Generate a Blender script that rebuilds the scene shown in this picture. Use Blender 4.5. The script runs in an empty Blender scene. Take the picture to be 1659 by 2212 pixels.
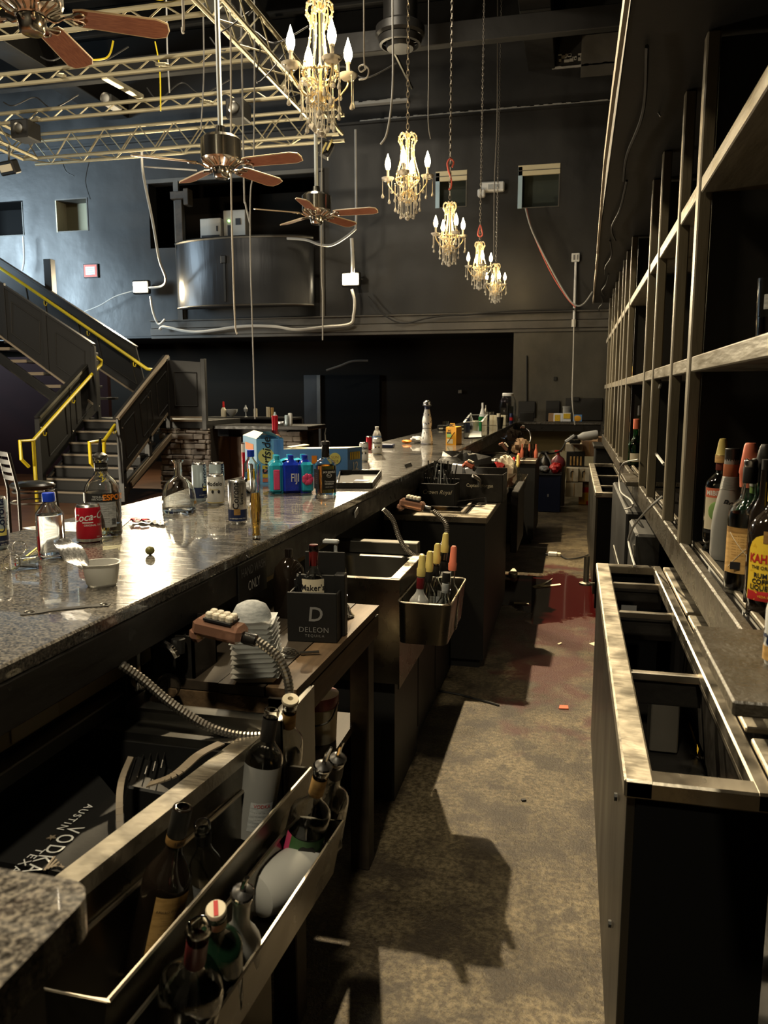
import bpy, bmesh, math, random
from mathutils import Vector, Matrix, Euler
R = random.Random(7)
sc = bpy.context.scene
COL = sc.collection
PI = math.pi

# ---------------------------------------------------------------- camera
IW, IH, FPX, HC = 1659.0, 2212.0, 1700.0, 1.5
TH = math.atan(253 / FPX)
PS = math.atan(410.5 * math.cos(TH) / FPX)
cd = bpy.data.cameras.new('camera')
cd.sensor_fit = 'VERTICAL'; cd.sensor_height = 24.0; cd.lens = 24.0 * FPX / IH
cd.clip_start = 0.02; cd.clip_end = 200
cd.dof.use_dof = True; cd.dof.focus_distance = 3.0; cd.dof.aperture_fstop = 5.6
cam = bpy.data.objects.new('camera', cd); COL.objects.link(cam)
cam.location = (0, 0, HC); cam.rotation_euler = (PI / 2 - TH, 0, PS)
sc.camera = cam

# ---------------------------------------------------------------- world, lights, exposure
w = bpy.data.worlds.new('world'); sc.world = w; w.use_nodes = True
w.node_tree.nodes['Background'].inputs[0].default_value = (0.75, 0.85, 1.0, 1)
w.node_tree.nodes['Background'].inputs[1].default_value = 0.02
def lamp(name, kind, loc, target, energy, color, size=0.1, size_y=None, spot=None, blend=0.4, spread=None):
    l = bpy.data.lights.new(name, kind); l.energy = energy; l.color = color
    o = bpy.data.objects.new(name, l); COL.objects.link(o); o.location = loc
    if kind == 'AREA':
        l.shape = 'RECTANGLE'; l.size = size; l.size_y = size_y or size
    else:
        l.shadow_soft_size = size
    if kind == 'SPOT':
        l.spot_size = spot; l.spot_blend = blend
    if target is not None:
        o.rotation_euler = (Vector(target) - Vector(loc)).to_track_quat('-Z', 'Y').to_euler()
    if spread: l.spread = spread
    o['kind'] = 'helper'
    return o
WARM = (1.0, 0.80, 0.50)
# bright work lamp hung above the bar just over the top of the frame
lamp('bar_work_lamp', 'SPOT', (-1.9, 6.9, 5.75), (-0.35, 2.6, 0.3), 1800, WARM, 0.05, spot=2.2, blend=0.6)
# added soft front fill above the near end of the bar, out of view
lamp('near_fill', 'SPOT', (-3.0, 1.5, 5.2), (-0.3, 2.6, 0.4), 260, WARM, 0.25, spot=1.5, blend=0.5)
# daylight through the entrance doors beyond the left edge
lamp('door_daylight', 'AREA', (-15.5, 9.5, 4.2), (-11.0, 14.5, 4.2), 185, (0.66, 0.86, 1.0), 2.4, 2.6, spread=1.15)
# added overhead area lights lifting the room's dark parts, no fixtures
lamp('overhead_fill', 'AREA', (-8.0, 4.5, 7.2), (-7.0, 7.0, 0.0), 190, (1.0, 0.87, 0.66), 1.2, 0.5)
lamp('overhead_fill', 'AREA', (-3.4, 9.0, 7.4), (-3.2, 9.6, 0.0), 90, (1.0, 0.87, 0.66), 1.2, 0.4)
# added unseen fill low at the left, brightening fans and rig from below
lamp('floor_fill', 'AREA', (-7.6, 5.6, 0.25), (-4.6, 6.6, 5.0), 190, (1.0, 0.86, 0.62), 0.7, 0.5)
# spot lamp over the near end of the aisle, behind the camera
lamp('aisle_lamp', 'SPOT', (-0.45, -0.95, 5.6), (-0.4, 1.9, 0.2), 330, (1.0, 0.86, 0.6), 0.16, spot=0.75, blend=0.9)
vs = sc.view_settings
vs.view_transform = 'Standard'; vs.look = 'None'; vs.exposure = 1.0; vs.gamma = 1; vs.use_curve_mapping = False
sc.cycles.use_denoising = True
sc.cycles.max_bounces = 8; sc.cycles.transparent_max_bounces = 16
sc.cycles.transmission_bounces = 10; sc.cycles.glossy_bounces = 4; sc.cycles.diffuse_bounces = 3
sc.cycles.caustics_reflective = False; sc.cycles.caustics_refractive = False
sc.cycles.sample_clamp_indirect = 4.0

# ---------------------------------------------------------------- pixel rays (1659 x 2212 frame) to world points
_d = Vector((-math.sin(PS) * math.cos(TH), math.cos(PS) * math.cos(TH), -math.sin(TH)))
_r = Vector((math.cos(PS), math.sin(PS), 0))
_u = _r.cross(_d)
def ray(x, y): return _d + _r * ((x - IW / 2) / FPX) - _u * ((y - IH / 2) / FPX)
def PZ(x, y, z):
    v = ray(x, y); return Vector((0, 0, HC)) + v * ((z - HC) / v.z)
def PY(x, y, Y):
    v = ray(x, y); return Vector((0, 0, HC)) + v * (Y / v.y)
def PX(x, y, X):
    v = ray(x, y); return Vector((0, 0, HC)) + v * (X / v.x)
def pxm(Y):     # metres per pixel at depth Y along the bar, roughly
    return Y / FPX

# ---------------------------------------------------------------- mesh builder
class MB:
    def __init__(s): s.v = []; s.f = []; s.mi = []
    def add(s, vs_, fs, M=None, mi=0):
        n = len(s.v)
        s.v += [tuple(M @ Vector(p)) if M is not None else tuple(p) for p in vs_]
        s.f += [tuple(i + n for i in f) for f in fs]
        s.mi += [mi] * len(fs)
        return s
    def box(s, c, d, b=0.0, M=None, mi=0):
        hx, hy, hz = d[0] / 2, d[1] / 2, d[2] / 2
        T = Matrix.Translation(c)
        if M is not None: T = T @ M
        if b <= 0:
            vs_ = [(sx * hx, sy * hy, sz * hz) for sx in (-1, 1) for sy in (-1, 1) for sz in (-1, 1)]
            fs = [(0, 1, 3, 2), (4, 6, 7, 5), (0, 4, 5, 1), (2, 3, 7, 6), (0, 2, 6, 4), (1, 5, 7, 3)]
            return s.add(vs_, fs, T, mi)
        b = min(b, hx * .9, hy * .9, hz * .9); h = (hx, hy, hz)
        idx = {}; vs_ = []
        for sx in (-1, 1):
            for sy in (-1, 1):
                for sz in (-1, 1):
                    sg = (sx, sy, sz)
                    for a in range(3):
                        p = [sg[k] * (h[k] if k == a else h[k] - b) for k in range(3)]
                        idx[(sg, a)] = len(vs_); vs_.append(p)
        fs = []
        for a in range(3):
            o1, o2 = [k for k in range(3) if k != a]
            for sgn in (-1, 1):
                q = []
                for t1, t2 in ((-1, -1), (1, -1), (1, 1), (-1, 1)):
                    g = [0, 0, 0]; g[a] = sgn; g[o1] = t1; g[o2] = t2; q.append(idx[(tuple(g), a)])
                fs.append(tuple(q))
        for a in range(3):
            o1, o2 = [k for k in range(3) if k != a]
            for t1 in (-1, 1):
                for t2 in (-1, 1):
                    g = [0, 0, 0]; g[o1] = t1; g[o2] = t2
                    g0 = list(g); g0[a] = -1; g1 = list(g); g1[a] = 1
                    fs.append((idx[(tuple(g0), o1)], idx[(tuple(g1), o1)], idx[(tuple(g1), o2)], idx[(tuple(g0), o2)]))
        for sx in (-1, 1):
            for sy in (-1, 1):
                for sz in (-1, 1):
                    fs.append(tuple(idx[((sx, sy, sz), a)] for a in range(3)))
        return s.add(vs_, fs, T, mi)
    def bx(s, x0, x1, y0, y1, z0, z1, b=0.0, mi=0):
        return s.box(((x0 + x1) / 2, (y0 + y1) / 2, (z0 + z1) / 2), (abs(x1 - x0), abs(y1 - y0), abs(z1 - z0)), b, None, mi)
    def beam(s, p0, p1, wd, ht, b=0.0, up=(0, 0, 1), mi=0):
        p0, p1 = Vector(p0), Vector(p1); d = p1 - p0; L = d.length; d.normalize()
        u = Vector(up); sd = d.cross(u)
        if sd.length < 1e-4: sd = d.cross(Vector((1, 0, 0)))
        sd.normalize(); u = sd.cross(d)
        M = Matrix((( d.x, sd.x, u.x), (d.y, sd.y, u.y), (d.z, sd.z, u.z))).to_4x4()
        return s.box((p0 + p1) / 2, (L, wd, ht), b, M, mi)
    def lathe(s, prof, n=20, M=None, mi=0, sq=0.0):
        vs_ = []; fs = []; rows = []
        for r_, z in prof:
            if r_ <= 1e-6: rows.append([len(vs_)]); vs_.append((0, 0, z))
            else:
                row = []
                for k in range(n):
                    a = 2 * PI * (k + .5) / n
                    c, si = math.cos(a), math.sin(a)
                    q = 1.0
                    if sq > 0: q = (1 - sq) + sq * min(1.35, 1 / max(abs(c), abs(si)))
                    row.append(len(vs_)); vs_.append((r_ * c * q, r_ * si * q, z))
                rows.append(row)
        for A, B in zip(rows[:-1], rows[1:]):
            if len(A) == 1 and len(B) == 1: continue
            for k in range(n):
                k2 = (k + 1) % n
                if len(A) == 1: fs.append((A[0], B[k2], B[k]))
                elif len(B) == 1: fs.append((A[k], A[k2], B[0]))
                else: fs.append((A[k], A[k2], B[k2], B[k]))
        return s.add(vs_, fs, M, mi)
    def tube(s, pts, r, n=8, caps=True, mi=0, closed=False):
        pts = [Vector(p) for p in pts]; vs_ = []; fs = []; m = len(pts)
        rr = r if isinstance(r, (list, tuple)) else [r] * m
        pu = None
        for i, p in enumerate(pts):
            if closed: t = pts[(i + 1) % m] - pts[i - 1]
            else: t = pts[min(i + 1, m - 1)] - pts[max(i - 1, 0)]
            t.normalize()
            if pu is None:
                pu = t.cross(Vector((0, 0, 1)))
                if pu.length < 1e-3: pu = t.cross(Vector((1, 0, 0)))
            else: pu = pu - t * pu.dot(t)
            pu.normalize(); q = t.cross(pu)
            for k in range(n):
                a = 2 * PI * k / n
                vs_.append(p + pu * (math.cos(a) * rr[i]) + q * (math.sin(a) * rr[i]))
        for i in range(m if closed else m - 1):
            j = (i + 1) % m
            for k in range(n):
                k2 = (k + 1) % n
                fs.append((i * n + k, i * n + k2, j * n + k2, j * n + k))
        if caps and not closed:
            fs.append(tuple(range(n))[::-1]); fs.append(tuple(range((m - 1) * n, m * n)))
        return s.add(vs_, fs, None, mi)
    def ball(s, c, r, n=8, m=6, mi=0, sc_=(1, 1, 1)):
        prof = [(r * math.sin(PI * i / m) if 0 < i < m else 0, -r * math.cos(PI * i / m)) for i in range(m + 1)]
        return s.lathe(prof, n, Matrix.Translation(c) @ Matrix.Diagonal((*sc_, 1)), mi)
    def prism(s, poly, z0, z1, M=None, mi=0):
        n = len(poly)
        vs_ = [(x, y, z0) for x, y in poly] + [(x, y, z1) for x, y in poly]
        fs = [tuple(range(n))[::-1], tuple(range(n, 2 * n))] + [(k, (k + 1) % n, n + (k + 1) % n, n + k) for k in range(n)]
        return s.add(vs_, fs, M, mi)
    def grid(s, fn, nu, nv, th=None, mi=0):
        vs_ = [fn(i / nu, j / nv) for j in range(nv + 1) for i in range(nu + 1)]
        fs = [(j * (nu + 1) + i, j * (nu + 1) + i + 1, (j + 1) * (nu + 1) + i + 1, (j + 1) * (nu + 1) + i) for j in range(nv) for i in range(nu)]
        if th:
            n = len(vs_); vs_ = vs_ + [tuple(Vector(p) - Vector(th)) for p in vs_]
            fs = fs + [tuple(k + n for k in f[::-1]) for f in fs]
            brd = [i for i in range(nu + 1)] + [j * (nu + 1) + nu for j in range(1, nv + 1)] + \
                  [nv * (nu + 1) + i for i in range(nu - 1, -1, -1)] + [j * (nu + 1) for j in range(nv - 1, 0, -1)]
            for a, b in zip(brd, brd[1:] + brd[:1]): fs.append((b, a, a + n, b + n))
        return s.add(vs_, fs, None, mi)
    def mesh(s, name, mats, ang=35, flat=False):
        me = bpy.data.meshes.new(name); me.from_pydata(s.v, [], s.f)
        for m in (mats if isinstance(mats, (list, tuple)) else [mats]): me.materials.append(m)
        if any(s.mi): me.polygons.foreach_set('material_index', s.mi)
        bm = bmesh.new(); bm.from_mesh(me); bmesh.ops.recalc_face_normals(bm, faces=bm.faces); bm.to_mesh(me); bm.free()
        if not flat:
            me.shade_smooth(); me.set_sharp_from_angle(angle=math.radians(ang))
        return me
    def obj(s, name, mats, parent=None, wb=True, ang=35, flat=False):
        return link(name, s.mesh(name, mats, ang, flat), parent, wb)

def link(name, me, parent=None, wb=True):
    o = bpy.data.objects.new(name, me); COL.objects.link(o)
    if parent is not None:
        o.parent = parent
        if wb: o.matrix_parent_inverse = world_of(parent).inverted()
    return o
def world_of(o):
    M = o.matrix_basis.copy()
    if o.parent is not None: M = world_of(o.parent) @ o.matrix_parent_inverse @ M
    return M
def tag(o, label, cat, group=None, kind=None):
    o['label'] = label; o['category'] = cat
    if group: o['group'] = group
    if kind: o['kind'] = kind
    return o
def thing(name, label, cat, loc=(0, 0, 0), rz=0.0, group=None, rot=None):
    o = bpy.data.objects.new(name, None); COL.objects.link(o); o.empty_display_size = 0.05
    o.location = loc; o.rotation_euler = rot if rot is not None else (0, 0, rz)
    return tag(o, label, cat, group)
def struct(name, mb, m, parent=None, ang=35):
    o = mb.obj(name, m, parent, True, ang)
    if parent is None: o['kind'] = 'structure'
    return o
def kids(o): return [c for c in COL.objects if c.parent == o]
def dup(root, loc, rz=None, label=None, group=None):
    def cp(o, par):
        c = o.copy(); COL.objects.link(c)
        if par is not None: c.parent = par
        for k in CH.get(o.name, []): cp(k, c)
        return c
    CH = {}
    for o in COL.objects:
        if o.parent is not None: CH.setdefault(o.parent.name, []).append(o)
    r_ = cp(root, None)
    r_.location = loc
    if rz is not None: r_.rotation_euler = (0, 0, rz)
    if label: r_['label'] = label
    if group: r_['group'] = group
    return r_

def spline(pts, n=8):
    pts = [Vector(p) for p in pts]; out = []
    P = [pts[0]] + pts + [pts[-1]]
    for i in range(1, len(P) - 2):
        for k in range(n):
            t = k / n; a, b, c, d = P[i - 1], P[i], P[i + 1], P[i + 2]
            out.append(0.5 * ((2 * b) + (c - a) * t + (2 * a - 5 * b + 4 * c - d) * t * t + (3 * b - a - 3 * c + d) * t ** 3))
    out.append(pts[-1]); return out

# ---------------------------------------------------------------- materials
def mat(name, col, rough=0.5, metal=0.0, bump=None, var=None, emis=None, estr=0.0, trans=0.0, ior=1.45, coat=0.0, spec=0.5, alpha=1.0, rvar=None, sss=0):
    m = bpy.data.materials.new(name); m.use_nodes = True
    nt = m.node_tree; b = nt.nodes['Principled BSDF']
    b.inputs['Base Color'].default_value = (*col, 1); b.inputs['Roughness'].default_value = rough
    b.inputs['Metallic'].default_value = metal; b.inputs['IOR'].default_value = ior
    b.inputs['Transmission Weight'].default_value = trans; b.inputs['Coat Weight'].default_value = coat
    b.inputs['Specular IOR Level'].default_value = spec; b.inputs['Alpha'].default_value = alpha
    if emis: b.inputs['Emission Color'].default_value = (*emis, 1); b.inputs['Emission Strength'].default_value = estr
    if bump or var or rvar:
        tc = nt.nodes.new('ShaderNodeTexCoord')
    if var:     # (second colour, scale, (sx,sy,sz), lo, hi)
        c2, scl, st, lo, hi = var
        mp = nt.nodes.new('ShaderNodeMapping'); mp.inputs['Scale'].default_value = st
        no = nt.nodes.new('ShaderNodeTexNoise'); no.inputs['Scale'].default_value = scl; no.inputs['Detail'].default_value = 6; no.inputs['Roughness'].default_value = 0.6
        cr = nt.nodes.new('ShaderNodeValToRGB'); cr.color_ramp.elements[0].position = lo; cr.color_ramp.elements[1].position = hi
        cr.color_ramp.elements[0].color = (*col, 1); cr.color_ramp.elements[1].color = (*c2, 1)
        nt.links.new(tc.outputs['Object'], mp.inputs[0]); nt.links.new(mp.outputs[0], no.inputs['Vector'])
        nt.links.new(no.outputs['Fac'], cr.inputs[0]); nt.links.new(cr.outputs[0], b.inputs['Base Color'])
    if rvar:    # (lo, hi, scale, (sx,sy,sz))
        mp = nt.nodes.new('ShaderNodeMapping'); mp.inputs['Scale'].default_value = rvar[3]
        no = nt.nodes.new('ShaderNodeTexNoise'); no.inputs['Scale'].default_value = rvar[2]; no.inputs['Detail'].default_value = 5
        mr = nt.nodes.new('ShaderNodeMapRange'); mr.inputs[1].default_value = 0.3; mr.inputs[2].default_value = 0.7
        mr.inputs[3].default_value = rvar[0]; mr.inputs[4].default_value = rvar[1]
        nt.links.new(tc.outputs['Object'], mp.inputs[0]); nt.links.new(mp.outputs[0], no.inputs['Vector'])
        nt.links.new(no.outputs['Fac'], mr.inputs[0]); nt.links.new(mr.outputs[0], b.inputs['Roughness'])
    if bump:    # (scale, strength, distance, (sx,sy,sz))
        mp = nt.nodes.new('ShaderNodeMapping'); mp.inputs['Scale'].default_value = bump[3] if len(bump) > 3 else (1, 1, 1)
        no = nt.nodes.new('ShaderNodeTexNoise'); no.inputs['Scale'].default_value = bump[0]; no.inputs['Detail'].default_value = 5
        bp = nt.nodes.new('ShaderNodeBump'); bp.inputs['Strength'].default_value = bump[1]; bp.inputs['Distance'].default_value = bump[2]
        nt.links.new(tc.outputs['Object'], mp.inputs[0]); nt.links.new(mp.outputs[0], no.inputs['Vector'])
        nt.links.new(no.outputs['Fac'], bp.inputs['Height']); nt.links.new(bp.outputs[0], b.inputs['Normal'])
    return m

M = {}
M['black_wall'] = mat('black_wall', (0.012, 0.0115, 0.011), 0.5, bump=(3, 0.25, 0.03), var=((0.025, 0.024, 0.023), 0.9, (1, 1, 1), 0.35, 0.7), rvar=(0.35, 0.65, 1.5, (1, 1, 0.4)))
M['black'] = mat('black', (0.008, 0.008, 0.008), 0.55, bump=(30, 0.2, 0.004))
M['black_void'] = mat('black_void', (0.004, 0.004, 0.004), 0.9, spec=0.1)
M['black_gloss'] = mat('black_gloss', (0.014, 0.013, 0.012), 0.3, bump=(45, 0.5, 0.0025, (1, .25, 1)), rvar=(0.25, 0.5, 18, (1, 1, 1)))
M['post'] = mat('post_paint', (0.12, 0.104, 0.072), 0.28, bump=(40, 0.6, 0.003, (1, 1, .12)), rvar=(0.28, 0.5, 25, (1, 1, .3)), spec=0.9)  # black posts lightened: flood light is put into the base colour
M['board'] = mat('board_gloss', (0.05, 0.043, 0.032), 0.3, bump=(90, 0.9, 0.003), rvar=(0.2, 0.42, 14, (1, 1, 1)), spec=0.8)
M['shelf'] = mat('shelf_paint', (0.11, 0.093, 0.064), 0.32, bump=(30, 0.7, 0.004, (1, .15, 1)), rvar=(0.28, 0.5, 20, (1, .3, 1)), spec=0.9)
M['stair_black'] = mat('stair_black', (0.018, 0.018, 0.018), 0.4, bump=(20, 0.1, 0.003))
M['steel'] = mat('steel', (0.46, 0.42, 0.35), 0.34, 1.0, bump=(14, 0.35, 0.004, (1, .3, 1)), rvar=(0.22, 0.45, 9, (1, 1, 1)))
M['steel_rail'] = mat('rail_steel', (0.20, 0.18, 0.145), 0.3, 1.0, bump=(10, 0.25, 0.004, (1, .3, 1)), rvar=(0.2, 0.4, 7, (1, 1, 1)))  # darker copy of steel; its dark surroundings are put into the colour
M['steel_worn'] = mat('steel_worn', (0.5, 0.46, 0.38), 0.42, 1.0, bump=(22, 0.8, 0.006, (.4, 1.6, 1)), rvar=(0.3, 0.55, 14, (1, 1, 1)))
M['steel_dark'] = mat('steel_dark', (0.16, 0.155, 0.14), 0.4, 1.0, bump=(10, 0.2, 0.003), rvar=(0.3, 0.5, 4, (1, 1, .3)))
M['cooler_front'] = mat('cooler_front', (0.055, 0.05, 0.042), 0.4, 0.8, rvar=(0.3, 0.5, 4, (1, 1, .3)))
M['chrome'] = mat('chrome', (0.85, 0.85, 0.86), 0.1, 1.0)
M['nickel'] = mat('nickel', (0.72, 0.69, 0.63), 0.16, 1.0)
M['white_rod'] = mat('white_rod', (0.62, 0.7, 0.74), 0.35)
M['truss'] = mat('truss_metal', (0.42, 0.38, 0.26), 0.45, 0.7)
M['wood_fan'] = mat('fan_wood', (0.24, 0.095, 0.055), 0.45, var=((0.16, 0.055, 0.032), 12, (1, 9, 1), 0.4, 0.62))
M['fan_edge'] = mat('fan_edge', (0.5, 0.4, 0.28), 0.4)
M['yellow'] = mat('yellow_paint', (0.70, 0.55, 0.02), 0.35, bump=(20, 0.15, 0.003))
M['tread'] = mat('worn_nosing', (0.22, 0.18, 0.13), 0.5)
M['stone'] = mat('stone', (0.24, 0.215, 0.19), 0.8, bump=(14, 0.6, 0.02), var=((0.27, 0.24, 0.21), 2.5, (1, 1, 1), 0.35, 0.65))
M['stone_b'] = mat('stone_warm', (0.30, 0.26, 0.23), 0.8, bump=(14, 0.6, 0.02), var=((0.12, 0.105, 0.095), 3, (1, 1, 1), 0.35, 0.65))
M['mortar'] = mat('mortar', (0.04, 0.035, 0.03), 0.9)
M['ply'] = mat('plywood', (0.15, 0.085, 0.045), 0.55, var=((0.09, 0.05, 0.028), 3, (6, 6, .6), 0.35, 0.65))
M['wood'] = mat('rough_wood', (0.15, 0.095, 0.05), 0.6, bump=(16, 0.4, 0.004, (4, .3, 4)), var=((0.07, 0.045, 0.025), 5, (5, .5, 5), 0.35, 0.65))
M['wood_darkened'] = mat('darkened_wood', (0.028, 0.021, 0.015), 0.6, var=((0.05, 0.037, 0.025), 4, (5, .6, 5), 0.35, 0.65))  # darkened so the table top reads as shaded
M['white'] = mat('white_plastic', (0.72, 0.73, 0.72), 0.4)
M['white_t'] = mat('milky_plastic', (0.82, 0.82, 0.78), 0.35, trans=0.45)
M['paper'] = mat('paper', (0.72, 0.76, 0.82), 0.8)
M['cream'] = mat('cream', (0.55, 0.49, 0.33), 0.6, var=((0.42, 0.37, 0.25), 2, (1, 1, 1), 0.4, 0.7))
M['cream_b'] = mat('bright_cream', (0.80, 0.72, 0.48), 0.6)  # brighter copy of cream, making up for the far counter's shade
M['beige'] = mat('beige_metal', (0.36, 0.34, 0.30), 0.5)
M['glass'] = mat('clear_glass', (0.96, 0.97, 0.95), 0.02, trans=1.0, ior=1.45)
M['glass_f'] = mat('frosted_glass', (0.85, 0.86, 0.84), 0.28, trans=0.7, ior=1.4)
M['glass_g'] = mat('green_glass', (0.10, 0.42, 0.12), 0.04, trans=1.0)
M['glass_dg'] = mat('dark_green_glass', (0.01, 0.035, 0.018), 0.05, trans=0.25)
M['glass_b'] = mat('dark_brown_glass', (0.010, 0.007, 0.005), 0.07)
M['pet'] = mat('clear_pet', (0.95, 0.97, 0.98), 0.05, trans=1.0, ior=1.3)
M['water'] = mat('water', (0.97, 0.98, 0.98), 0.0, trans=1.0, ior=1.33)
M['tequila'] = mat('pale_tequila', (0.93, 0.86, 0.55), 0.0, trans=1.0, ior=1.35)
M['gold_liq'] = mat('gold_liquor', (0.85, 0.55, 0.16), 0.05, trans=0.45, ior=1.35)
M['amber'] = mat('amber_liquid', (0.75, 0.30, 0.035), 0.0, trans=0.95, ior=1.35)
M['beer'] = mat('beer', (0.85, 0.52, 0.10), 0.0, trans=0.95, ior=1.34)
M['red_liq'] = mat('red_liquid', (0.35, 0.01, 0.04), 0.05, trans=0.3)
M['crystal'] = mat('crystal', (0.95, 0.92, 0.84), 0.06, trans=0.35, ior=1.6)
M['gilt'] = mat('gilt_beads', (0.85, 0.68, 0.38), 0.3, 0.3, spec=0.8)
M['bulb'] = mat('lit_bulb', (1, .9, .7), 0.3, emis=(1.0, 0.72, 0.34), estr=85)
M['flood'] = mat('flood_lens', (1, 1, 1), 0.3, emis=(1.0, 0.84, 0.55), estr=110)
M['copper'] = mat('copper_wire', (0.55, 0.16, 0.10), 0.4, 0.3)
M['red_cord'] = mat('red_cord', (0.65, 0.12, 0.09), 0.5)
M['chain'] = mat('chain_metal', (0.42, 0.38, 0.33), 0.4, 0.8)
M['cable_g'] = mat('grey_cable', (0.34, 0.34, 0.33), 0.5)
M['cable_b'] = mat('black_cable', (0.02, 0.02, 0.02), 0.5)
M['cable_w'] = mat('white_cable', (0.55, 0.53, 0.48), 0.5)
M['cola'] = mat('cola_red', (0.52, 0.012, 0.03), 0.28, 0.25)
M['alu'] = mat('aluminium', (0.75, 0.76, 0.77), 0.25, 1.0)
M['can_blue'] = mat('pale_blue_can', (0.50, 0.62, 0.70), 0.3, 0.3)
M['can_white'] = mat('white_can', (0.72, 0.74, 0.74), 0.3, 0.1)
M['navy'] = mat('navy', (0.01, 0.02, 0.07), 0.35)
M['blue'] = mat('blue', (0.01, 0.05, 0.55), 0.35)
M['sky'] = mat('sky_blue_card', (0.20, 0.48, 0.78), 0.5)
M['sky_b'] = mat('mid_blue_card', (0.12, 0.30, 0.66), 0.5)
M['sun_y'] = mat('pale_yellow_ink', (0.80, 0.72, 0.22), 0.5)
M['card_top'] = mat('cream_card', (0.78, 0.72, 0.52), 0.6)
M['teal_film'] = mat('teal_film', (0.03, 0.42, 0.62), 0.12, coat=0.6, bump=(22, 0.5, 0.012))
M['blue_film'] = mat('blue_film', (0.012, 0.04, 0.52), 0.12, coat=0.6, bump=(22, 0.5, 0.012))
M['pink'] = mat('pink_film', (0.78, 0.08, 0.22), 0.15, coat=0.6)
M['orange'] = mat('orange_card', (0.82, 0.40, 0.03), 0.5)
M['orange_ink'] = mat('orange_ink', (0.85, 0.25, 0.02), 0.5)
M['green'] = mat('green_plastic', (0.04, 0.42, 0.12), 0.3, trans=0.2)
M['lgreen'] = mat('light_green_ink', (0.35, 0.6, 0.2), 0.5)
M['red'] = mat('red_plastic', (0.55, 0.02, 0.02), 0.4)
M['salmon'] = mat('salmon_plastic', (0.62, 0.17, 0.10), 0.4)
M['gold'] = mat('gold_plastic', (0.55, 0.45, 0.14), 0.4, 0.1)
M['ink'] = mat('black_ink', (0.01, 0.01, 0.012), 0.6)
M['ink_w'] = mat('white_ink', (0.75, 0.76, 0.74), 0.6)
M['ink_g'] = mat('grey_ink', (0.22, 0.22, 0.22), 0.6)
M['lab_k'] = mat('black_label', (0.012, 0.012, 0.012), 0.5)
M['lab_c'] = mat('cream_label', (0.62, 0.56, 0.42), 0.6)
M['lab_g'] = mat('grey_label', (0.30, 0.32, 0.33), 0.6, var=((0.45, 0.47, 0.48), 60, (1, 1, 3), 0.4, 0.6))
M['lab_y'] = mat('yellow_label', (0.75, 0.52, 0.04), 0.5, var=((0.62, 0.38, 0.02), 60, (1, 1, 1), 0.55, 0.6))
M['lab_t'] = mat('tan_label', (0.55, 0.34, 0.12), 0.6, var=((0.42, 0.25, 0.08), 30, (1, 1, 4), 0.45, 0.6))
M['lab_o'] = mat('ochre_label', (0.30, 0.17, 0.05), 0.6, var=((0.22, 0.12, 0.035), 30, (1, 1, 4), 0.45, 0.6))
M['lab_r'] = mat('red_label', (0.42, 0.02, 0.02), 0.5)
M['cardboard'] = mat('cardboard', (0.34, 0.22, 0.13), 0.75, var=((0.28, 0.18, 0.10), 5, (1, 1, 1), 0.4, 0.6))
M['carton_w'] = mat('white_carton', (0.62, 0.55, 0.42), 0.7, var=((0.54, 0.48, 0.36), 4, (1, 1, 1), 0.4, 0.6))
M['foil'] = mat('foil', (0.75, 0.75, 0.74), 0.38, 1.0, bump=(40, 0.8, 0.004))
M['vinyl'] = mat('black_vinyl', (0.015, 0.016, 0.016), 0.25)
M['maroon'] = mat('maroon_wall', (0.014, 0.003, 0.004), 0.8, spec=0.2)
M['grey_panel'] = mat('brown_grey_panel', (0.10, 0.092, 0.078), 0.6, var=((0.07, 0.064, 0.055), 1.5, (1, 1, 1), 0.4, 0.6))
M['wall_lt'] = mat('smoky_wall', (0.075, 0.068, 0.052), 0.55, var=((0.03, 0.028, 0.022), 1.6, (1, 1, .6), 0.35, 0.7))
M['peel'] = mat('bare_plaster', (0.42, 0.41, 0.38), 0.8)
M['olive'] = mat('olive', (0.16, 0.15, 0.05), 0.3)
M['binblue'] = mat('blue_bin', (0.01, 0.018, 0.06), 0.5)
M['gas'] = mat('gas_cylinder', (0.20, 0.19, 0.16), 0.4, 0.6)
M['gas_r'] = mat('maroon_paint', (0.22, 0.04, 0.05), 0.35)
M['gun'] = mat('soda_gun_resin', (0.42, 0.22, 0.15), 0.15, trans=0.5, coat=0.5)
M['btn'] = mat('ivory_buttons', (0.66, 0.60, 0.48), 0.35)
M['hose'] = mat('braided_hose', (0.30, 0.28, 0.25), 0.3, 0.9)
M['drum'] = mat('drum_cladding', (0.03, 0.031, 0.034), 0.3, 0.45, bump=(1.2, 0.25, 0.05, (3, 3, .3)))
M['void_b'] = mat('dark_backroom', (0.009, 0.0065, 0.004), 0.85, spec=0.15)
M['olive_wall'] = mat('olive_reveal', (0.20, 0.19, 0.12), 0.7)
M['window_b'] = mat('booth_glass', (0.05, 0.06, 0.055), 0.1)
M['beige_tr'] = mat('beige_trim', (0.62, 0.55, 0.36), 0.6)
M['blue_tr'] = mat('pale_blue_trim', (0.40, 0.55, 0.66), 0.6)

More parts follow.
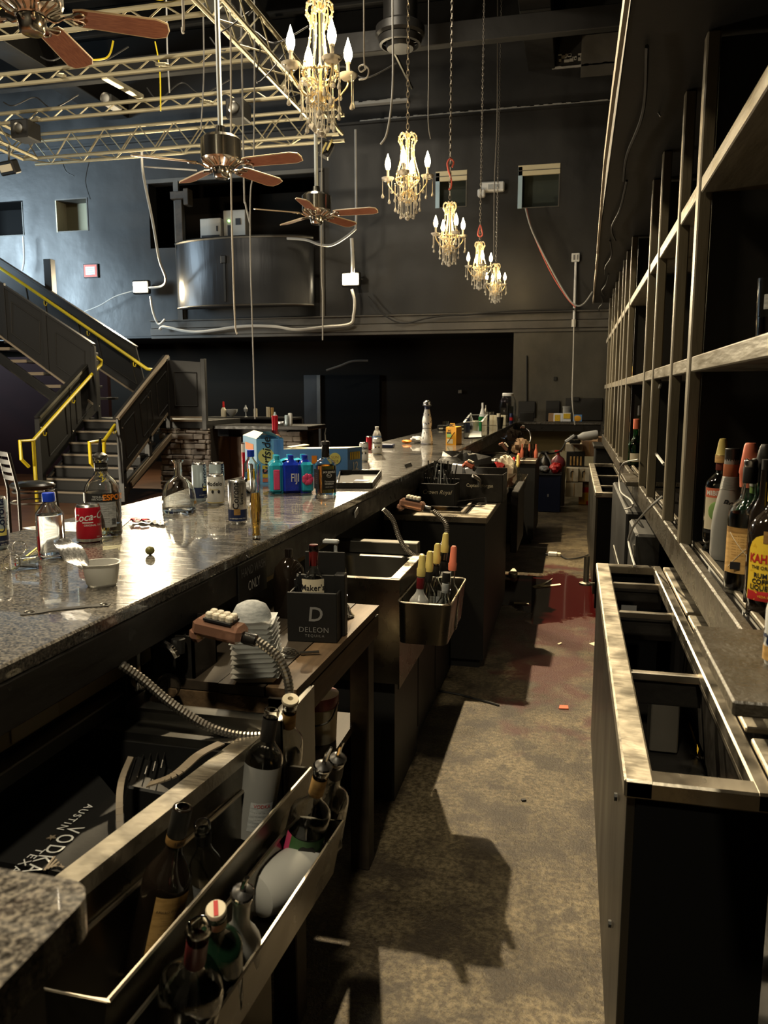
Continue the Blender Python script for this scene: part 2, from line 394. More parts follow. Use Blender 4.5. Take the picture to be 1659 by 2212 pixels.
# granite
def granite(name, sc_=1.0, light=1.0):
    m = bpy.data.materials.new(name); m.use_nodes = True; nt = m.node_tree; b = nt.nodes['Principled BSDF']
    tc = nt.nodes.new('ShaderNodeTexCoord')
    n1 = nt.nodes.new('ShaderNodeTexNoise'); n1.inputs['Scale'].default_value = 190 * sc_; n1.inputs['Detail'].default_value = 4
    cr = nt.nodes.new('ShaderNodeValToRGB'); e = cr.color_ramp.elements
    e[0].position = 0.36; e[0].color = (0.012, 0.011, 0.01, 1); e[1].position = 0.66; e[1].color = (0.20 * light, 0.18 * light, 0.15 * light, 1)
    k = e.new(0.5); k.color = (0.075 * light, 0.069 * light, 0.062 * light, 1)
    n2 = nt.nodes.new('ShaderNodeTexNoise'); n2.inputs['Scale'].default_value = 24; n2.inputs['Detail'].default_value = 5
    mp = nt.nodes.new('ShaderNodeMapping'); mp.inputs['Scale'].default_value = (0.5, 3.2, 1); mp.inputs['Rotation'].default_value = (0, 0, 0.35)
    mr = nt.nodes.new('ShaderNodeMapRange'); mr.inputs[1].default_value = 0.35; mr.inputs[2].default_value = 0.7; mr.inputs[3].default_value = 0.16; mr.inputs[4].default_value = 0.34
    bp = nt.nodes.new('ShaderNodeBump'); bp.inputs['Strength'].default_value = 0.28; bp.inputs['Distance'].default_value = 0.002
    L = nt.links.new
    L(tc.outputs['Object'], n1.inputs['Vector']); L(n1.outputs['Fac'], cr.inputs[0]); L(cr.outputs[0], b.inputs['Base Color'])
    L(tc.outputs['Object'], mp.inputs[0]); L(mp.outputs[0], n2.inputs['Vector']); L(n2.outputs['Fac'], mr.inputs[0]); L(mr.outputs[0], b.inputs['Roughness'])
    L(n2.outputs['Fac'], bp.inputs['Height']); L(bp.outputs[0], b.inputs['Normal'])
    b.inputs['Specular IOR Level'].default_value = 0.8; b.inputs['Coat Weight'].default_value = 0.7; b.inputs['Coat Roughness'].default_value = 0.025
    return m
M['granite'] = granite('granite')

# bar floor: worn sealed concrete with damp brown grime and a wine-red spill of its own shape
def floor_mat():
    m = bpy.data.materials.new('bar_floor'); m.use_nodes = True; nt = m.node_tree; b = nt.nodes['Principled BSDF']
    L = nt.links.new; N = nt.nodes.new
    tc = N('ShaderNodeTexCoord')
    def noise(s, d=6, r=0.6, st=(1, 1, 1)):
        mp = N('ShaderNodeMapping'); mp.inputs['Scale'].default_value = st
        n = N('ShaderNodeTexNoise'); n.inputs['Scale'].default_value = s; n.inputs['Detail'].default_value = d; n.inputs['Roughness'].default_value = r
        L(tc.outputs['Object'], mp.inputs[0]); L(mp.outputs[0], n.inputs['Vector']); return n
    def ramp(n, a, b_, ca, cb):
        c = N('ShaderNodeValToRGB'); c.color_ramp.elements[0].position = a; c.color_ramp.elements[1].position = b_
        c.color_ramp.elements[0].color = (*ca, 1); c.color_ramp.elements[1].color = (*cb, 1); L(n, c.inputs[0]); return c
    n1 = noise(2.2, 8, 0.65); n2 = noise(55, 5, 0.7); n3 = noise(5.0, 8, 0.7)
    base = ramp(n1.outputs['Fac'], 0.38, 0.62, (0.085, 0.066, 0.04), (0.235, 0.19, 0.115))
    fine = ramp(n2.outputs['Fac'], 0.42, 0.60, (0.22, 0.2, 0.18), (1, 1, 1))
    mx = N('ShaderNodeMix'); mx.data_type = 'RGBA'; mx.blend_type = 'MULTIPLY'; mx.inputs[0].default_value = 0.85
    L(base.outputs[0], mx.inputs[6]); L(fine.outputs[0], mx.inputs[7])
    # dark gritty patches
    gr = ramp(n3.outputs['Fac'], 0.49, 0.58, (0, 0, 0), (1, 1, 1))
    mg = N('ShaderNodeMix'); mg.data_type = 'RGBA'; mg.inputs[7].default_value = (0.028, 0.02, 0.014, 1)
    mgf = N('ShaderNodeMath'); mgf.operation = 'MULTIPLY'; mgf.inputs[1].default_value = 0.75
    L(gr.outputs[0], mgf.inputs[0]); L(mgf.outputs[0], mg.inputs[0]); L(mx.outputs[2], mg.inputs[6])
    # spill mask: ellipse about (-0.1, 5.9) broken by noise
    sx = N('ShaderNodeSeparateXYZ'); L(tc.outputs['Object'], sx.inputs[0])
    def ell(cx, cy, rx, ry):
        a = N('ShaderNodeMath'); a.operation = 'SUBTRACT'; a.inputs[1].default_value = cx; L(sx.outputs[0], a.inputs[0])
        a2 = N('ShaderNodeMath'); a2.operation = 'DIVIDE'; a2.inputs[1].default_value = rx; L(a.outputs[0], a2.inputs[0])
        a3 = N('ShaderNodeMath'); a3.operation = 'POWER'; a3.inputs[1].default_value = 2; L(a2.outputs[0], a3.inputs[0])
        c = N('ShaderNodeMath'); c.operation = 'SUBTRACT'; c.inputs[1].default_value = cy; L(sx.outputs[1], c.inputs[0])
        c2 = N('ShaderNodeMath'); c2.operation = 'DIVIDE'; c2.inputs[1].default_value = ry; L(c.outputs[0], c2.inputs[0])
        c3 = N('ShaderNodeMath'); c3.operation = 'POWER'; c3.inputs[1].default_value = 2; L(c2.outputs[0], c3.inputs[0])
        s_ = N('ShaderNodeMath'); s_.operation = 'ADD'; L(a3.outputs[0], s_.inputs[0]); L(c3.outputs[0], s_.inputs[1]); return s_
    nb = noise(3.4, 7, 0.62)
    def mask(e, k, lo, hi):
        mm = N('ShaderNodeMath'); mm.operation = 'MULTIPLY_ADD'; mm.inputs[1].default_value = k; L(nb.outputs['Fac'], mm.inputs[0]); L(e.outputs[0], mm.inputs[2])
        r_ = N('ShaderNodeMapRange'); r_.inputs[1].default_value = lo; r_.inputs[2].default_value = hi; r_.inputs[3].default_value = 1; r_.inputs[4].default_value = 0
        L(mm.outputs[0], r_.inputs[0]); return r_
    m1 = mask(ell(-0.12, 6.0, 0.55, 0.8), 2.4, 1.95, 2.1)      # wet pool
    m2 = mask(ell(-0.02, 5.2, 0.50, 1.9), 5.0, 2.75, 3.3)        # red smears running towards the camera
    md = N('ShaderNodeMix'); md.data_type = 'RGBA'; md.inputs[7].default_value = (0.06, 0.012, 0.01, 1)
    mdf = N('ShaderNodeMath'); mdf.operation = 'MULTIPLY'; mdf.inputs[1].default_value = 0.85
    L(m2.outputs[0], mdf.inputs[0]); L(mdf.outputs[0], md.inputs[0]); L(mg.outputs[2], md.inputs[6])
    me_ = N('ShaderNodeMix'); me_.data_type = 'RGBA'; me_.inputs[7].default_value = (0.032, 0.003, 0.003, 1)
    L(m1.outputs[0], me_.inputs[0]); L(md.outputs[2], me_.inputs[6]); L(me_.outputs[2], b.inputs['Base Color'])
    # roughness
    rr = N('ShaderNodeMapRange'); rr.inputs[1].default_value = 0.35; rr.inputs[2].default_value = 0.65; rr.inputs[3].default_value = 0.28; rr.inputs[4].default_value = 0.5
    L(n3.outputs['Fac'], rr.inputs[0])
    mr = N('ShaderNodeMix'); mr.data_type = 'FLOAT'; mr.inputs[3].default_value = 0.06
    L(m1.outputs[0], mr.inputs[0]); L(rr.outputs[0], mr.inputs[2]); L(mr.outputs[0], b.inputs['Roughness'])
    bp = N('ShaderNodeBump'); bp.inputs['Distance'].default_value = 0.007
    inv = N('ShaderNodeMath'); inv.operation = 'SUBTRACT'; inv.inputs[0].default_value = 0.75; L(m1.outputs[0], inv.inputs[1]); inv.use_clamp = True
    L(inv.outputs[0], bp.inputs['Strength']); n4 = noise(110, 4, 0.7); L(n4.outputs['Fac'], bp.inputs['Height']); L(bp.outputs[0], b.inputs['Normal'])
    return m
M['floor'] = floor_mat()
M['dance'] = mat('dance_floor_wood', (0.14, 0.065, 0.03), 0.3, var=((0.07, 0.03, 0.015), 2.2, (.4, 5, 1), 0.4, 0.6))

# ---------------------------------------------------------------- writing
_tc = {}
def text_mesh(s, size=1.0, shear=0.0, bold=0.0, space=1.0):
    key = (s, shear, bold, space)
    if key not in _tc:
        c = bpy.data.curves.new('lettering', 'FONT'); c.body = s; c.size = 1; c.shear = shear; c.offset = bold; c.space_character = space
        c.align_x = 'CENTER'; c.align_y = 'CENTER'; c.resolution_u = 3
        o = bpy.data.objects.new('lettering', c); COL.objects.link(o)
        dg = bpy.context.evaluated_depsgraph_get(); me = bpy.data.meshes.new_from_object(o.evaluated_get(dg))
        vs_ = [tuple(v.co) for v in me.vertices]; fs = [tuple(p.vertices) for p in me.polygons]
        bpy.data.objects.remove(o); bpy.data.curves.remove(c); bpy.data.meshes.remove(me)
        _tc[key] = (vs_, fs)
    return _tc[key]
def letter(parent, s, m, size, M4=None, cyl=None, z=0, ang=0, rot=0, shear=0.0, bold=0.0, sx=1.0, name='lettering', space=1.0):
    """flat lettering lies in the local XZ plane facing -Y (placed by M4) or wraps a cylinder of radius cyl around the Z axis"""
    vs_, fs = text_mesh(s, 1, shear, bold, space)
    out = []; c, si = math.cos(rot), math.sin(rot)
    for x, y, _ in vs_:
        x *= size * sx; y *= size; x, y = x * c - y * si, x * si + y * c
        if cyl:
            a = -PI / 2 + ang + x / cyl; out.append((cyl * math.cos(a), cyl * math.sin(a), z + y))
        else: out.append((x, 0, y))
    mb = MB(); mb.add(out, fs, M4)
    me = bpy.data.meshes.new(name); me.from_pydata(mb.v, [], mb.f); me.materials.append(m)
    return link(name, me, parent, wb=False)
def wrap(parent, name, m, r, z0, z1, a0, a1, n=14, th=0.0006):
    """label sheet wrapped on a cylinder, angles measured from the -Y (camera) side"""
    def f(u, v):
        a = -PI / 2 + a0 + (a1 - a0) * u; return (r * math.cos(a), r * math.sin(a), z0 + (z1 - z0) * v)
    mb = MB(); mb.grid(f, n, 1)
    return mb.obj(name, m, parent, False)
def TR(x, y, z, rx=0, ry=0, rz=0, s=1.0):
    return Matrix.Translation((x, y, z)) @ Euler((rx, ry, rz)).to_matrix().to_4x4() @ Matrix.Scale(s, 4)

# ================================================================ SETTING
WY = 14.5
mb = MB(); mb.bx(-1.72, 2.0, -1.5, 17.2, -0.12, 0); struct('floor', mb, M['floor'])
mb = MB(); mb.bx(-16, -1.72, -1.5, 17.2, -0.12, 0); struct('floor', mb, M['dance'])
mb = MB(); mb.bx(-16, 2.0, -1.5, 17.2, 8.0, 8.15); struct('ceiling', mb, M['black_wall'])
mb = MB(); mb.bx(0.86, 1.0, -1.5, 17.2, 0, 8); struct('wall_right', mb, M['black_void'])
mb = MB(); mb.bx(-16, 2, 17.0, 17.15, 0, 8); struct('wall_back', mb, M['void_b'])
mb = MB(); mb.bx(-16, 2, -1.6, -1.5, 0, 8); struct('wall_rear', mb, M['black_wall'])
mb = MB(); mb.bx(-16.1, -16, -1.5, 8.2, 0, 8); mb.bx(-16.1, -16, 8.2, 17.2, 5.6, 8); mb.bx(-16.1, -16, 11, 17.2, 0, 5.6); mb.bx(-16.1, -16, 8.2, 11, 0, 2.6)
struct('wall_left', mb, M['black_wall'])
# upper back wall with its openings
holes = [(-12.4, -10.98, 4.71, 5.38), (-10.22, -9.5, 4.73, 5.36), (-8.16, -4.62, 4.33, 5.55), (-2.52, -1.96, 4.79, 5.41), (-1.07, -0.36, 4.71, 5.42)]
xs = sorted({-16, 1.2} | {h[0] for h in holes} | {h[1] for h in holes}); zs = sorted({2.66, 8.0} | {h[2] for h in holes} | {h[3] for h in holes})
mb = MB()
for xa, xb in zip(xs, xs[1:]):
    z_run = None
    for za, zb in list(zip(zs, zs[1:])) + [(None, None)]:
        solid = za is not None and not any(h[0] <= (xa + xb) / 2 <= h[1] and h[2] <= (za + zb) / 2 <= h[3] for h in holes)
        if solid and z_run is None: z_run = za
        if not solid and z_run is not None:
            mb.bx(xa, xb, WY, WY + 0.3, z_run, za if za is not None else 8.0); z_run = None
struct('wall_back', mb, M['black_wall'])
# smoky panel wall under the mezzanine on the right, dark wall further back on the left
mb = MB(); mb.bx(-1.08, 0.86, WY - 0.02, WY + 0.25, 0, 2.66); wl = struct('wall_back', mb, M['wall_lt'])
mb = MB(); mb.bx(-16, -1.08, 16.2, 16.4, 0, 2.66); struct('wall_back', mb, M['void_b'])
mb = MB(); mb.bx(-16, 1.2, WY + 0.01, 17, 2.62, 2.66); struct('ceiling', mb, M['black'])
mb = MB()
for za, zb, d in ((2.80, 2.93, 0.05), (2.66, 2.79, 0.08), (2.93, 2.955, 0.09), (2.60, 2.66, 0.05)): mb.bx(-8.2, 0.86, WY - d, WY + 0.02, za, zb, 0.006)
struct('trim_1', mb, M['grey_panel'])
mb = MB()
for k in range(60):                                        # chipped ledge line across the upper wall
    x = -3.9 + k * 0.075; mb.bx(x, x + 0.08, WY - 0.035, WY, 6.33 + R.uniform(-.01, .01), 6.36 + R.uniform(0, .022))
struct('trim_2', mb, M['peel'])
mb = MB(); mb.bx(-16, 0.86, WY - 0.06, WY, 6.30, 6.335); struct('trim_3', mb, M['black_wall'])
mb = MB()
for k in range(16):
    x = -0.55 + k * 0.075; mb.bx(x, x + 0.075, WY - 0.03, WY, 6.93 + R.uniform(-.005, .005), 6.95 + R.uniform(0, .015))
for k in range(26): mb.box((-0.45 + R.random() * 1.1, WY - 0.01, 7.02 + R.random() * .13), (R.uniform(.02, .09), .015, R.uniform(.01, .05)))
struct('trim_4', mb, M['peel'])
mb = MB()
for k in range(14):
    x = -4.05 + k * 0.075; mb.bx(x, x + 0.075, WY - 0.12, WY, 6.60, 6.63 + R.uniform(0, .035))
struct('trim_5', mb, M['peel'])
# niches
def niche(name, x0, x1, z0, z1, side_m, top_m, back_m, depth=0.3, glass=None):
    t = bpy.data.objects.new(name, None); COL.objects.link(t); t.location = ((x0 + x1) / 2, WY, z0); t['kind'] = 'structure'
    mb = MB(); mb.bx(x0, x0 + .02, WY - .01, WY + depth, z0, z1); mb.obj('side_reveal', side_m, t)
    mb = MB(); mb.bx(x1 - .02, x1, WY - .01, WY + depth, z0, z1); mb.bx(x0, x1, WY - .005, WY + depth, z0, z0 + .015); mb.obj('frame', M['grey_panel'], t)
    mb = MB(); mb.bx(x0, x1, WY - .012, WY + depth, z1 - .02, z1); mb.obj('top_reveal', top_m, t)
    mb = MB(); mb.bx(x0, x1, WY + depth - .02, WY + depth, z0, z1); mb.obj('pane', back_m, t)
    return t
niche('window_1', -12.4, -10.98, 4.71, 5.38, M['black_void'], M['black_void'], M['black_void'], .6)
t = niche('window_2', -10.22, -9.5, 4.73, 5.36, M['cream'], M['grey_panel'], M['olive_wall'], .34)
for nm, x0, x1, z0, z1 in (('window_3', -2.52, -1.96, 4.79, 5.41), ('window_4', -1.07, -0.36, 4.71, 5.42)):
    t = niche(nm, x0, x1, z0, z1, M['blue_tr'], M['beige_tr'], M['window_b'], .24)
    mb = MB(); mb.bx(x0, x1, WY - .015, WY + .02, z1 - .17, z1, .004); mb.obj('upper_board', M['beige_tr'], t)
    mb = MB(); mb.bx(x0, x1, WY - .025, WY + .01, z1 - .095, z1 - .085); mb.obj('board_gap', M['grey_panel'], t)
    mb = MB(); mb.bx(x0, x0 + .075, WY - .015, WY + .02, z0, z1 - .02, .004); mb.obj('side_board', M['blue_tr'], t)
# booth opening interior
t = bpy.data.objects.new('window_5', None); COL.objects.link(t); t.location = (-6.4, WY, 4.33); t['kind'] = 'structure'
mb = MB(); mb.bx(-8.16, -4.62, 16.0, 16.1, 4.3, 5.6); mb.obj('pane', M['void_b'], t)
mb = MB(); mb.bx(-8.16, -4.62, WY + .28, 16, 4.27, 4.33); mb.obj('sill', M['black'], t)
mb = MB(); mb.bx(-8.2, -4.6, WY - .05, WY, 5.53, 5.60); mb.bx(-7.6, -7.5, WY - .06, WY, 2.95, 5.55); mb.bx(-4.68, -4.6, WY - .05, WY, 2.95, 5.55); mb.obj('frame', M['grey_panel'], t)
mb = MB(); mb.bx(-7.6, -7.25, WY - .2, WY - .05, 5.18, 5.32, .01); mb.bx(-7.3, -7.2, WY - .25, WY - .05, 5.05, 5.35, .01); mb.bx(-7.55, -7.4, WY - .12, WY, 4.33, 5.2, .01); mb.obj('bracket', M['wood_darkened'], t)
# curved, metal-clad front of the booth
t = thing('curved_booth_front', 'dark metal-clad curved balcony front bulging from the black wall', 'balcony', (-6.1, WY, 3.12))
def drum(u, v):
    a = (u - .5) * 2; X = -7.47 + 2.74 * u; Yv = WY - 0.04 - 0.62 * math.sqrt(max(0, 1 - (a * .92) ** 2)); return (X, Yv, 3.14 + 1.2 * v)
mb = MB(); mb.grid(drum, 32, 1, th=(0, -.04, 0)); mb.obj('cladding', M['drum'], t, ang=60)
mb = MB(); mb.tube([Vector(drum(i / 24, 1)) for i in range(25)], .028, 6); mb.obj('top_rail', M['steel_dark'], t)
mb = MB(); mb.tube([Vector(drum(i / 24, 0)) for i in range(25)], .018, 6); mb.obj('bottom_edge', M['steel_dark'], t)
mb = MB(); mb.box((-6.32, WY - .67, 3.95), (.1, .06, .14), .01); mb.bx(-6.33, -6.29, WY - .68, WY - .64, 3.2, 3.9); mb.obj('outlet_box', M['black'], t)
mb = MB(); mb.prism([(-7.47 + 2.74 * i / 16, drum(i / 16, 0)[1]) for i in range(17)], 3.12, 3.15); mb.obj('underside', M['black'], t)
def ebox(x0, x1, z0, z1, label, led=False):
    t = thing('electrical_box', label, 'electrical box', ((x0 + x1) / 2, 15.0, z0), group='wall boxes in the booth')
    mb = MB(); mb.bx(x0, x1, 14.9, 15.1, z0, z1, .01); mb.obj('case', M['beige'], t)
    if led:
        mb = MB(); mb.ball((x0 + .12, 14.89, z1 - .2), .022); mb.obj('pilot_light', mat('green_led', (0, 1, .2), emis=(0.4, 1, .2), estr=4), t)
        mb = MB(); mb.bx(x0 + .26, x0 + .36, 14.885, 14.9, z1 - .28, z1 - .16); mb.bx(x0 + .06, x1 - .1, 14.885, 14.9, z0 + .05, z0 + .07); mb.bx(x0 + .09, x0 + .15, 14.885, 14.9, z0 + .16, z1 - .28); mb.obj('door_catch', M['ink'], t)
    else:
        mb = MB(); mb.bx(x0 + .03, x1 - .03, 14.885, 14.9, z0 + .12, z0 + .16); mb.bx(x1 - .09, x1 - .06, 14.885, 14.9, z1 - .25, z1 - .15); mb.obj('slot', M['ink'], t)
ebox(-7.29, -6.85, 4.45, 4.93, 'smaller beige electrical box with a slot, left of its taller twin')
ebox(-6.79, -6.33, 4.42, 5.06, 'taller beige electrical box with green pilot light in the dark booth', True)
# door frame in the dark back wall, arched valance
t = bpy.data.objects.new('door_1', None); COL.objects.link(t); t.location = (-5.3, 16.1, 0); t['kind'] = 'structure'
p = PY(690, 810, 16.1); q = PY(690, 960, 16.1)
mb = MB(); mb.bx(p.x - .05, p.x + .03, 16.06, 16.2, 0, p.z, .005); mb.obj('jamb', M['grey_panel'], t)
mb = MB(); mb.bx(p.x - .35, p.x - .06, 16.1, 16.2, 0, p.z); mb.obj('jamb_panel', M['black_wall'], t)
mb = MB(); mb.bx(p.x + .03, p.x + 1.3, 16.12, 16.18, 0, p.z); mb.obj('door_leaf', M['black_void'], t)
mb = MB(); mb.tube(spline([PY(705, 800, 15.4), PY(735, 790, 15.4), PY(762, 780, 15.4), PY(795, 779, 15.4)]), .022, 6); struct('trim_6', mb, M['grey_panel'])  # pale tube stands in for the curved highlight on the valance
# fittings on the smoky wall
def wallbox(name, px0, py0, px1, py1, Y, d, m, label, cat, b=.004, group=None):
    a = PY(px0, py0, Y); c = PY(px1, py1, Y)
    mb = MB(); mb.bx(a.x, c.x, Y - d, Y, c.z, a.z, b); o = mb.obj(name, m); return tag(o, label, cat, group)
wallbox('junction_box', 1239, 858, 1251, 866, WY - .02, .08, M['black'], 'small black junction box on the smoky wall right of the hanging cord', 'junction box')
wallbox('wall_panel', 1180, 866, 1208, 908, WY - .02, .05, M['black'], 'dark flat panel fixed low on the smoky wall behind the boxes', 'panel')
wallbox('wall_panel', 1222, 860, 1300, 908, WY - .02, .03, M['black_wall'], 'wide black board leaning at the right end of the smoky wall', 'panel')
wallbox('wall_plate', 1196, 814, 1203, 822, WY - .02, .03, M['black'], 'tiny black wall plate high on the smoky wall', 'wall plate')
wallbox('wall_plate', 990, 842, 998, 850, 16.18, .03, M['steel_dark'], 'tiny metal wall plate on the black wall left of the drink dispenser', 'wall plate')
a = PY(1138, 768, WY - .05); b_ = PY(1138, 885, WY - .05)
mb = MB(); mb.tube([a, b_], .012, 6); mb.box((b_.x, b_.y, b_.z), (.3, .06, .3), .01); tag(mb.obj('wall_conduit', M['black']), 'black conduit running down the smoky wall to a dark box', 'conduit')
t = thing('framed_notice', 'small framed paper notice with a red border on the blue-lit wall', 'notice', tuple(PY(197, 600, WY)))
a = PY(181, 571, WY); c = PY(214, 600, WY)
mb = MB(); mb.bx(a.x, c.x, WY - .03, WY, c.z, a.z, .005); mb.obj('frame', M['black'], t)
mb = MB(); mb.bx(a.x + .02, c.x - .02, WY - .036, WY - .028, c.z + .02, a.z - .02); mb.obj('red_border', mat('red_border', (0.75, 0.13, 0.09), .6), t)
mb = MB(); mb.bx(a.x + .06, c.x - .06, WY - .042, WY - .03, c.z + .06, a.z - .06); mb.obj('sheet', M['paper'], t)
mb = MB()
for k in range(4): mb.bx(a.x + .08, c.x - .08 - .03 * (k % 2), WY - .045, WY - .04, a.z - .1 - k * .04, a.z - .092 - k * .04)
mb.obj('printed_lines', M['ink_g'], t)
wallbox('blank_panel', 1257, 78, 1345, 160, WY, .03, M['grey_panel'], 'blank brown-grey rectangular panel high on the wall by the soffit', 'panel')
# emergency light
t = thing('emergency_light', 'white emergency light unit on the wall behind the chandelier chains', 'emergency light', tuple(PY(1065, 412, WY)))
a = PY(1040, 397, WY); c = PY(1090, 415, WY)
mb = MB(); mb.bx(a.x, c.x, WY - .12, WY, c.z, a.z, .02); mb.obj('body', M['white'], t)
mb = MB(); mb.box((a.x + .02, WY - .14, c.z - .03), (.13, .12, .13), .02); mb.obj('lamp_head', M['white'], t)
mb = MB(); mb.bx(a.x + .13, c.x - .08, WY - .125, WY - .118, c.z + .03, a.z - .05); mb.obj('face', M['lab_g'], t)
# white outlet with conduit
t = thing('surface_outlet', 'white outlet box feeding a white conduit down to the ledge', 'outlet', tuple(PY(1244, 557, WY)))
a = PY(1235, 548, WY); c = PY(1252, 566, WY)
mb = MB(); mb.bx(a.x, c.x, WY - .06, WY, c.z, a.z, .008); mb.obj('box', M['white'], t)
mb = MB(); mb.bx(a.x + .03, a.x + .06, WY - .065, WY - .06, c.z + .03, a.z - .03); mb.bx(a.x + .09, a.x + .11, WY - .065, WY - .06, c.z + .03, a.z - .03); mb.obj('sockets', M['ink_g'], t)
p0 = PY(1244, 566, WY - .04); p1 = PY(1240, 690, WY - .12)
mb = MB(); mb.tube([p0, p1], .022, 8); mb.obj('conduit', M['white'], t)
mb = MB(); mb.tube([p1, p1 + Vector((0, 0, -.13))], .04, 8); mb.obj('end_fitting', M['cable_w'], t)

# ceiling: duct, joists, round diffuser
def dbox(name, x0, x1, y0, y1, z0, z1, label, cat, m='black_wall', b=.01, group=None):
    mb = MB(); mb.bx(x0, x1, y0, y1, z0, z1, b); return tag(mb.obj(name, M[m]), label, cat, group)
dbox('ceiling_duct', -.95, -.5, 4.5, WY - .02, 6.93, 7.5, 'large square black duct boxed along the ceiling to the back wall', 'duct')
for k in range(9):
    Yj = 5.2 + k * 1.1
    dbox('ceiling_joist', -15.9, .8, Yj, Yj + .09, 7.55, 7.98, ['black ceiling joist %s' % s for s in ('nearest the camera', 'second from the camera', 'third from the camera', 'fourth from the camera', 'fifth from the camera', 'sixth from the camera', 'third from the back wall', 'second from the back wall', 'nearest the back wall')][k], 'joist', 'black', group='black joists across the ceiling')
for lab, X in (('left of the round diffuser', -5.2), ('over the dance floor', -9.0)):
    dbox('square_duct', X, X + .5, 6, WY - .02, 6.75, 7.2, 'long black square duct ' + lab, 'duct', 'black_wall')
dbox('steel_beam', -15.9, .8, 12.2, 12.36, 6.55, 6.85, 'black steel beam crossing under the far ceiling', 'beam', 'black_wall')
t = thing('round_diffuser', 'round black ceiling diffuser on a thick drop duct', 'diffuser', (-2.45, 11.2, 6.1))
mb = MB(); mb.lathe([(.23, .35), (.23, 1.85)], 24, TR(-2.45, 11.2, 6.1)); mb.obj('drop_duct', M['black_wall'], t)
mb = MB(); mb.lathe([(.24, .36), (.33, .30), (.335, .2), (.30, .17), (.29, .19), (.25, .21)], 28, TR(-2.45, 11.2, 6.1)); mb.obj('rim', M['black_wall'], t)
mb = MB(); mb.lathe([(.30, .16), (.28, .08), (.25, .07), (.24, .12)], 28, TR(-2.45, 11.2, 6.1)); mb.obj('inner_ring', M['black_wall'], t)
mb = MB(); mb.lathe([(0, .02), (.18, .03), (.20, .08), (0, .1)], 24, TR(-2.45, 11.2, 6.1)); mb.obj('cone', M['black_wall'], t)
p0 = PY(905, 180, 12.5); mb = MB(); mb.tube([PY(840, 88, 12.0), PY(890, 190, 13.2)], .025, 6); tag(mb.obj('conduit_pipe', M['steel_dark']), 'slanting grey conduit beneath the round ceiling diffuser', 'pipe')
mb = MB(); mb.ball(PY(783, 64, WY - .03), .11, 12, 8, sc_=(1.1, 1.1, .75)); tag(mb.obj('smoke_detector', M['beige']), 'pale dome smoke detector left of the round ceiling diffuser', 'smoke detector')

# ---------------------------------------------------------------- soffit over the aisle
t = thing('soffit', 'black boarded soffit hanging over the aisle with a bare wood edge', 'soffit', (.2, 5, 2.45))
def sx0(Y): return .10 + max(0, Y - 3.5) * .0135
mb = MB(); n0 = 1.2; n1 = 8.75
vs_ = []
for Y in (n0, 5.0, n1): vs_ += [(sx0(Y), Y, 2.452), (.855, Y, 2.452), (.855, Y, 2.62), (sx0(Y), Y, 2.62)]
fs = []
for k in (0, 4): fs += [(k, k + 1, k + 5, k + 4), (k + 1, k + 2, k + 6, k + 5), (k + 2, k + 3, k + 7, k + 6), (k + 3, k, k + 4, k + 7)]
fs += [(0, 1, 2, 3), (8, 9, 10, 11)]
mb.add(vs_, fs); mb.obj('board', M['black'], t)
mb = MB()
yy = n0
while yy < n1:
    y2 = min(n1, yy + R.uniform(.5, .9)); mb.beam((sx0(yy) - .008 + R.uniform(-.003, .003), yy, 2.475), (sx0(y2) - .008, y2, 2.475), .012, .055); yy = y2
mb.obj('edge_board', M['tread'], t)
for k in range(5): 
    mb = MB(); Yk = 2.4 + k * 1.4; mb.tube(spline([(sx0(Yk) + .06 + .03 * (k % 2), Yk, 2.435), (sx0(Yk) + .09, Yk + .5, 2.425), (sx0(Yk) + .07, Yk + 1.0, 2.43), (sx0(Yk) + .08 + .03 * (k % 2), Yk + 1.4, 2.435)]), .006, 5); mb.obj('slack_wire', M['cable_b'], t)
mb = MB(); mb.tube(spline([PX(1390, 300, .25), PX(1370, 270, .24), PX(1400, 225, .24), PX(1428, 252, .25)]), .003, 5); mb.obj('wire_loop', M['cable_g'], t)

# ---------------------------------------------------------------- back bar shelving on the right
sh = thing('back_bar_shelving', 'tall black-painted back bar shelving with glossy posts and ledge', 'shelving', (.5, 2.0, 0))
YS = (1.35, 8.9)
post_Y = [2.40, 2.82, 3.46, 3.88, 5.19, 5.68, 6.04, 6.58, 7.15, 7.6, 8.3]
for k, Yp in enumerate(post_Y):
    wdt = .055 if k == 0 else .045
    mb = MB(); mb.bx(.31, .345, Yp - wdt / 2, Yp + wdt / 2, 1.07, 2.45, .004); mb.obj('post', M['post'], sh)
for za, zb in ((2.04, 2.082), (1.563, 1.605)):
    for ya, yb in ((YS[0] - .35, 2.37), (2.43, 3.86), (3.90, 5.66), (5.70, 7.13), (7.17, 8.9)):
        mb = MB(); mb.bx(.315, .84, ya, yb, za, zb, .003); mb.obj('shelf', M['shelf'], sh)
for Yp in (2.41, 3.9, 5.21, 6.6, 7.65):
    mb = MB(); mb.bx(.35, .84, Yp - .012, Yp + .012, 1.08, 2.44); mb.obj('divider', M['black'], sh)
mb = MB(); mb.bx(.835, .858, -.5, 8.9, 1.07, 2.445); mb.obj('back_panel', M['black_void'], sh)
mb = MB(); mb.bx(.322, .86, -.6, 8.9, 1.045, 1.07, .003); mb.obj('ledge', mat('ledge_lacquer', (0.012, 0.011, 0.01), 0.09, bump=(6, .12, .003), coat=.5), sh)
mb = MB(); mb.bx(.310, .335, -.6, 8.9, .985, 1.078, .004); mb.obj('front_rail', M['board'], sh)
mb = MB(); mb.bx(.352, .366, -.6, 8.9, 1.07, 1.080, .002); mb.obj('glass_stop', M['shelf'], sh)
mb = MB(); mb.bx(.53, .858, -.6, 8.9, 0, 1.044); mb.obj('lower_carcass', M['black_void'], sh)
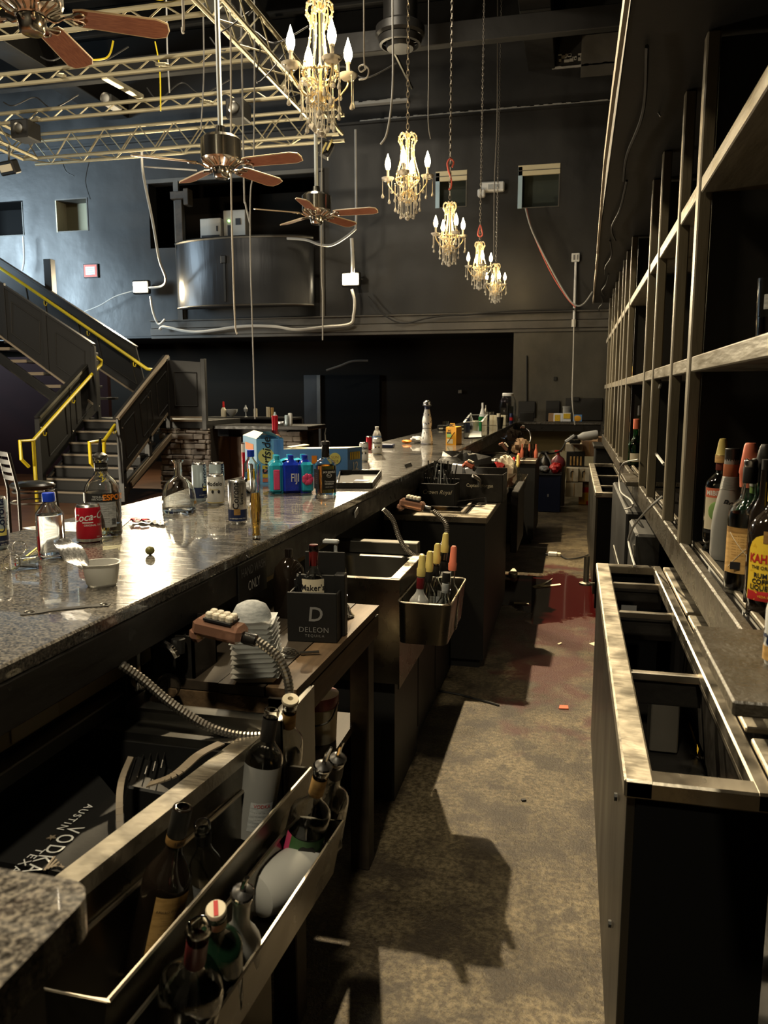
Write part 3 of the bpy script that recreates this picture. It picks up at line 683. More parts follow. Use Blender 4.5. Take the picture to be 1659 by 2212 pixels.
mb = MB(); mb.tube(spline([PX(1427, 830, .34), PX(1417, 870, .34), PX(1410, 930, .34), PX(1409, 965, .34), PX(1434, 1003, .34)]), .006, 6); mb.obj('conduit', M['cable_g'], sh)
# pull-out boards resting on the ledge, jutting over the coolers
def pull(c, label):
    mb = MB(); x0, x1, y0, y1 = c; mb.bx(x0, x1, y0, y1, 1.071, 1.093, .003)
    tag(mb.obj('pull_out_board', M['board']), label, 'board', 'boards jutting over the coolers')
pull((.222, .75, 1.09, 1.452), 'wide glossy black board jutting over the nearest cooler at right')
pull((.254, .50, 3.88, 4.30), 'grey-topped board jutting out beyond the bottles at mid aisle')
pull((.284, .50, 5.0, 5.42), 'farther narrow board jutting out near the green bottles')

# ---------------------------------------------------------------- coolers (open-topped steel bottle coolers)
def cooler(x0, x1, y0, y1, zt, label, parts_near=True):
    t = thing('bottle_cooler', label, 'cooler', ((x0 + x1) / 2, y0, 0), group='steel-rimmed bottle coolers')
    fw = .05
    mb = MB(); mb.bx(x0, x0 + fw, y0, y1, zt - .035, zt, .004); mb.obj('front_rim', M['steel_worn'], t)
    mb = MB(); mb.bx(x0 + .001, x1, y0, y0 + .05, zt - .036, zt - .001, .004); mb.obj('end_rim', M['steel'], t)
    mb = MB(); mb.bx(x0 + .001, x1, y1 - .035, y1, zt - .035, zt - .001, .004); mb.obj('end_rim', M['steel'], t)
    mb = MB(); mb.bx(x1 - .03, x1, y0, y1, zt - .035, zt, .004); mb.obj('rear_rim', M['steel'], t)
    mb = MB(); mb.bx(x0 + .006, x0 + .022, y0 + .01, y1 - .01, .12, zt - .036, .002); mb.obj('front_panel', M['cooler_front'], t)
    mb = MB(); mb.bx(x0 + .022, x1, y0 + .008, y0 + .02, .02, zt - .036); mb.obj('end_panel', M['black_void'], t)
    mb = MB(); mb.bx(x0 + .022, x1, y1 - .02, y1 - .008, .02, zt - .036); mb.obj('end_panel', M['black_void'], t)
    mb = MB(); mb.bx(x0 + .035, x1 - .01, y0 + .02, y1 - .02, .0, .10); mb.obj('base', M['black'], t)
    mb = MB(); mb.bx(x0 + .04, x1 + .10, y0 + .03, y1 - .03, .28, .30); mb.bx(x0 + .03, x0 + .045, y0 + .02, y1 - .02, .1, zt - .04); mb.bx(x1 + .10, x1 + .112, y0 + .02, y1 - .02, .1, zt - .04); mb.obj('liner', M['black_gloss'], t)
    return t
ck = cooler(.108, .352, 1.345, 3.18, .84, 'nearest steel-rimmed bottle cooler, open with dark empty bays')
for Yd in (1.98, 2.55, 2.95):
    mb = MB(); mb.bx(.16, .345, Yd, Yd + .02, .795, .815, .002); mb.obj('cross_bar', M['steel'], ck)
    mb = MB(); mb.bx(.16, .345, Yd + .09, Yd + .096, .70, .77); mb.bx(.16, .345, Yd + .085, Yd + .10, .765, .775); mb.obj('bay_divider', M['black_gloss'], ck)
mb = MB(); mb.bx(.325, .332, 1.38, 3.12, .79, .80); mb.bx(.339, .346, 1.38, 3.12, .80, .81); mb.obj('slide_track', M['steel'], ck)
for ya, yb in ((1.30, 1.55), (1.6, 2.42), (2.45, 3.1)):
    mb = MB(); mb.bx(.352, .41, ya, yb, .838, .852, .003); mb.obj('rear_lid', M['steel_worn'], ck)
mb = MB(); mb.lathe([(0, 0), (.008, 0), (.008, .006), (0, .006)], 8, TR(.112, 1.55, .70, 0, -PI / 2)); mb.lathe([(0, 0), (.008, 0), (.008, .006), (0, .006)], 8, TR(.112, 1.55, .42, 0, -PI / 2)); mb.obj('screw', M['black'], ck)
mb = MB(); mb.lathe([(0, 0), (.028, 0), (.028, .008), (.012, .012), (.012, .12)], 14, TR(.075, 3.3, .72, 0, 0)); mb.bx(.07, .11, 3.295, 3.305, .725, .73); mb.obj('drain_knob', M['steel'], ck)
def small_thing(name, mb, m, label, cat, group=None, loc=None): return tag(mb.obj(name, m), label, cat, group)
mb = MB(); cb = PZ(1542, 1618, .31); mb.grid(lambda u, v: (min(.445, cb.x - .06 + .10 * u), cb.y - .10 + .26 * v, .312 + .02 * abs(math.sin(u * 9 + v)) + .03 * u), 10, 4, th=(0, 0, .004)); tag(mb.obj('paper_bag', M['lab_y']), 'yellow crumpled bag lying in the nearest cooler bay', 'bag')
cb = PZ(1432, 1625, .302); mb = MB(); mb.box((cb.x, cb.y + .05, .40), (.09, .12, .19), .004); tag(mb.obj('carton', M['grey_panel']), 'grey carton standing in the nearest cooler bay', 'carton')
mb = MB(); mb.box((.40, 2.25, .33), (.08, .3, .05), .004); tag(mb.obj('flat_carton', M['cardboard']), 'brown flat carton beside the yellow bag in the cooler', 'carton')
mb = MB(); mb.grid(lambda u, v: (.20 + .055 * u, 3.0, .60 + .12 * v), 4, 2, th=(0, -.002, 0)); tag(mb.obj('data_sticker', M['ink_g']), 'grey data sticker on the far inner wall of the nearest cooler', 'sticker')
c2 = cooler(.165, .42, 5.55, 7.95, .84, 'second steel-rimmed cooler farther down the aisle')
mb = MB(); mb.bx(.21, .41, 6.2, 6.23, .80, .815, .002); mb.bx(.21, .41, 7.0, 7.03, .80, .815, .002); mb.obj('cross_bar', M['steel'], c2)
# black equipment between the coolers
t = thing('black_cabinet', 'tall black cabinet between the two steel coolers', 'cabinet', (.32, 3.4, 0))
mb = MB(); mb.bx(.26, .36, 3.24, 3.65, 0, .95, .01); mb.obj('body', M['black'], t)
mb = MB(); mb.bx(.255, .262, 3.27, 3.29, .05, .9); mb.obj('edge_strip', M['steel_dark'], t)
t = thing('black_cabinet', 'low black cabinet just beyond the wall cord, near the second cooler', 'cabinet', (.3, 4.6, 0))
mb = MB(); mb.bx(.27, .36, 4.0, 5.4, 0, .93, .01); mb.obj('body', M['black'], t)
mb = MB(); mb.bx(.262, .272, 4.1, 4.9, .55, .60, .004); mb.obj('handle_rail', M['steel_dark'], t)
t = thing('black_cabinet', 'black cabinet past the second cooler carrying the far clutter', 'cabinet', (.3, 9.2, 0))
mb = MB(); mb.bx(.25, .5, 8.95, 9.6, 0, .92, .01); mb.obj('body', M['black'], t)
mb = MB(); mb.bx(.23, .5, 8.92, 9.65, .92, .95, .005); mb.obj('top', M['steel_dark'], t)
# cords on that side
def cable(name, pts, r, m, label, cat='cable', n=6, group=None, k=8):
    mb = MB(); mb.tube(spline(pts, k), r, n); return tag(mb.obj(name, M[m]), label, cat, group)
cable('looped_wire', [PX(1431, 1072, .3), PX(1400, 1100, .26), PX(1370, 1135, .25), PX(1358, 1165, .25), PX(1363, 1195, .25), PX(1371, 1222, .25)], .0045, 'cable_g', 'grey cord looping from the shelving into the nearest cooler', 'cord')
cable('looped_wire', [PX(1378, 993, .3), PX(1348, 1000, .28), PX(1338, 1020, .27), PX(1340, 1060, .27), PX(1362, 1080, .26), PX(1366, 1094, .26), PX(1350, 1100, .26)], .004, 'cable_g', 'thin grey cord dropping behind the second cooler', 'cord')

ORD = ['first', 'second', 'third', 'fourth', 'fifth', 'sixth', 'seventh', 'eighth', 'ninth', 'tenth', 'eleventh', 'twelfth', 'thirteenth']

# ================================================================ TRUSSES
TZ = 5.3
def truss(name, p0, p1, label, pitch=.30, w_=.27, h_=.27, group='aluminium stage trusses under the ceiling', flat=False):
    p0, p1 = Vector(p0), Vector(p1); d = (p1 - p0); L = d.length; d.normalize(); s = Vector((-d.y, d.x, 0)); u = Vector((0, 0, 1))
    t = thing(name, label, 'truss', tuple(p0), group=group)
    c = [p0, p0 + s * w_, p0 + u * h_, p0 + s * w_ + u * h_] if not flat else [p0, p0 + u * h_]
    me = None
    for q in c:
        mb = MB(); mb.tube([Vector((0, 0, 0)), d * L], .026, 8)
        if me is None: me = mb.mesh('chord', M['truss'])
        o = link('chord', me, t, False); o.location = q - p0
    n = int(L / pitch)
    def rod(a, b):
        mb = MB(); mb.tube([a, b], .010, 5, caps=False); return mb.mesh('brace', M['truss'])
    r1 = rod(Vector((0, 0, 0)), d * pitch + u * h_); r2 = rod(u * h_, d * pitch); r3 = rod(Vector((0, 0, 0)), d * pitch + s * w_); r4 = rod(s * w_, d * pitch)
    for k in range(n):
        a = d * (pitch * k)
        o = link('brace', r1 if k % 2 == 0 else r2, t, False); o.location = a
        if flat: continue
        o = link('brace', r2 if k % 2 == 0 else r1, t, False); o.location = a + s * w_
        o = link('brace', r3 if k % 2 == 0 else r4, t, False); o.location = a
    return t
truss('stage_truss', (-10.4, 7.93, TZ), (-3.75, 7.93, TZ), 'aluminium truss crossing nearest the camera, behind the nearest fan', h_=.13, pitch=.2, flat=True)
truss('stage_truss', (-10.4, 9.07, TZ), (-3.75, 9.07, TZ), 'aluminium truss crossing second from the camera under the ceiling', h_=.13, pitch=.2, flat=True)
truss('stage_truss', (-10.4, 10.25, TZ), (-3.75, 10.25, TZ), 'aluminium truss crossing third from the camera under the ceiling', h_=.13, pitch=.2, flat=True)
truss('stage_truss', (-8.86, 11.8, TZ), (-3.5, 11.8, TZ), 'farthest crossing aluminium truss with zigzag bracing against the wall', w_=.3, h_=.36)
truss('stage_truss', (-3.45, -2 + 3.3, TZ), (-3.45, 11.8, TZ), 'long aluminium truss running away above the fans toward the wall', pitch=.32)
truss('stage_truss', (-8.60, 5.2, TZ), (-8.60, 11.8, TZ), 'left-hand aluminium truss running away to meet the far corner')
# clamps, speakers and gear on the trusses
for k, (px, py, Yv) in enumerate(((135, 165, 9.0), (352, 142, 9.0), (85, 258, 10.2), (448, 222, 10.2))):
    p = PY(px, py, Yv); mb = MB(); mb.beam(p + Vector((-.14, .12, .07)), p + Vector((.16, -.2, -.08)), .05, .03, .005)
    for q in range(5):
        c = p + Vector((-.10 + .055 * q, .09 - .06 * q, .068 - .028 * q)); mb.box(c, (.02, .02, .02))
    tag(mb.obj('clamp_bar', M['truss']), ['clamp bar on the second truss, under the nearest fan blade', 'clamp bar on the second truss, right of the nearest fan', 'clamp bar on the third truss, far left', 'clamp bar on the third truss, left of the fan rod'][k], 'clamp', 'clamp bars bolted across the trusses')
p = PY(285, 185, 9.6); mb = MB(); mb.beam(PY(225, 165, 9.5), PY(305, 210, 10.3), .09, .06, .006); tag(mb.obj('light_bar', M['truss']), 'long pale light fitting hung between second and third truss', 'light fitting')
def rig_speaker(px0, py0, px1, py1, Y, label):
    a = PY(px0, py0, Y); c = PY(px1, py1, Y); t = thing('rig_speaker', label, 'speaker', ((a.x + c.x) / 2, Y, c.z))
    mb = MB(); mb.bx(a.x, c.x, Y, Y + .3, c.z, a.z, .015); mb.obj('cabinet', M['black'], t)
    mb = MB(); mb.lathe([(0, .01), (.06, .0), (.075, .012), (.08, .0)], 16, TR((a.x + c.x) / 2, Y - .005, (a.z + c.z) / 2, PI / 2)); mb.obj('cone', M['steel_dark'], t)
rig_speaker(486, 212, 524, 252, 10.0, 'black speaker box hung on the third truss right of the rod')
rig_speaker(20, 258, 60, 295, 10.0, 'black speaker box at the left end of the third truss')
rig_speaker(216, 203, 240, 222, 10.3, 'small grey speaker standing on the third truss')
# floodlights
def flood(px, py, Y, label, tiltz=0):
    p = PY(px, py, Y); t = thing('work_floodlight', label, 'floodlight', tuple(p), group='lit work floodlights on the back wall')
    T = TR(p.x, p.y, p.z)
    mb = MB(); mb.box((0, .05, 0), (.36, .10, .26), .02, None); mb.v = [tuple(T @ Vector(v)) for v in mb.v]; mb.obj('housing', M['black'], t)
    mb = MB(); mb.prism([(-.14, -.09), (.14, -.09), (.14, .09), (-.14, .09)], 0, .01, T @ TR(0, -.008, 0, PI / 2)); mb.obj('lens', M['flood'], t)
    mb = MB(); mb.tube([p + Vector((-.2, .05, 0)), p + Vector((-.2, .14, .05)), p + Vector((-.2, .2, .05))], .012, 6); mb.tube([p + Vector((.2, .05, 0)), p + Vector((.2, .14, .05)), p + Vector((.2, .2, .05))], .012, 6); mb.obj('bracket', M['steel_dark'], t)
    # the lamp's own light, just in front of its lens
    lamp('floodlight_lamp', 'AREA', (p.x, p.y - .03, p.z), (p.x + .35 * (0 - p.x), 0.0, 1.2), 140, (1.0, .82, .52), .26, .18)
    return t
flood(303, 620, 14.2, 'glaring work floodlight at left, between the red notice and booth')
flood(757, 603, 14.25, 'glaring work floodlight at right, right of the curved booth')
t = thing('stage_floodlight', 'small unlit floodlight hanging at the far left below the truss', 'floodlight', tuple(PY(20, 360, 11)))
p = PY(20, 362, 11); mb = MB(); mb.box(p, (.34, .14, .2), .02, Euler((.4, 0, -.25)).to_matrix().to_4x4()); mb.obj('housing', M['black'], t)
mb = MB(); mb.box(p + Vector((0, -.08, -.03)), (.26, .02, .1), .004, Euler((.4, 0, -.25)).to_matrix().to_4x4()); mb.obj('lens', M['lab_c'], t)
mb = MB(); mb.tube([p + Vector((0, 0, .08)), p + Vector((.02, 0, .32))], .015, 6); mb.obj('bracket', M['steel_dark'], t)
p = PY(703, 322, 12.0); t = thing('spot_fixture', 'black slatted spot fixture on the wall beyond the fan rod', 'light fixture', tuple(p))
mb = MB(); mb.box(p, (.2, .2, .22), .01, Euler((0, .5, .3)).to_matrix().to_4x4()); mb.obj('body', M['black'], t)
for k in range(4):
    mb = MB(); mb.box(p + Vector((-.03 + .045 * k, -.12, -.04 + .02 * k)), (.03, .01, .17), .0, Euler((0, .5, .0)).to_matrix().to_4x4()); mb.obj('louvre', M['gold'] if k % 2 else M['black'], t)

# ================================================================ CEILING FANS
def fan(px, py, X, label, angles, ps_=1.0):
    h = PX(px, py, X); t = thing('ceiling_fan', label, 'ceiling fan', tuple(h), group='ceiling fans in a row over the dance floor')
    L = lambda x, y, z: (x, y, z)
    mb = MB(); mb.tube([(0, 0, .16), (0, 0, 7.9 - h.z)], .02, 8); mb.obj('down_rod', M['white_rod'], t, False)
    mb = MB(); mb.lathe([(.02, .24), (.035, .24), (.04, .17), (.02, .16)], 12); mb.obj('rod_collar', M['nickel'], t, False)
    mb = MB(); mb.lathe([(.02, .17), (.13, .165), (.155, .14), (.155, .0), (.14, -.02), (.09, -.045), (.07, -.06)], 28); mb.obj('motor_housing', M['nickel'], t, False)
    mb = MB()
    for k in range(20):
        a = 2 * PI * k / 20; mb.tube([(.08 * math.cos(a), .08 * math.sin(a), -.055), (.145 * math.cos(a), .145 * math.sin(a), -.018)], .005, 4)
    mb.obj('vent_ring', M['nickel'], t, False)
    mb = MB(); mb.lathe([(.065, -.055), (.07, -.09), (.06, -.13), (.05, -.14), (0, -.145)], 20); mb.obj('switch_housing', M['nickel'], t, False)
    prof = [(.20, -.052), (.24, -.062), (.60, -.072), (.655, -.05), (.665, 0), (.655, .05), (.60, .072), (.24, .062), (.20, .052)]
    me_b = MB().prism(prof, -.004, .004).mesh('blade', M['wood_fan'])
    mb = MB(); mb.tube([(x, y, 0) for x, y in prof], .0055, 5, closed=True); me_e = mb.mesh('blade_edge', M['fan_edge'])
    mb = MB(); mb.tube(spline([(.07, 0, -.02), (.11, .01, -.03), (.15, .0, -.012), (.19, 0, -.002)], 5), .009, 6)
    for sgn in (-1, 1): mb.tube(spline([(.15, 0, -.012), (.19, .022 * sgn, -.01), (.225, .045 * sgn, -.008), (.25, .028 * sgn, -.008), (.235, .01 * sgn, -.008), (.19, 0, -.01)], 5), .006, 5)
    me_i = mb.mesh('blade_iron', M['nickel'])
    for a in angles:
        Rm = Matrix.Rotation(math.radians(a), 4, 'Z') @ Matrix.Translation((0, 0, -.035)) @ Matrix.Rotation(math.radians(-13), 4, 'X')
        b = link('blade', me_b, t, False); b.matrix_basis = Rm
        e = link('edge_banding', me_e, b, False)
        i_ = link('blade_iron', me_i, t, False); i_.matrix_basis = Rm
    return t
fan(66, 8, -2.7, 'ceiling fan nearest the camera, cut off at the top left', [32, 102, 174, 246, 318])
fan(478, 345, -2.7, 'second ceiling fan, on a long pale rod in front of the booth', [-4, 70, 142, 214])
fan(684, 455, -2.7, 'smallest, farthest ceiling fan, right of the booth', [-2, 70, 142, 214, 275])

# ================================================================ CHANDELIERS
def build_chandelier():
    t = thing('crystal_chandelier', '', 'chandelier', (0, 0, 0), group='crystal chandeliers hung in a row over the bar')
    mb = MB(); mb.lathe([(0, .16), (.012, .17), (.02, .2), (.012, .23), (.008, .30), (.014, .33), (.005, .36), (.005, .62), (.014, .635), (0, .645)], 10); mb.obj('stem', M['gilt'], t, False)
    # lyre shaped beaded frame
    prof = [(.012, .60), (.035, .635), (.062, .625), (.07, .585), (.052, .55), (.050, .48), (.068, .40), (.088, .33), (.085, .285), (.055, .26), (.035, .235), (.05, .20), (.065, .175), (.05, .15), (.025, .155), (.015, .12)]
    P = spline([(r_, 0, z) for r_, z in prof], 4)
    mb = MB(); mb.tube(P, .0042, 5)
    mb2 = MB()
    for k in range(0, len(P), 3): mb2.ball(P[k], .0075, 6, 4)
    mb3 = MB(); q = spline([(.03, 0, .60), (.055, 0, .59), (.05, 0, .54), (.03, 0, .50), (.034, 0, .42), (.048, 0, .35)], 4); mb3.tube(q, .0035, 5)
    for k in range(0, len(q), 3): mb3.ball(q[k], .006, 6, 4)
    m1, m2, m3 = mb.mesh('scroll_rib', M['gilt']), mb2.mesh('bead_string', M['crystal']), mb3.mesh('inner_scroll', M['gilt'])
    for k in range(8):
        o = link('scroll_rib', m1, t, False); o.rotation_euler = (0, 0, k * PI / 4 + .2)
        b = link('bead_string', m2, o, False); b['kind'] = 'stuff'
        if k % 2 == 0:
            o = link('inner_scroll', m3, t, False); o.rotation_euler = (0, 0, k * PI / 4 + .6)
    mb = MB(); mb.tube([(.086 * math.cos(2 * PI * k / 24), .086 * math.sin(2 * PI * k / 24), .305 + .008 * math.sin(k * PI / 3)) for k in range(24)], .004, 5, closed=True)
    for k in range(24): a = 2 * PI * k / 24; mb.ball((.09 * math.cos(a), .09 * math.sin(a), .305), .007, 6, 4)
    mb.obj('bead_ring', M['gilt'], t, False)
    mb = MB(); mb.tube(spline([(.02, 0, .22), (.05, 0, .185), (.09, 0, .195), (.125, 0, .235), (.15, 0, .27), (.155, 0, .30)], 5), .005, 6)
    mb.tube(spline([(.03, 0, .17), (.055, 0, .15), (.075, 0, .17), (.062, 0, .20), (.045, 0, .185)], 5), .0038, 5)
    m_arm = mb.mesh('arm', M['gilt'])
    m_cup = MB().lathe([(.008, .295), (.03, .30), (.048, .318), (.05, .325), (.044, .322), (.028, .306), (.008, .302)], 16).mesh('drip_cup', M['crystal'])
    m_can = MB().lathe([(.0095, .30), (.0095, .375), (.013, .378), (.013, .385), (0, .385)], 10).mesh('candle_tube', M['beige'])
    m_bulb = MB().lathe([(0, .382), (.012, .385), (.021, .41), (.022, .43), (.016, .455), (.008, .478), (.003, .495), (0, .503)], 12).mesh('bulb', M['bulb'])
    mb = MB(); mb.tube([(0, 0, 0), (0, 0, -.78)], .0028, 5, caps=False); mb.lathe([(0, -1.0), (.010, -.985), (.013, -.95), (.010, -.9), (.004, -.82), (.003, -.78)], 8)
    mb.ball((0, 0, 0), .006, 6, 4); m_drop = mb.mesh('crystal_drop', M['crystal'])
    m_bd = MB()
    for k in range(8): m_bd.ball((0, 0, -.06 - .12 * k), .006 * (1 if k % 2 else .75), 6, 4)
    m_bd.lathe([(0, -1.08), (.011, -1.04), (.009, -.99), (0, -.95)], 8); m_bd = m_bd.mesh('bead_drop', M['crystal'])
    def drop(par, x, y, z, L, me, nm='crystal_drop'):
        o = link(nm, me, par, False); o.location = (x, y, z); o.scale = (1, 1, L) if nm == 'crystal_drop' else (1, 1, L); return o
    # balls stay round: the drop mesh is unit long, so build three true lengths instead of stretching
    def drop_mesh(L):
        mb = MB(); mb.tube([(0, 0, 0), (0, 0, -(L - .03))], .0026, 5, caps=False)
        mb.lathe([(0, -L), (.009, -L + .004), (.0115, -L + .013), (.008, -L + .024), (.0035, -L + .034), (.0026, -L + .04)], 8); mb.ball((0, 0, -.004), .006, 6, 4)
        return mb.mesh('crystal_drop', M['crystal'])
    DM = {L: drop_mesh(L) for L in (.08, .11, .14, .17, .20)}
    for k in range(4):
        a = k * PI / 2 + .15
        o = link('arm', m_arm, t, False); o.rotation_euler = (0, 0, a)
        x, y = .155 * math.cos(a), .155 * math.sin(a)
        for me, nm in ((m_cup, 'drip_cup'), (m_can, 'candle_tube'), (m_bulb, 'bulb')):
            q = link(nm, me, t, False); q.location = (x, y, 0)
        for j in range(3):
            b = a + j * 2.1 + .5; q = link('crystal_drop', DM[(.14, .11, .17)[j]], t, False); q.location = (x + .042 * math.cos(b), y + .042 * math.sin(b), .31)
    for j, (n, r_, z, Ls) in enumerate(((10, .10, .27, (.14, .20)), (8, .07, .19, (.14, .17)), (5, .035, .16, (.14,)))):
        for k in range(n):
            a = 2 * PI * k / n + j * .4; q = link('crystal_drop', DM[Ls[k % len(Ls)]], t, False); q.location = (r_ * math.cos(a), r_ * math.sin(a), z)
    mb = MB(); 
    for k in range(7): mb.ball((0, 0, .15 - .015 * k), .006, 6, 4)
    mb.lathe([(0, 0), (.014, .006), (.021, .02), (.014, .034), (.005, .045), (.004, .06)], 10); mb.obj('bottom_pendant', M['crystal'], t, False)
    return t
labs = ['largest crystal chandelier, nearest the camera at the top of the picture',
        'second crystal chandelier along the bar, symmetrical with three bright bulbs',
        'third crystal chandelier, hung by a red cord hook before the niche',
        'fourth crystal chandelier, left half of the overlapping far pair',
        'farthest and smallest crystal chandelier, right of the overlapping pair']
cpos = [(693, 297, .0), (880, 477, -.15), (970, 577, .45), (1035, 628, .2), (1070, 657, .3)]
ch0 = build_chandelier()
CHS = []
for k, (px, py, rz) in enumerate(cpos):
    p = PX(px, py, -1.3)
    if k == 0: o = ch0; o.location = p; o.rotation_euler = (0, 0, .55)
    else: o = dup(ch0, p, rz)
    o['label'] = labs[k]; CHS.append((o, p))
# chains
lk = []
for s_ in range(10):
    a = 2 * PI * s_ / 10; lk.append((.011 * math.cos(a), 0, .024 * math.sin(a)))
m_link = MB().tube(lk, .0035, 5, closed=True).mesh('chain_links', M['chain'])
for k, (o, p) in enumerate(CHS):
    mb = MB(); z = .665; j = 0; top = 7.95 - p.z
    sc_ = 1.0
    while z < top:
        ang = (j % 2) * PI / 2; T = TR(0, 0, z + .024, 0, 0, ang)
        n = len(mb.v); mb.v += [tuple(T @ Vector(v)) for v in [tuple(vv.co) for vv in m_link.vertices]]
        mb.f += [tuple(i + n for i in f.vertices) for f in m_link.polygons]; mb.mi += [0] * len(m_link.polygons)
        z += .038 ; j += 1
    ch = mb.obj('chain_links', M['chain'], o, False, flat=False); ch['kind'] = 'stuff'
    mb = MB(); mb.tube([(.004, .004, .64), (.006, -.004, top)], .0035, 5); mb.obj('flex', M['cable_b'], o, False)
    if k in (0, 2, 3):
        mb = MB(); mb.tube(spline([(.02, 0, .98), (.035, 0, 1.03), (0, 0, 1.06), (-.03, 0, 1.02), (-.02, 0, .95), (.012, 0, .86), (.01, 0, .79), (-.01, 0, .76)] if k == 2 else [(0, 0, .70), (.03, 0, .73), (.02, 0, .80), (0, 0, .85), (-.02, 0, .80), (-.03, 0, .73), (0, 0, .70)], 6), .009, 6); mb.obj('red_cord', M['red_cord'], o, False)

# ================================================================ HANGING CABLES
def hc(pts, Y, r, m, label, cat='cable', k=8):
    P = [PY(a, b, Y if not isinstance(Y, (list, tuple)) else Y[i]) for i, (a, b) in enumerate(pts)]
    if pts[0][1] <= 0: P = [Vector((P[0].x, P[0].y, 7.97))] + P      # carried up to the ceiling
    return cable('hanging_cable', P, r, m, label, cat, 6, None, k)
hc([(306, 326), (310, 380), (330, 480), (344, 560), (358, 600), (350, 618), (322, 622)], [11.9, 12.4, 13, 13.5, 13.8, 14, 14.1], .022, 'cable_g', 'thick grey cable curling down to the left floodlight')
hc([(549, 0), (548, 340), (541, 420), (541, 560), (545, 700), (551, 905)], 8.9, .008, 'cable_g', 'long pale cord hanging from the truss past the booth to the bar')
hc([(497, 0), (499, 300), (500, 440), (504, 600), (508, 700), (512, 722)], 8.2, .009, 'cable_w', 'pale cable hanging past the left side of the curved booth')
hc([(520, 0), (527, 395), (530, 440), (540, 482)], 8.9, .010, 'cable_g', 'short grey cable end hanging beside the long pale cord')
hc([(696, 0), (694, 540), (697, 640), (697, 735)], 9.4, .008, 'cable_g', 'cord hanging straight below the farthest fan')
hc([(768, 280), (769, 400), (769, 480), (762, 500), (720, 528), (690, 528), (660, 518), (620, 515)], 13.8, .022, 'cable_g', 'grey cable sagging from the wall to the top of the curved booth')
hc([(760, 515), (762, 560), (762, 590)], 14.2, .035, 'cable_w', 'thick white conduit dropping to the right floodlight')
hc([(760, 625), (766, 650), (764, 680), (755, 700), (700, 706), (640, 712), (590, 705), (520, 705), (440, 716), (400, 715), (355, 706), (345, 712)], 14.3, .028, 'cable_w', 'white conduit sagging along the ledge between the floodlights')
hc([(325, 640), (330, 672), (342, 700), (356, 690)], 14.2, .02, 'cable_w', 'white cable dropping from the left floodlight to the ledge')
hc([(795, 640), (830, 680), (870, 698), (920, 688), (960, 682), (1010, 680), (1100, 672), (1240, 668)], 14.35, .016, 'cable_b', 'black cable draped along the ledge right of the floodlight')
hc([(1135, 450), (1150, 500), (1190, 580), (1225, 640), (1245, 660), (1262, 655), (1280, 630)], 14.1, .014, 'cable_g', 'pale violet cable sweeping from the right niche to the soffit')
hc([(1137, 450), (1152, 505), (1188, 585), (1222, 640), (1243, 664)], 14.15, .009, 'red_cord', 'thin red wire twisted beside the violet cable from the niche')
hc([(1240, 700), (1238, 780), (1236, 860), (1240, 905), (1242, 918)], 12.6, .010, 'cable_w', 'white cord hanging in front of the smoky wall to the far counter')
hc([(848, 0), (849, 150), (845, 230), (835, 290), (822, 312)], 9.5, .012, 'cable_g', 'grey cable hanging between the first and second chandelier')
hc([(926, 0), (926, 150), (925, 260), (930, 300)], 9.0, .006, 'cable_g', 'thin cord hanging right of the second chandelier chain')
hc([(786, 0), (787, 135), (792, 145), (780, 155), (775, 146), (785, 140), (796, 150), (792, 168), (775, 172)], 8.5, .008, 'cable_w', 'curly white cable end right of the nearest chandelier')
hc([(1075, 0), (1074, 250), (1068, 400), (1067, 560)], 12.9, .0085, 'chain', 'thin rope hanging beside the fourth chandelier', 'rope')
hc([(438, 0), (440, 160), (434, 280)], 8.6, .007, 'cable_g', 'thin cord hanging left of the second fan rod')
hc([(359, 0), (361, 100), (366, 200)], 9.4, .009, 'cable_g', 'short cable hanging from the nearest crossing truss')
hc([(395, 0), (394, 60), (396, 72)], 7.8, .014, 'cable_w', 'white plug end hanging under the first truss', 'plug')
hc([(160, 90), (175, 125), (230, 125), (245, 88)], 8.6, .010, 'yellow', 'yellow-green wire looping below the first truss', 'wire')
hc([(335, 90), (345, 150), (347, 240)], 9.9, .008, 'yellow', 'yellow strap dangling between the second and third truss', 'strap')
hc([(133, 345), (143, 370), (160, 380)], 13.5, .01, 'cable_b', 'short black wire on the blue-lit wall below the truss corner', 'wire')
hc([(195, 340), (185, 390), (195, 430)], 13.9, .008, 'cable_b', 'thin black wire hanging before the square niche', 'wire')
hc([(50, 510), (52, 560), (48, 585)], 14.3, .016, 'cable_w', 'white cable dropping from the black opening at far left')
hc([(178, 675), (215, 660), (250, 640), (290, 628)], 14.3, .010, 'cable_w', 'pale cable running from the stair rail up to the left floodlight')
hc([(312, 360), (360, 363), (425, 368)], 12.3, .012, 'cable_w', 'pale cable strung across the booth opening')
for k in range(9):      # tangles on the trusses
    x = -9.5 + k * .75; Yt = (7.9, 9.1, 10.3)[k % 3]
    pts = [(x, Yt, TZ + .3), (x + .2, Yt - .05, TZ + .22 - .1 * (k % 2)), (x + .5, Yt + .02, TZ + .33), (x + .8, Yt - .03, TZ + .15), (x + 1.2, Yt, TZ + .3)]
    mb = MB(); mb.tube(spline(pts, 6), .009, 5); tag(mb.obj('truss_cable', M['cable_b' if k % 3 else 'yellow']), ORD[k] + ' slack cable from the left along the crossing trusses', 'cable', 'slack cables lying along the trusses')
for k in range(8):
    y = 3.2 + k * 1.05; pts = [(-3.72, y, TZ + .28), (-3.5, y + .3, TZ + .05), (-3.66, y + .6, TZ - .06 - .1 * (k % 3)), (-3.45, y + 1.0, TZ + .2), (-3.6, y + 1.3, TZ + .3)]
    mb = MB(); mb.tube(spline(pts, 6), .008, 5); tag(mb.obj('truss_cable', M['cable_b']), ORD[k] + ' black cable winding on the long truss, counted from the camera', 'cable', 'black cables wound along the long truss')

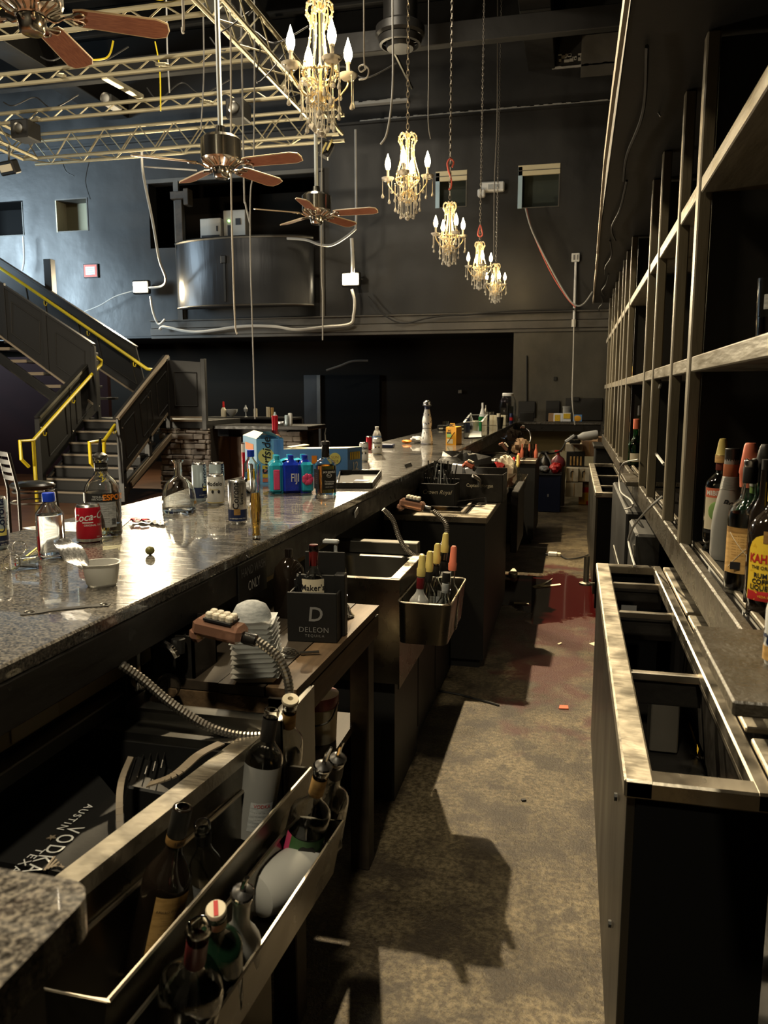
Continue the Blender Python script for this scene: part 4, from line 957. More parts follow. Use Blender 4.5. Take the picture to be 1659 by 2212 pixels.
# ================================================================ STAIRS
st = thing('staircase', 'black panelled staircase with landing, rising to the left', 'staircase', (-6.7, 9.6, 0))
SB = M['stair_black']
N = 7; y0, y1, zl = 9.6, 10.95, 1.12
for i in range(N):
    z = zl * (i + 1) / N; y = y0 + (y1 - y0) * i / N
    if i < N - 1 or True:
        mb = MB(); mb.bx(-7.33, -6.03, y, y + .26, z - .04, z, .003); tr = mb.obj('tread', SB, st)
        mb = MB(); mb.bx(-7.32, -6.04, y - .006, y + .004, z - .024, z + .002); mb.obj('nosing', M['tread'], tr)
        mb = MB(); mb.bx(-7.32, -6.04, y + .012, y + .02, z - zl / N, z - .04); mb.obj('riser', M['black'], tr)
mb = MB(); mb.bx(-7.9, -5.36, 10.95, 12.2, zl - .12, zl, .004); ld = mb.obj('landing', SB, st)
mb = MB(); mb.bx(-6.0, -5.36, 10.94, 10.95, zl - .02, zl + .01); mb.obj('nosing', M['tread'], ld)
def panelled(plane, quad, name='side_panel', n=2, th=.03):
    """quad: four world points (bottom-front, top-front, top-back, bottom-back) on a vertical plane, split in n framed panels"""
    a, b, c, d = [Vector(q) for q in quad]
    nrm = (d - a).cross(b - a).normalized() * th
    g = MB(); g.add([a, b, c, d, a + nrm, b + nrm, c + nrm, d + nrm], [(0, 1, 2, 3), (4, 7, 6, 5), (0, 4, 5, 1), (1, 5, 6, 2), (2, 6, 7, 3), (3, 7, 4, 0)])
    pn = g.obj(name, SB, st)
    for k in range(n):
        u0, u1 = (k + .18) / n, (k + .82) / n
        def P(u, v): return (a.lerp(d, u)).lerp(b.lerp(c, u), v)
        q = [P(u0, .2), P(u0, .8), P(u1, .8), P(u1, .2)]
        for s_ in (-1, 1):
            off = nrm * (1.15 if s_ > 0 else -.15)
            mb = MB()
            for i in range(4): mb.tube([q[i] + off, q[(i + 1) % 4] + off], .009, 4)
            mb.obj('moulding', SB, pn)
    return pn
# right side of the lower flight
RX = -6.0
q = [PX(267, 1022, RX), PX(250, 906, RX), PX(358, 771, RX), PX(366, 888, RX)]
panelled(None, q, n=3)
LXp = -7.35
q2 = [PX(95, 1021, LXp), PX(80, 905, LXp), PX(203, 770, LXp), PX(208, 885, LXp)]
panelled(None, q2, n=2)
for X, (f0, f1) in ((RX, ((250, 905), (358, 769))), (LXp, ((80, 902), (203, 768)))):
    a, b = PX(*f0, X), PX(*f1, X); mb = MB(); mb.beam(a, b, .09, .035, .004); o = mb.obj('cap_rail', SB, st)
    mb = MB(); mb.beam(a + Vector((.03, 0, .0)), b + Vector((.03, 0, 0)), .05, .038, .002); mb.obj('pale_edge', M['tread'] if X == RX else M['steel_dark'], o)  # paler strip along the cap rail edge
for (p_, q_), X in ((((268, 1058), (384, 926)), RX), (((107, 1040), (211, 918)), LXp)):
    a, b = PX(*p_, X), PX(*q_, X); mb = MB(); mb.beam(a, b, .04, .16, .004); mb.obj('stringer', SB, st)
    mb = MB(); mb.beam(a + Vector((.022, 0, .07)), b + Vector((.022, 0, .07)), .01, .02); mb.obj('stringer_edge', M['tread'], st)
mb = MB(); mb.beam(PX(284, 1046, RX + .05), PX(376, 935, RX + .05), .02, .07); mb.obj('light_board', M['tread'], st)
mb = MB(); mb.beam(PX(267, 1022, RX + .03), PX(366, 888, RX + .03), .02, .03); mb.obj('panel_sill', M['tread'], st)
for (px0, py0, px1, py1), X in (((259, 905, 262, 1085), RX), ((315, 840, 322, 985), RX), ((359, 769, 368, 925), RX), ((83, 905, 88, 1080), LXp), ((148, 830, 153, 960), LXp), ((204, 762, 208, 905), LXp)):
    a = PX(px0, py0, X); b = PX(px1, py1, X); b.y = a.y; mb = MB(); mb.bx(X - .04, X + .04, a.y - .04, a.y + .04, b.z, a.z, .004); po = mb.obj('newel_post', SB, st)
    mb = MB()
    for z in (b.z + .2, a.z - .12): mb.ball((X + .045, a.y - .02, z), .012, 6, 4)
    mb.obj('bolt', M['steel'], po)
# platform guard
panelled(None, [(-5.96, 10.97, 1.17), (-5.96, 10.97, 2.02), (-5.38, 10.97, 1.98), (-5.38, 10.97, 1.17)], n=1)
for X in (-5.97, -5.37):
    mb = MB(); mb.bx(X - .035, X + .035, 10.9, 10.97, .98, 2.03, .004); mb.obj('newel_post', SB, st)
mb = MB(); mb.bx(-6.0, -5.34, 10.92, 10.95, 1.155, 1.18); mb.obj('panel_sill', M['tread'], st)
# upper flight, front and rear balustrade
for Yb, tops, bots, n in ((10.95, ((0, 612), (203, 745)), ((0, 722), (205, 872)), 3), (12.15, ((0, 560), (295, 750)), ((0, 650), (325, 868)), 3)):
    A, B = PY(*tops[0], Yb), PY(*tops[1], Yb); C_, D_ = PY(*bots[0], Yb), PY(*bots[1], Yb)
    sl = (B.z - A.z) / (B.x - A.x); ext = -2.2
    A2 = A + Vector((ext, 0, ext * sl)); sl2 = (D_.z - C_.z) / (D_.x - C_.x); C2 = C_ + Vector((ext, 0, ext * sl2))
    panelled(None, [C2, A2, B, D_], n=n + 2)
    mb = MB(); mb.beam(A2, B, .09, .035, .004); mb.obj('cap_rail', SB, st)
    mb = MB(); mb.beam(C2 + Vector((0, -.04, -.01)), D_ + Vector((0, -.04, -.01)), .02, .028); mb.obj('panel_sill', M['tread'], st)
    if Yb < 11:
        for px_ in (8, 98, 203):
            a = PY(px_, 606 + px_ * .7, Yb); b = PY(px_, 722 + px_ * .75, Yb); mb = MB(); mb.bx(a.x - .035, a.x + .035, Yb - .05, Yb, b.z - .1, a.z, .004); mb.obj('newel_post', SB, st)
        mb = MB(); mb.beam(C2 + Vector((0, 0, -.42)), D_ + Vector((0, 0, -.36)), .05, .14, .004); mb.obj('stringer', SB, st)
        mb = MB(); mb.beam(C2 + Vector((0, -.03, -.50)), D_ + Vector((0, -.03, -.44)), .012, .016); mb.obj('stringer_edge', M['steel_dark'], st)
        for k in range(12):
            u = (k + .5) / 13; p = C2.lerp(D_, u); mb = MB(); mb.bx(p.x - .14, p.x + .14, Yb + .02, 12.1, p.z - .24, p.z - .20, .003); tr = mb.obj('tread', SB, st)
            mb = MB(); mb.bx(p.x - .14, p.x + .14, Yb - .0, Yb + .02, p.z - .245, p.z - .198); mb.obj('nosing', M['tread'], tr)
a = PY(103, 560, 12.2); mb = MB(); mb.bx(a.x - .07, a.x + .07, 12.17, 12.3, 2.6, a.z, .005); mb.obj('tall_post', SB, st)
# yellow handrails
def rail(name, pts, r, label, posts=(), brackets=()):
    t = thing(name, label, 'handrail', tuple(pts[0]), group='yellow tubular handrails of the stairs')
    mb = MB(); mb.tube(pts, r, 8); mb.obj('rail', M['yellow'], t)
    for p_ in posts: mb = MB(); mb.tube(p_, r, 8); mb.obj('post', M['yellow'], t)
    for c in brackets:
        mb = MB(); mb.tube(spline([c, c + Vector((0, -.0, -.06)), c + Vector((0, .05, -.07)), c + Vector((0, .07, -.03))], 4), .008, 5); mb.obj('bracket', M['yellow'], t)
    return t
HX = -7.22
rail('handrail', [PX(203, 768, HX), PX(219, 779, HX), PX(218, 788, HX), PX(210, 796, HX), PX(72, 951, HX), PX(43, 953, HX), PX(46, 992, HX), PX(62, 1008, HX)], .024, 'lower yellow handrail on the left side of the stair, ending in a loop',
     posts=[[PX(72, 951, HX), PX(80, 1084, HX)]], brackets=[PX(155, 860, HX), PX(93, 930, HX)])
HX = -6.09
rail('handrail', [PX(249, 918, HX), PX(225, 952, HX), PX(193, 956, HX), PX(196, 1000, HX), PX(212, 1016, HX)], .024, 'short yellow handrail with square loop at the foot of the stair',
     posts=[[PX(225, 952, HX), PX(225, 1050, HX)]], brackets=[PX(245, 925, HX)])
Yr = 11.9
A, B = PY(0, 579, Yr), PY(318, 797, Yr); sl = (B.z - A.z) / (B.x - A.x)
rail('handrail', [A + Vector((-1.5, 0, -1.5 * sl)), B, PY(332, 799, Yr)], .026, 'long yellow handrail descending from the upper left to the landing', brackets=[PY(95, 650, Yr), PY(188, 715, Yr), PY(288, 782, Yr)])
# maroon wall behind the stair foot
mb = MB(); mb.bx(-13, -8.3, 13.0, 13.1, 0, 2.2); struct('wall_back', mb, M['maroon'])
for k, (px, py, m) in enumerate(((30, 800, 'white'), (61, 823, 'red'), (97, 850, 'tread'))):
    p = PY(px, py, 12.98); mb = MB(); mb.beam(p + Vector((-.06, 0, .045)), p + Vector((.06, 0, -.045)), .02, .04); tag(mb.obj('reflector_strip', M[m]), ['white', 'red', 'tan'][k] + ' slanted strip in the dark under the upper flight', 'strip')

# ================================================================ STONE BACK BAR ON THE LEFT
def stone_wall(name, x0, x1, z0, z1, Y, label, seed, shape=None):
    rr = random.Random(seed); t = thing(name, label, 'stone wall', ((x0 + x1) / 2, Y, z0))
    mb = MB(); mb.bx(x0, x1, Y, Y + .25, z0, z1); mb.obj('mortar_bed', M['mortar'], t)
    z = z0
    while z < z1 - .02:
        h = rr.uniform(.045, .10); x = x0 + rr.uniform(-.12, 0)
        h = min(h, z1 - z)
        while x < x1:
            w_ = rr.uniform(.10, .26); xa, xb = max(x, x0), min(x + w_, x1)
            if xb - xa > .02:
                d = rr.uniform(.015, .085); mb = MB(); mb.bx(xa + .004, xb - .004, Y - d, Y + .02, z + .004, z + h - .003, .012)
                mb.v = [(a + rr.uniform(-.006, .006), b + rr.uniform(-.006, .006), c + rr.uniform(-.005, .005)) for a, b, c in mb.v]
                mb.obj('stone', M['stone' if rr.random() < .6 else 'stone_b'], t)
            x += w_
        z += h
    return t
stone_wall('stone_wall', -6.15, -5.32, 0, 1.0, 11.0, 'stacked grey stone wall below the stair landing', 3)
a = PY(605, 925, 11.3); c = PY(655, 1100, 11.3)
stone_wall('stone_pillar', a.x, c.x, 0, .955, 11.3, 'short stacked stone pillar at the right end of the left bar', 5)
t = thing('left_bar', 'dark second bar on the left with plywood-patched front', 'bar counter', (-4.7, 11.5, 0))
a = PY(420, 918, 11.1); c = PY(668, 920, 11.1)
mb = MB(); mb.bx(-5.31, c.x, 11.05, 11.9, a.z - .06, a.z, .008); mb.obj('worktop', M['black_gloss'], t)
mb = MB(); mb.bx(-5.30, c.x - .1, 11.60, 11.85, 0, a.z - .06); mb.obj('front', M['black'], t)
a2 = PY(446, 942, 11.54); c2_ = PY(527, 1100, 11.54)
for k in range(3):
    w_ = (c2_.x - a2.x) / 3; mb = MB(); mb.bx(a2.x + k * w_ + .004, a2.x + (k + 1) * w_ - .004, 11.52, 11.55, .02, a2.z, .004); mb.obj('plywood_panel', M['ply'], t)
zt = a.z
t2 = thing('wall_shelf', 'dark shelf behind the left bar holding bottles and bowls', 'shelf', (-5.5, 12.6, 1.1))
a = PY(447, 900, 12.6); c = PY(640, 900, 12.6)
mb = MB(); mb.bx(a.x, c.x, 12.5, 12.9, a.z - .04, a.z, .005); mb.obj('board', M['stair_black'], t2)
mb = MB(); mb.bx(a.x, c.x, 12.88, 12.95, 0, a.z - .04); mb.obj('support', M['black'], t2)
SZ = a.z
def lathe_thing(name, prof, m, label, cat, loc, n=14, group=None):
    mb = MB(); mb.lathe(prof, n); o = mb.obj(name, M[m] if isinstance(m, str) else m); o.location = loc; return tag(o, label, cat, group)
def onz(px, Y, z): p = PY(px, 853, Y); return (p.x, Y, z)
t = thing('liquor_bottle', 'small liquor bottle with red neck on the left bar shelf', 'bottle', onz(482, 12.6, SZ))
mb = MB(); mb.lathe([(0, 0), (.045, 0), (.045, .12), (.02, .16), (0, .16)], 12); mb.obj('body', M['lab_c'], t, False)
mb = MB(); mb.lathe([(.018, .15), (.014, .26), (.0, .26)], 10); mb.obj('neck', M['red'], t, False)
lathe_thing('bowl', [(.02, 0), (.03, .01), (.09, .08), (.10, .13), (.09, .13), (.08, .08), (0, .03)], 'lab_g', 'white bowl on the shelf beside the red-necked bottle', 'bowl', onz(500, 12.6, SZ), 18)
lathe_thing('goblet', [(.03, 0), (.008, .01), (.008, .07), (.03, .10), (.035, .14), (.015, .17), (.01, .2), (0, .2)], 'lab_g', 'small grey goblet in the middle of the left bar shelf', 'goblet', onz(530, 12.6, SZ))
lathe_thing('candle', [(.03, 0), (.03, .14), (0, .14)], 'lab_c', 'pale pillar candle on the left bar shelf', 'candle', onz(551, 12.6, SZ))
lathe_thing('bottle_stub', [(.028, 0), (.028, .17), (0, .17)], 'lab_c', 'cream cylinder, left one of two at the shelf end', 'cup', onz(578, 12.6, SZ))
lathe_thing('bottle_stub', [(.022, 0), (.024, .16), (0, .16)], 'lab_t', 'tan cylinder, right one of two at the shelf end', 'cup', onz(587, 12.6, SZ))
t = thing('water_bottle', 'small water bottle standing on the left bar worktop', 'bottle', onz(593, 11.2, zt))
mb = MB(); mb.lathe([(0, 0), (.032, 0), (.034, .05), (.03, .1), (.034, .14), (.014, .18), (.014, .2), (0, .2)], 12); mb.obj('body', M['can_blue'], t, False)
t = thing('drink_can', 'silver can lying on its side on the left bar', 'can', onz(604, 11.25, zt + .033)); mb = MB(); mb.lathe([(0, -.06), (.028, -.06), (.033, -.05), (.033, .05), (.028, .06), (0, .06)], 14, TR(0, 0, 0, 0, PI / 2)); mb.obj('body', M['alu'], t, False)
t = thing('drink_can', 'grey slim can standing left of a white can on the left bar', 'can', onz(618, 11.2, zt)); mb = MB(); mb.lathe([(0, 0), (.026, 0), (.029, .01), (.029, .14), (.024, .155), (0, .155)], 14); mb.obj('body', M['can_blue'], t, False)
t = thing('drink_can', 'white tall can at the right end of the left bar', 'can', onz(626, 11.25, zt)); mb = MB(); mb.lathe([(0, 0), (.028, 0), (.032, .01), (.032, .17), (.026, .185), (0, .185)], 14); mb.obj('body', M['can_white'], t, False)

# ================================================================ BAR STOOL
s0 = PY(70, 1047, 6.85); SHt = s0.z
t = thing('bar_stool', 'black ladder-back bar stool with vinyl seat beyond the bar', 'bar stool', (s0.x, s0.y, 0), math.atan2(-.6, .8))
mb = MB(); mb.lathe([(0, -.045), (.17, -.045), (.205, -.02), (.21, .0), (.19, .02), (.10, .035), (0, .038)], 28, TR(0, 0, SHt), sq=.35); mb.obj('seat', M['vinyl'], t, False)
for sx in (-1, 1):
    mb = MB(); mb.tube([(sx * .19, -.19, 0), (sx * .185, -.185, SHt - .04), (sx * .18, -.25, SHt + .34)], .016, 8); mb.obj('leg', M['black'], t, False)
    mb = MB(); mb.tube([(sx * .20, .20, 0), (sx * .17, .17, SHt - .04)], .016, 8); mb.obj('leg', M['black'], t, False)
for k in range(4):
    z = SHt + .07 + .078 * k; mb = MB(); mb.grid(lambda u, v: (-.175 + .35 * u, -.215 - .012 * k - .02 * math.sin(PI * u), z + .045 * v), 8, 1, th=(0, .008, 0)); mb.obj('back_slat', M['black'], t, False)
mb = MB(); mb.tube([(.19 * math.cos(2 * PI * k / 24) * 1.1, .19 * math.sin(2 * PI * k / 24) * 1.1, SHt - .17) for k in range(24)], .009, 6, closed=True); mb.obj('foot_ring', M['steel_dark'], t, False)
mb = MB(); mb.tube([(.0 + .17 * math.cos(2 * PI * k / 24) * 1.1, .17 * math.sin(2 * PI * k / 24) * 1.1, SHt - .065) for k in range(24)], .01, 6, closed=True); mb.obj('seat_ring', M['black'], t, False)

# ================================================================ MAIN BAR
CF, CB, CZ = -.878, -1.715, 1.07
bar = thing('bar_counter', 'long polished granite bar running away down the middle of the picture', 'bar counter', (-1.3, 6.0, 0))
mb = MB(); mb.bx(CB, CF, .567, 13.35, 1.04, CZ, .004); mb.obj('worktop', M['granite'], bar)
mb = MB()
poly = [(CB, -.75), (-.395, -.75), (-.395, .53)] + [(-.425 + .03 * math.cos(a), .537 + .03 * math.sin(a)) for a in (0, PI / 8, PI / 4, 3 * PI / 8, PI / 2)] + [(CB, .567)]
mb.prism(poly, 1.035, CZ); mb.obj('return_worktop', M['granite'], bar)
mb = MB(); mb.bx(CB, .42, 12.75, 13.35, 1.038, CZ - .001, .004); mb.obj('far_worktop', M['granite'], bar)
mb = MB(); mb.bx(CF - .02, CF + .0, .567, 12.76, .955, 1.04, .003); mb.bx(CF, .42, 12.76, 12.78, .93, 1.038, .003); mb.obj('apron', M['black_gloss'], bar)
mb = MB(); mb.bx(-1.06, -1.02, .6, 13.2, 0, 1.04); mb.obj('die_wall', M['lab_k'], bar)
for a_ in ((1.15, 1.9, .845, .95), (2.4, 3.3, .86, .955)): mb = MB(); mb.bx(-1.019, -1.01, *a_); mb.obj('cream_lining', M['cream'], bar)
mb = MB(); mb.bx(-1.60, -1.56, -.6, 13.2, 0, 1.04); mb.obj('guest_side_panel', M['black_wall'], bar)
mb = MB(); mb.bx(-1.02, -.965, .6, 1.52, .80, .835, .003); mb.obj('back_splash_ledge', M['steel_dark'], bar)
mb = MB(); mb.bx(-1.6, -.43, -.7, .53, 0, 1.034); mb.obj('return_carcass', M['black'], bar)
mb = MB(); mb.bx(-.9, .42, 13.2, 13.25, 0, 1.035); mb.obj('far_front_panel', M['cream_b'], bar)
# notice and papers under the bar edge
t = thing('hand_wash_sign', 'black hand wash only sign with pale letters on the bar apron', 'sign', tuple(PX(540, 1232, CF)))
a = PX(512, 1206, CF + .002); c = PX(574, 1262, CF + .002)
T = Matrix.Translation((CF + .004, (a.y + c.y) / 2 + .0, .985)) @ Matrix.Rotation(PI / 2, 4, 'Z')
mb = MB(); mb.box((0, 0, 0), (c.y - a.y, .004, .11), .001); mb.v = [tuple(T @ Vector(v)) for v in mb.v]; mb.obj('plate', M['lab_k'], t)
LT = world_of(t).inverted() @ T
letter(t, 'HAND WASH', M['ink_g'], .036, LT @ TR(0, -.004, .027), sx=.8); letter(t, 'ONLY', M['ink_w'], .04, LT @ TR(0, -.004, -.018), sx=.8)
mb = MB(); mb.box(PX(770, 1107, CF + .008), (.004, .05, .028), .001, Euler((.3, 0, 0)).to_matrix().to_4x4()); tag(mb.obj('white_tag', M['white']), 'small white tag hanging on the bar apron by the whiskey bottle', 'tag')
for k, (y0_, y1_, m) in enumerate(((1.20, 1.34, 'lab_c'), (1.02, 1.10, 'lab_g'))):
    mb = MB(); mb.bx(-1.009, -1.006, y0_, y1_, .85, .945); o = tag(mb.obj('paper_notice', M[m]), ['cream printed data label', 'grey paper strip'][k] + ' on the wall under the bar above the ice well', 'notice')

# ---------------------------------------------------------------- ice well with two-tier bottle rails (slightly skewed to the bar)
def line_x(a, b): return lambda Y: a[0] + (b[0] - a[0]) * (Y - a[1]) / (b[1] - a[1])
zI = .80
sR = line_x(PZ(270, 1825, zI), PZ(603, 1560, zI)); sL = lambda Y: sR(Y) - .042
r1 = line_x((-.563, .803), (-.513, 1.485)); r2 = line_x(PZ(745, 1770, .66), PZ(450, 2212, .66))
well = thing('ice_well', 'steel-rimmed ice well, its dark bin full of black bags', 'ice well', (-.8, .62, 0))
def qp(mb, fl, fr, y0, y1, z0, z1): mb.prism([(fl(y0), y0), (fr(y0), y0), (fr(y1), y1), (fl(y1), y1)], z0, z1)
mb = MB(); qp(mb, sL, sR, .60, 1.47, zI - .03, zI); mb.obj('front_rim', M['steel_worn'], well)
mb = MB(); qp(mb, lambda Y: -1.0, sL, 1.40, 1.46, zI - .03, zI - .001); mb.obj('end_rim', M['steel_dark'], well)
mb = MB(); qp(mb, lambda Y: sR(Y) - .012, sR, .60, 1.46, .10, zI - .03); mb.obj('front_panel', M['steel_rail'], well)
mb = MB(); mb.bx(-1.0, -.66, .6, 1.4, .42, .44); mb.bx(-1.015, -1.005, .6, 1.46, .42, .80); mb.bx(-1.0, -.62, 1.395, 1.405, .42, .78); mb.obj('liner', M['black'], well)
def railbox(name, label, fl, fr, y0, y1, zr, zb, grp):
    t = thing(name, label, 'bottle rail', ((fl(y0) + fr(y0)) / 2, y0, zb), group=grp)
    def seg(nm, p, q, z0, z1, m='steel_rail'):
        tk = .022; f = lambda P: (P[0] - (tk if P in (B, C_) else 0), P[1]); th_ = Vector((.003, 0, 0)) if nm != 'end_wall' else Vector((0, .003, 0))
        a_ = [Vector((*p, z1)), Vector((*q, z1)), Vector((*f(q), z0)), Vector((*f(p), z0))]
        mb = MB(); mb.add(a_ + [v - th_ for v in a_], [(0, 1, 2, 3), (4, 7, 6, 5), (0, 4, 5, 1), (1, 5, 6, 2), (2, 6, 7, 3), (3, 7, 4, 0)]); return mb.obj(nm, M[m], t)
    A, B, C_, D = (fl(y0), y0), (fr(y0), y0), (fr(y1), y1), (fl(y1), y1)
    seg('inner_wall', A, D, zb, zr); seg('outer_wall', B, C_, zb, zr); seg('end_wall', A, B, zb, zr); seg('end_wall', D, C_, zb, zr)
    mb = MB(); mb.prism([A, (B[0] - .022, B[1]), (C_[0] - .022, C_[1]), D], zb, zb + .004); mb.obj('bottom', M['steel_rail'], t)
    mb = MB(); mb.tube([(*A, zr), (*B, zr), (*C_, zr), (*D, zr)], .004, 6, closed=True); mb.obj('rolled_rim', M['steel'], t)
    return t
railbox('bottle_rail', 'upper steel bottle rail fixed to the ice well at lower left', lambda Y: sR(Y) + .004, r1, .81, 1.485, .72, .575, 'steel rails holding liquor bottles')
railbox('bottle_rail', 'lower outer steel bottle rail at lower left, nearest the floor', lambda Y: r1(Y) + .006, r2, .50, 1.40, .66, .545, 'steel rails holding liquor bottles')
# black branded bag and crates in the well
t = thing('black_gift_bag', 'large black bag with vodka lettering lying in the ice well', 'bag', (-.85, .9, .6))
bq = [PZ(-40, 1560, .70), PZ(-80, 1900, .70), PZ(215, 1880, .76), PZ(270, 1850, .76), PZ(265, 1700, .78), PZ(180, 1560, .70)]
mb = MB(); mb.prism([(max(p.x, -.985), min(max(p.y, .62), 1.38)) for p in bq], .45, .745); mb.obj('bag', M['black'], t)
LT = world_of(t).inverted()
def onplane(px, py, z=.747): return PZ(px, py, z)
def flat_text(s, m, pa, pb, size, par, z=.748):
    """lettering laid on a horizontal surface, reading from pixel pa towards pixel pb"""
    a, b = PZ(*pa, z), PZ(*pb, z); d = b - a; ang = math.atan2(d.y, d.x); c = (a + b) / 2
    vs_, fs = text_mesh(s, 1, 0, 0, 1.25); wv = max(v[0] for v in vs_) - min(v[0] for v in vs_); sx = d.length / wv
    Mx = Matrix.Translation(c) @ Matrix.Rotation(ang, 4, 'Z'); out = [tuple(LT @ Mx @ Vector((x * sx, y * size, 0))) for x, y, _ in vs_]
    me = bpy.data.meshes.new('lettering'); me.from_pydata(out, [], fs); me.materials.append(m); link('lettering', me, par, False)
flat_text('AUSTIN', M['ink_w'], (196, 1738), (128, 1792), .022, t)
flat_text('VODKA', M['ink_w'], (166, 1785), (62, 1885), .042, t)
flat_text('TEXAS', M['ink_w'], (90, 1833), (12, 1895), .022, t)
sp = PZ(112, 1808, .749); star = [(sp.x + (.009 if i % 2 == 0 else .0035) * math.cos(i * PI / 5), sp.y + (.009 if i % 2 == 0 else .0035) * math.sin(i * PI / 5)) for i in range(10)]
mb = MB(); mb.prism(star, .747, .749); mb.obj('star', M['tread'], t)
for k in range(5):
    a, b = PZ(96 + k * 7, 1880 - k * 3, .748), PZ(118 + k * 5, 1850 + k * 6, .748); mb = MB(); mb.beam(a, b, .004, .001); mb.obj('laurel_leaf', M['tread'], t)
t = thing('black_carton', 'black ribbed carton with curled paper edge leaning in the well', 'carton', (-.68, 1.0, .5))
q = [PZ(262, 1830, .78), PZ(270, 1700, .80), PZ(290, 1640, .83)]
mb = MB(); mb.tube([q[0] + Vector((0, -.02, -.15)), q[0], q[1], q[2]], .004, 4); 
P_ = spline([PZ(266, 1850, .72), PZ(258, 1760, .77), PZ(262, 1690, .79), PZ(283, 1635, .82)], 6)
mb = MB()
for a_, b_ in zip(P_[:-1], P_[1:]): mb.beam(a_, b_, .012, .003)
mb.obj('paper_edge', M['tread'], t)
mb = MB(); P_ = spline([PZ(320, 1695, .78), PZ(380, 1672, .80), PZ(430, 1630, .81), PZ(478, 1605, .81)], 6)
for a_, b_ in zip(P_[:-1], P_[1:]): mb.beam(a_, b_, .02, .003)
mb.obj('curled_strap', M['tread'], t)
mb = MB(); c_ = PZ(318, 1745, .66); mb.box(c_, (.10, .16, .16), .004, Euler((0, .3, .4)).to_matrix().to_4x4()); mb.obj('body', M['black'], t)
for k in range(6): mb = MB(); mb.box(c_ + Vector((-.03 + .012 * k, -.03 + .01 * k, .088 + .003 * k)), (.002, .10, .006), 0, Euler((0, .3, .4)).to_matrix().to_4x4()); mb.obj('rib', M['black_gloss'], t)

# ---------------------------------------------------------------- hand sink
sk = thing('hand_sink', 'small dark steel hand sink between ice well and wooden table', 'sink', (-.75, 1.47, 0))
zs_ = .83
a = PZ(378, 1503, zs_); b = PZ(600, 1540, zs_); x0_, x1_, y0_, y1_ = -.90, -.60, 1.49, 1.64
def basin(t, x0, x1, y0, y1, z, dep, rim, m='steel_dark'):
    mb = MB()
    def rr(s_, zz, ins): 
        cx, cy, hx, hy, r_ = (x0 + x1) / 2, (y0 + y1) / 2, (x1 - x0) / 2 - ins, (y1 - y0) / 2 - ins, s_
        pts = []
        for k, (sx, sy) in enumerate(((1, 1), (-1, 1), (-1, -1), (1, -1))):
            for j in range(5):
                an = k * PI / 2 + j * PI / 8; pts.append((cx + sx * (hx - r_) + r_ * math.cos(an), cy + sy * (hy - r_) + r_ * math.sin(an), zz))
        return pts
    loops = [rr(.03, z, -rim), rr(.03, z + .004, -rim * .5), rr(.03, z, 0), rr(.03, z - dep * .85, .012), rr(.02, z - dep, .04)]
    vs_ = [p for l in loops for p in l]; n = 20; fs = []
    for i in range(len(loops) - 1):
        for k in range(n): fs.append((i * n + k, i * n + (k + 1) % n, (i + 1) * n + (k + 1) % n, (i + 1) * n + k))
    fs.append(tuple(range(4 * n, 5 * n)))
    mb.add(vs_, fs); return mb.obj('basin', M[m], t)
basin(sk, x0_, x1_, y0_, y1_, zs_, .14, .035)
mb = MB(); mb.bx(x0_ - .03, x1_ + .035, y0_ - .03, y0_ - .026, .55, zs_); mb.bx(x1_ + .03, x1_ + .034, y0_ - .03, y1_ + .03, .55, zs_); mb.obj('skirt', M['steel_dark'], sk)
mb = MB(); mb.tube(spline([(-.955, 1.56, zs_), (-.955, 1.56, zs_ + .09), (-.93, 1.555, zs_ + .12), (-.87, 1.55, zs_ + .11), (-.85, 1.55, zs_ + .085)]), .009, 8); mb.lathe([(0, 0), (.02, 0), (.018, .02), (.01, .03), (0, .03)], 12, TR(-.955, 1.56, zs_)); mb.obj('faucet', M['chrome'], sk)
t = thing('napkin_caddy', 'black plastic caddy with clear cups inside, left of the tray stack', 'caddy', (-.93, 1.66, .83))
p = PZ(370, 1470, .84)
mb = MB(); mb.bx(p.x - .05, p.x + .06, p.y, p.y + .006, .835, .95); mb.bx(p.x - .05, p.x - .044, p.y, p.y + .12, .835, .95); mb.bx(p.x + .054, p.x + .06, p.y, p.y + .12, .835, .95); mb.bx(p.x - .05, p.x + .06, p.y + .114, p.y + .12, .835, .97); mb.bx(p.x - .05, p.x + .06, p.y, p.y + .12, .832, .838); mb.obj('box', M['black_gloss'], t)
mb = MB(); mb.lathe([(.02, 0), (.028, .07), (.027, .07), (.019, .002), (0, .002)], 14, TR(p.x + .02, p.y - .05, .845, 1.2, 0, .5)); tag(mb.obj('plastic_cup', M['pet']), 'clear plastic cup lying by the hand sink edge', 'cup')

# ---------------------------------------------------------------- wooden table with plates and caddies
tz = .85
tb = thing('wooden_table', 'rough wooden underbar table with worn plank top', 'table', (-.77, 2.0, 0))
fr = line_x(PZ(640, 1491, tz), PZ(820, 1307, tz)); yA, yB = PZ(640, 1491, tz).y, PZ(820, 1307, tz).y
for k, (u0, u1) in enumerate(((0, .26), (.26, .55), (.55, .82), (.82, 1))):
    f0 = lambda Y, u=u0: -1.0 + (fr(Y) + 1.0) * u + .0015; f1 = lambda Y, u=u1: -1.0 + (fr(Y) + 1.0) * u - .0015
    mb = MB(); qp(mb, f0, f1, yA + .004 * (k % 2), yB, tz - .022, tz - .001 * (k % 2)); mb.obj('plank', M['wood_darkened'] if k < 3 else M['wood'], tb)  # inner planks darkened as if shaded, front plank lighter as if lit
mb = MB(); qp(mb, lambda Y: fr(Y) - .022, lambda Y: fr(Y) - .004, yA, yB, tz - .095, tz - .030); mb.obj('front_board', M['wood'], tb)
mb = MB(); mb.bx(-1.0, fr(yA) - .01, yA, yA + .02, tz - .095, tz - .025); mb.obj('end_board', M['wood'], tb)
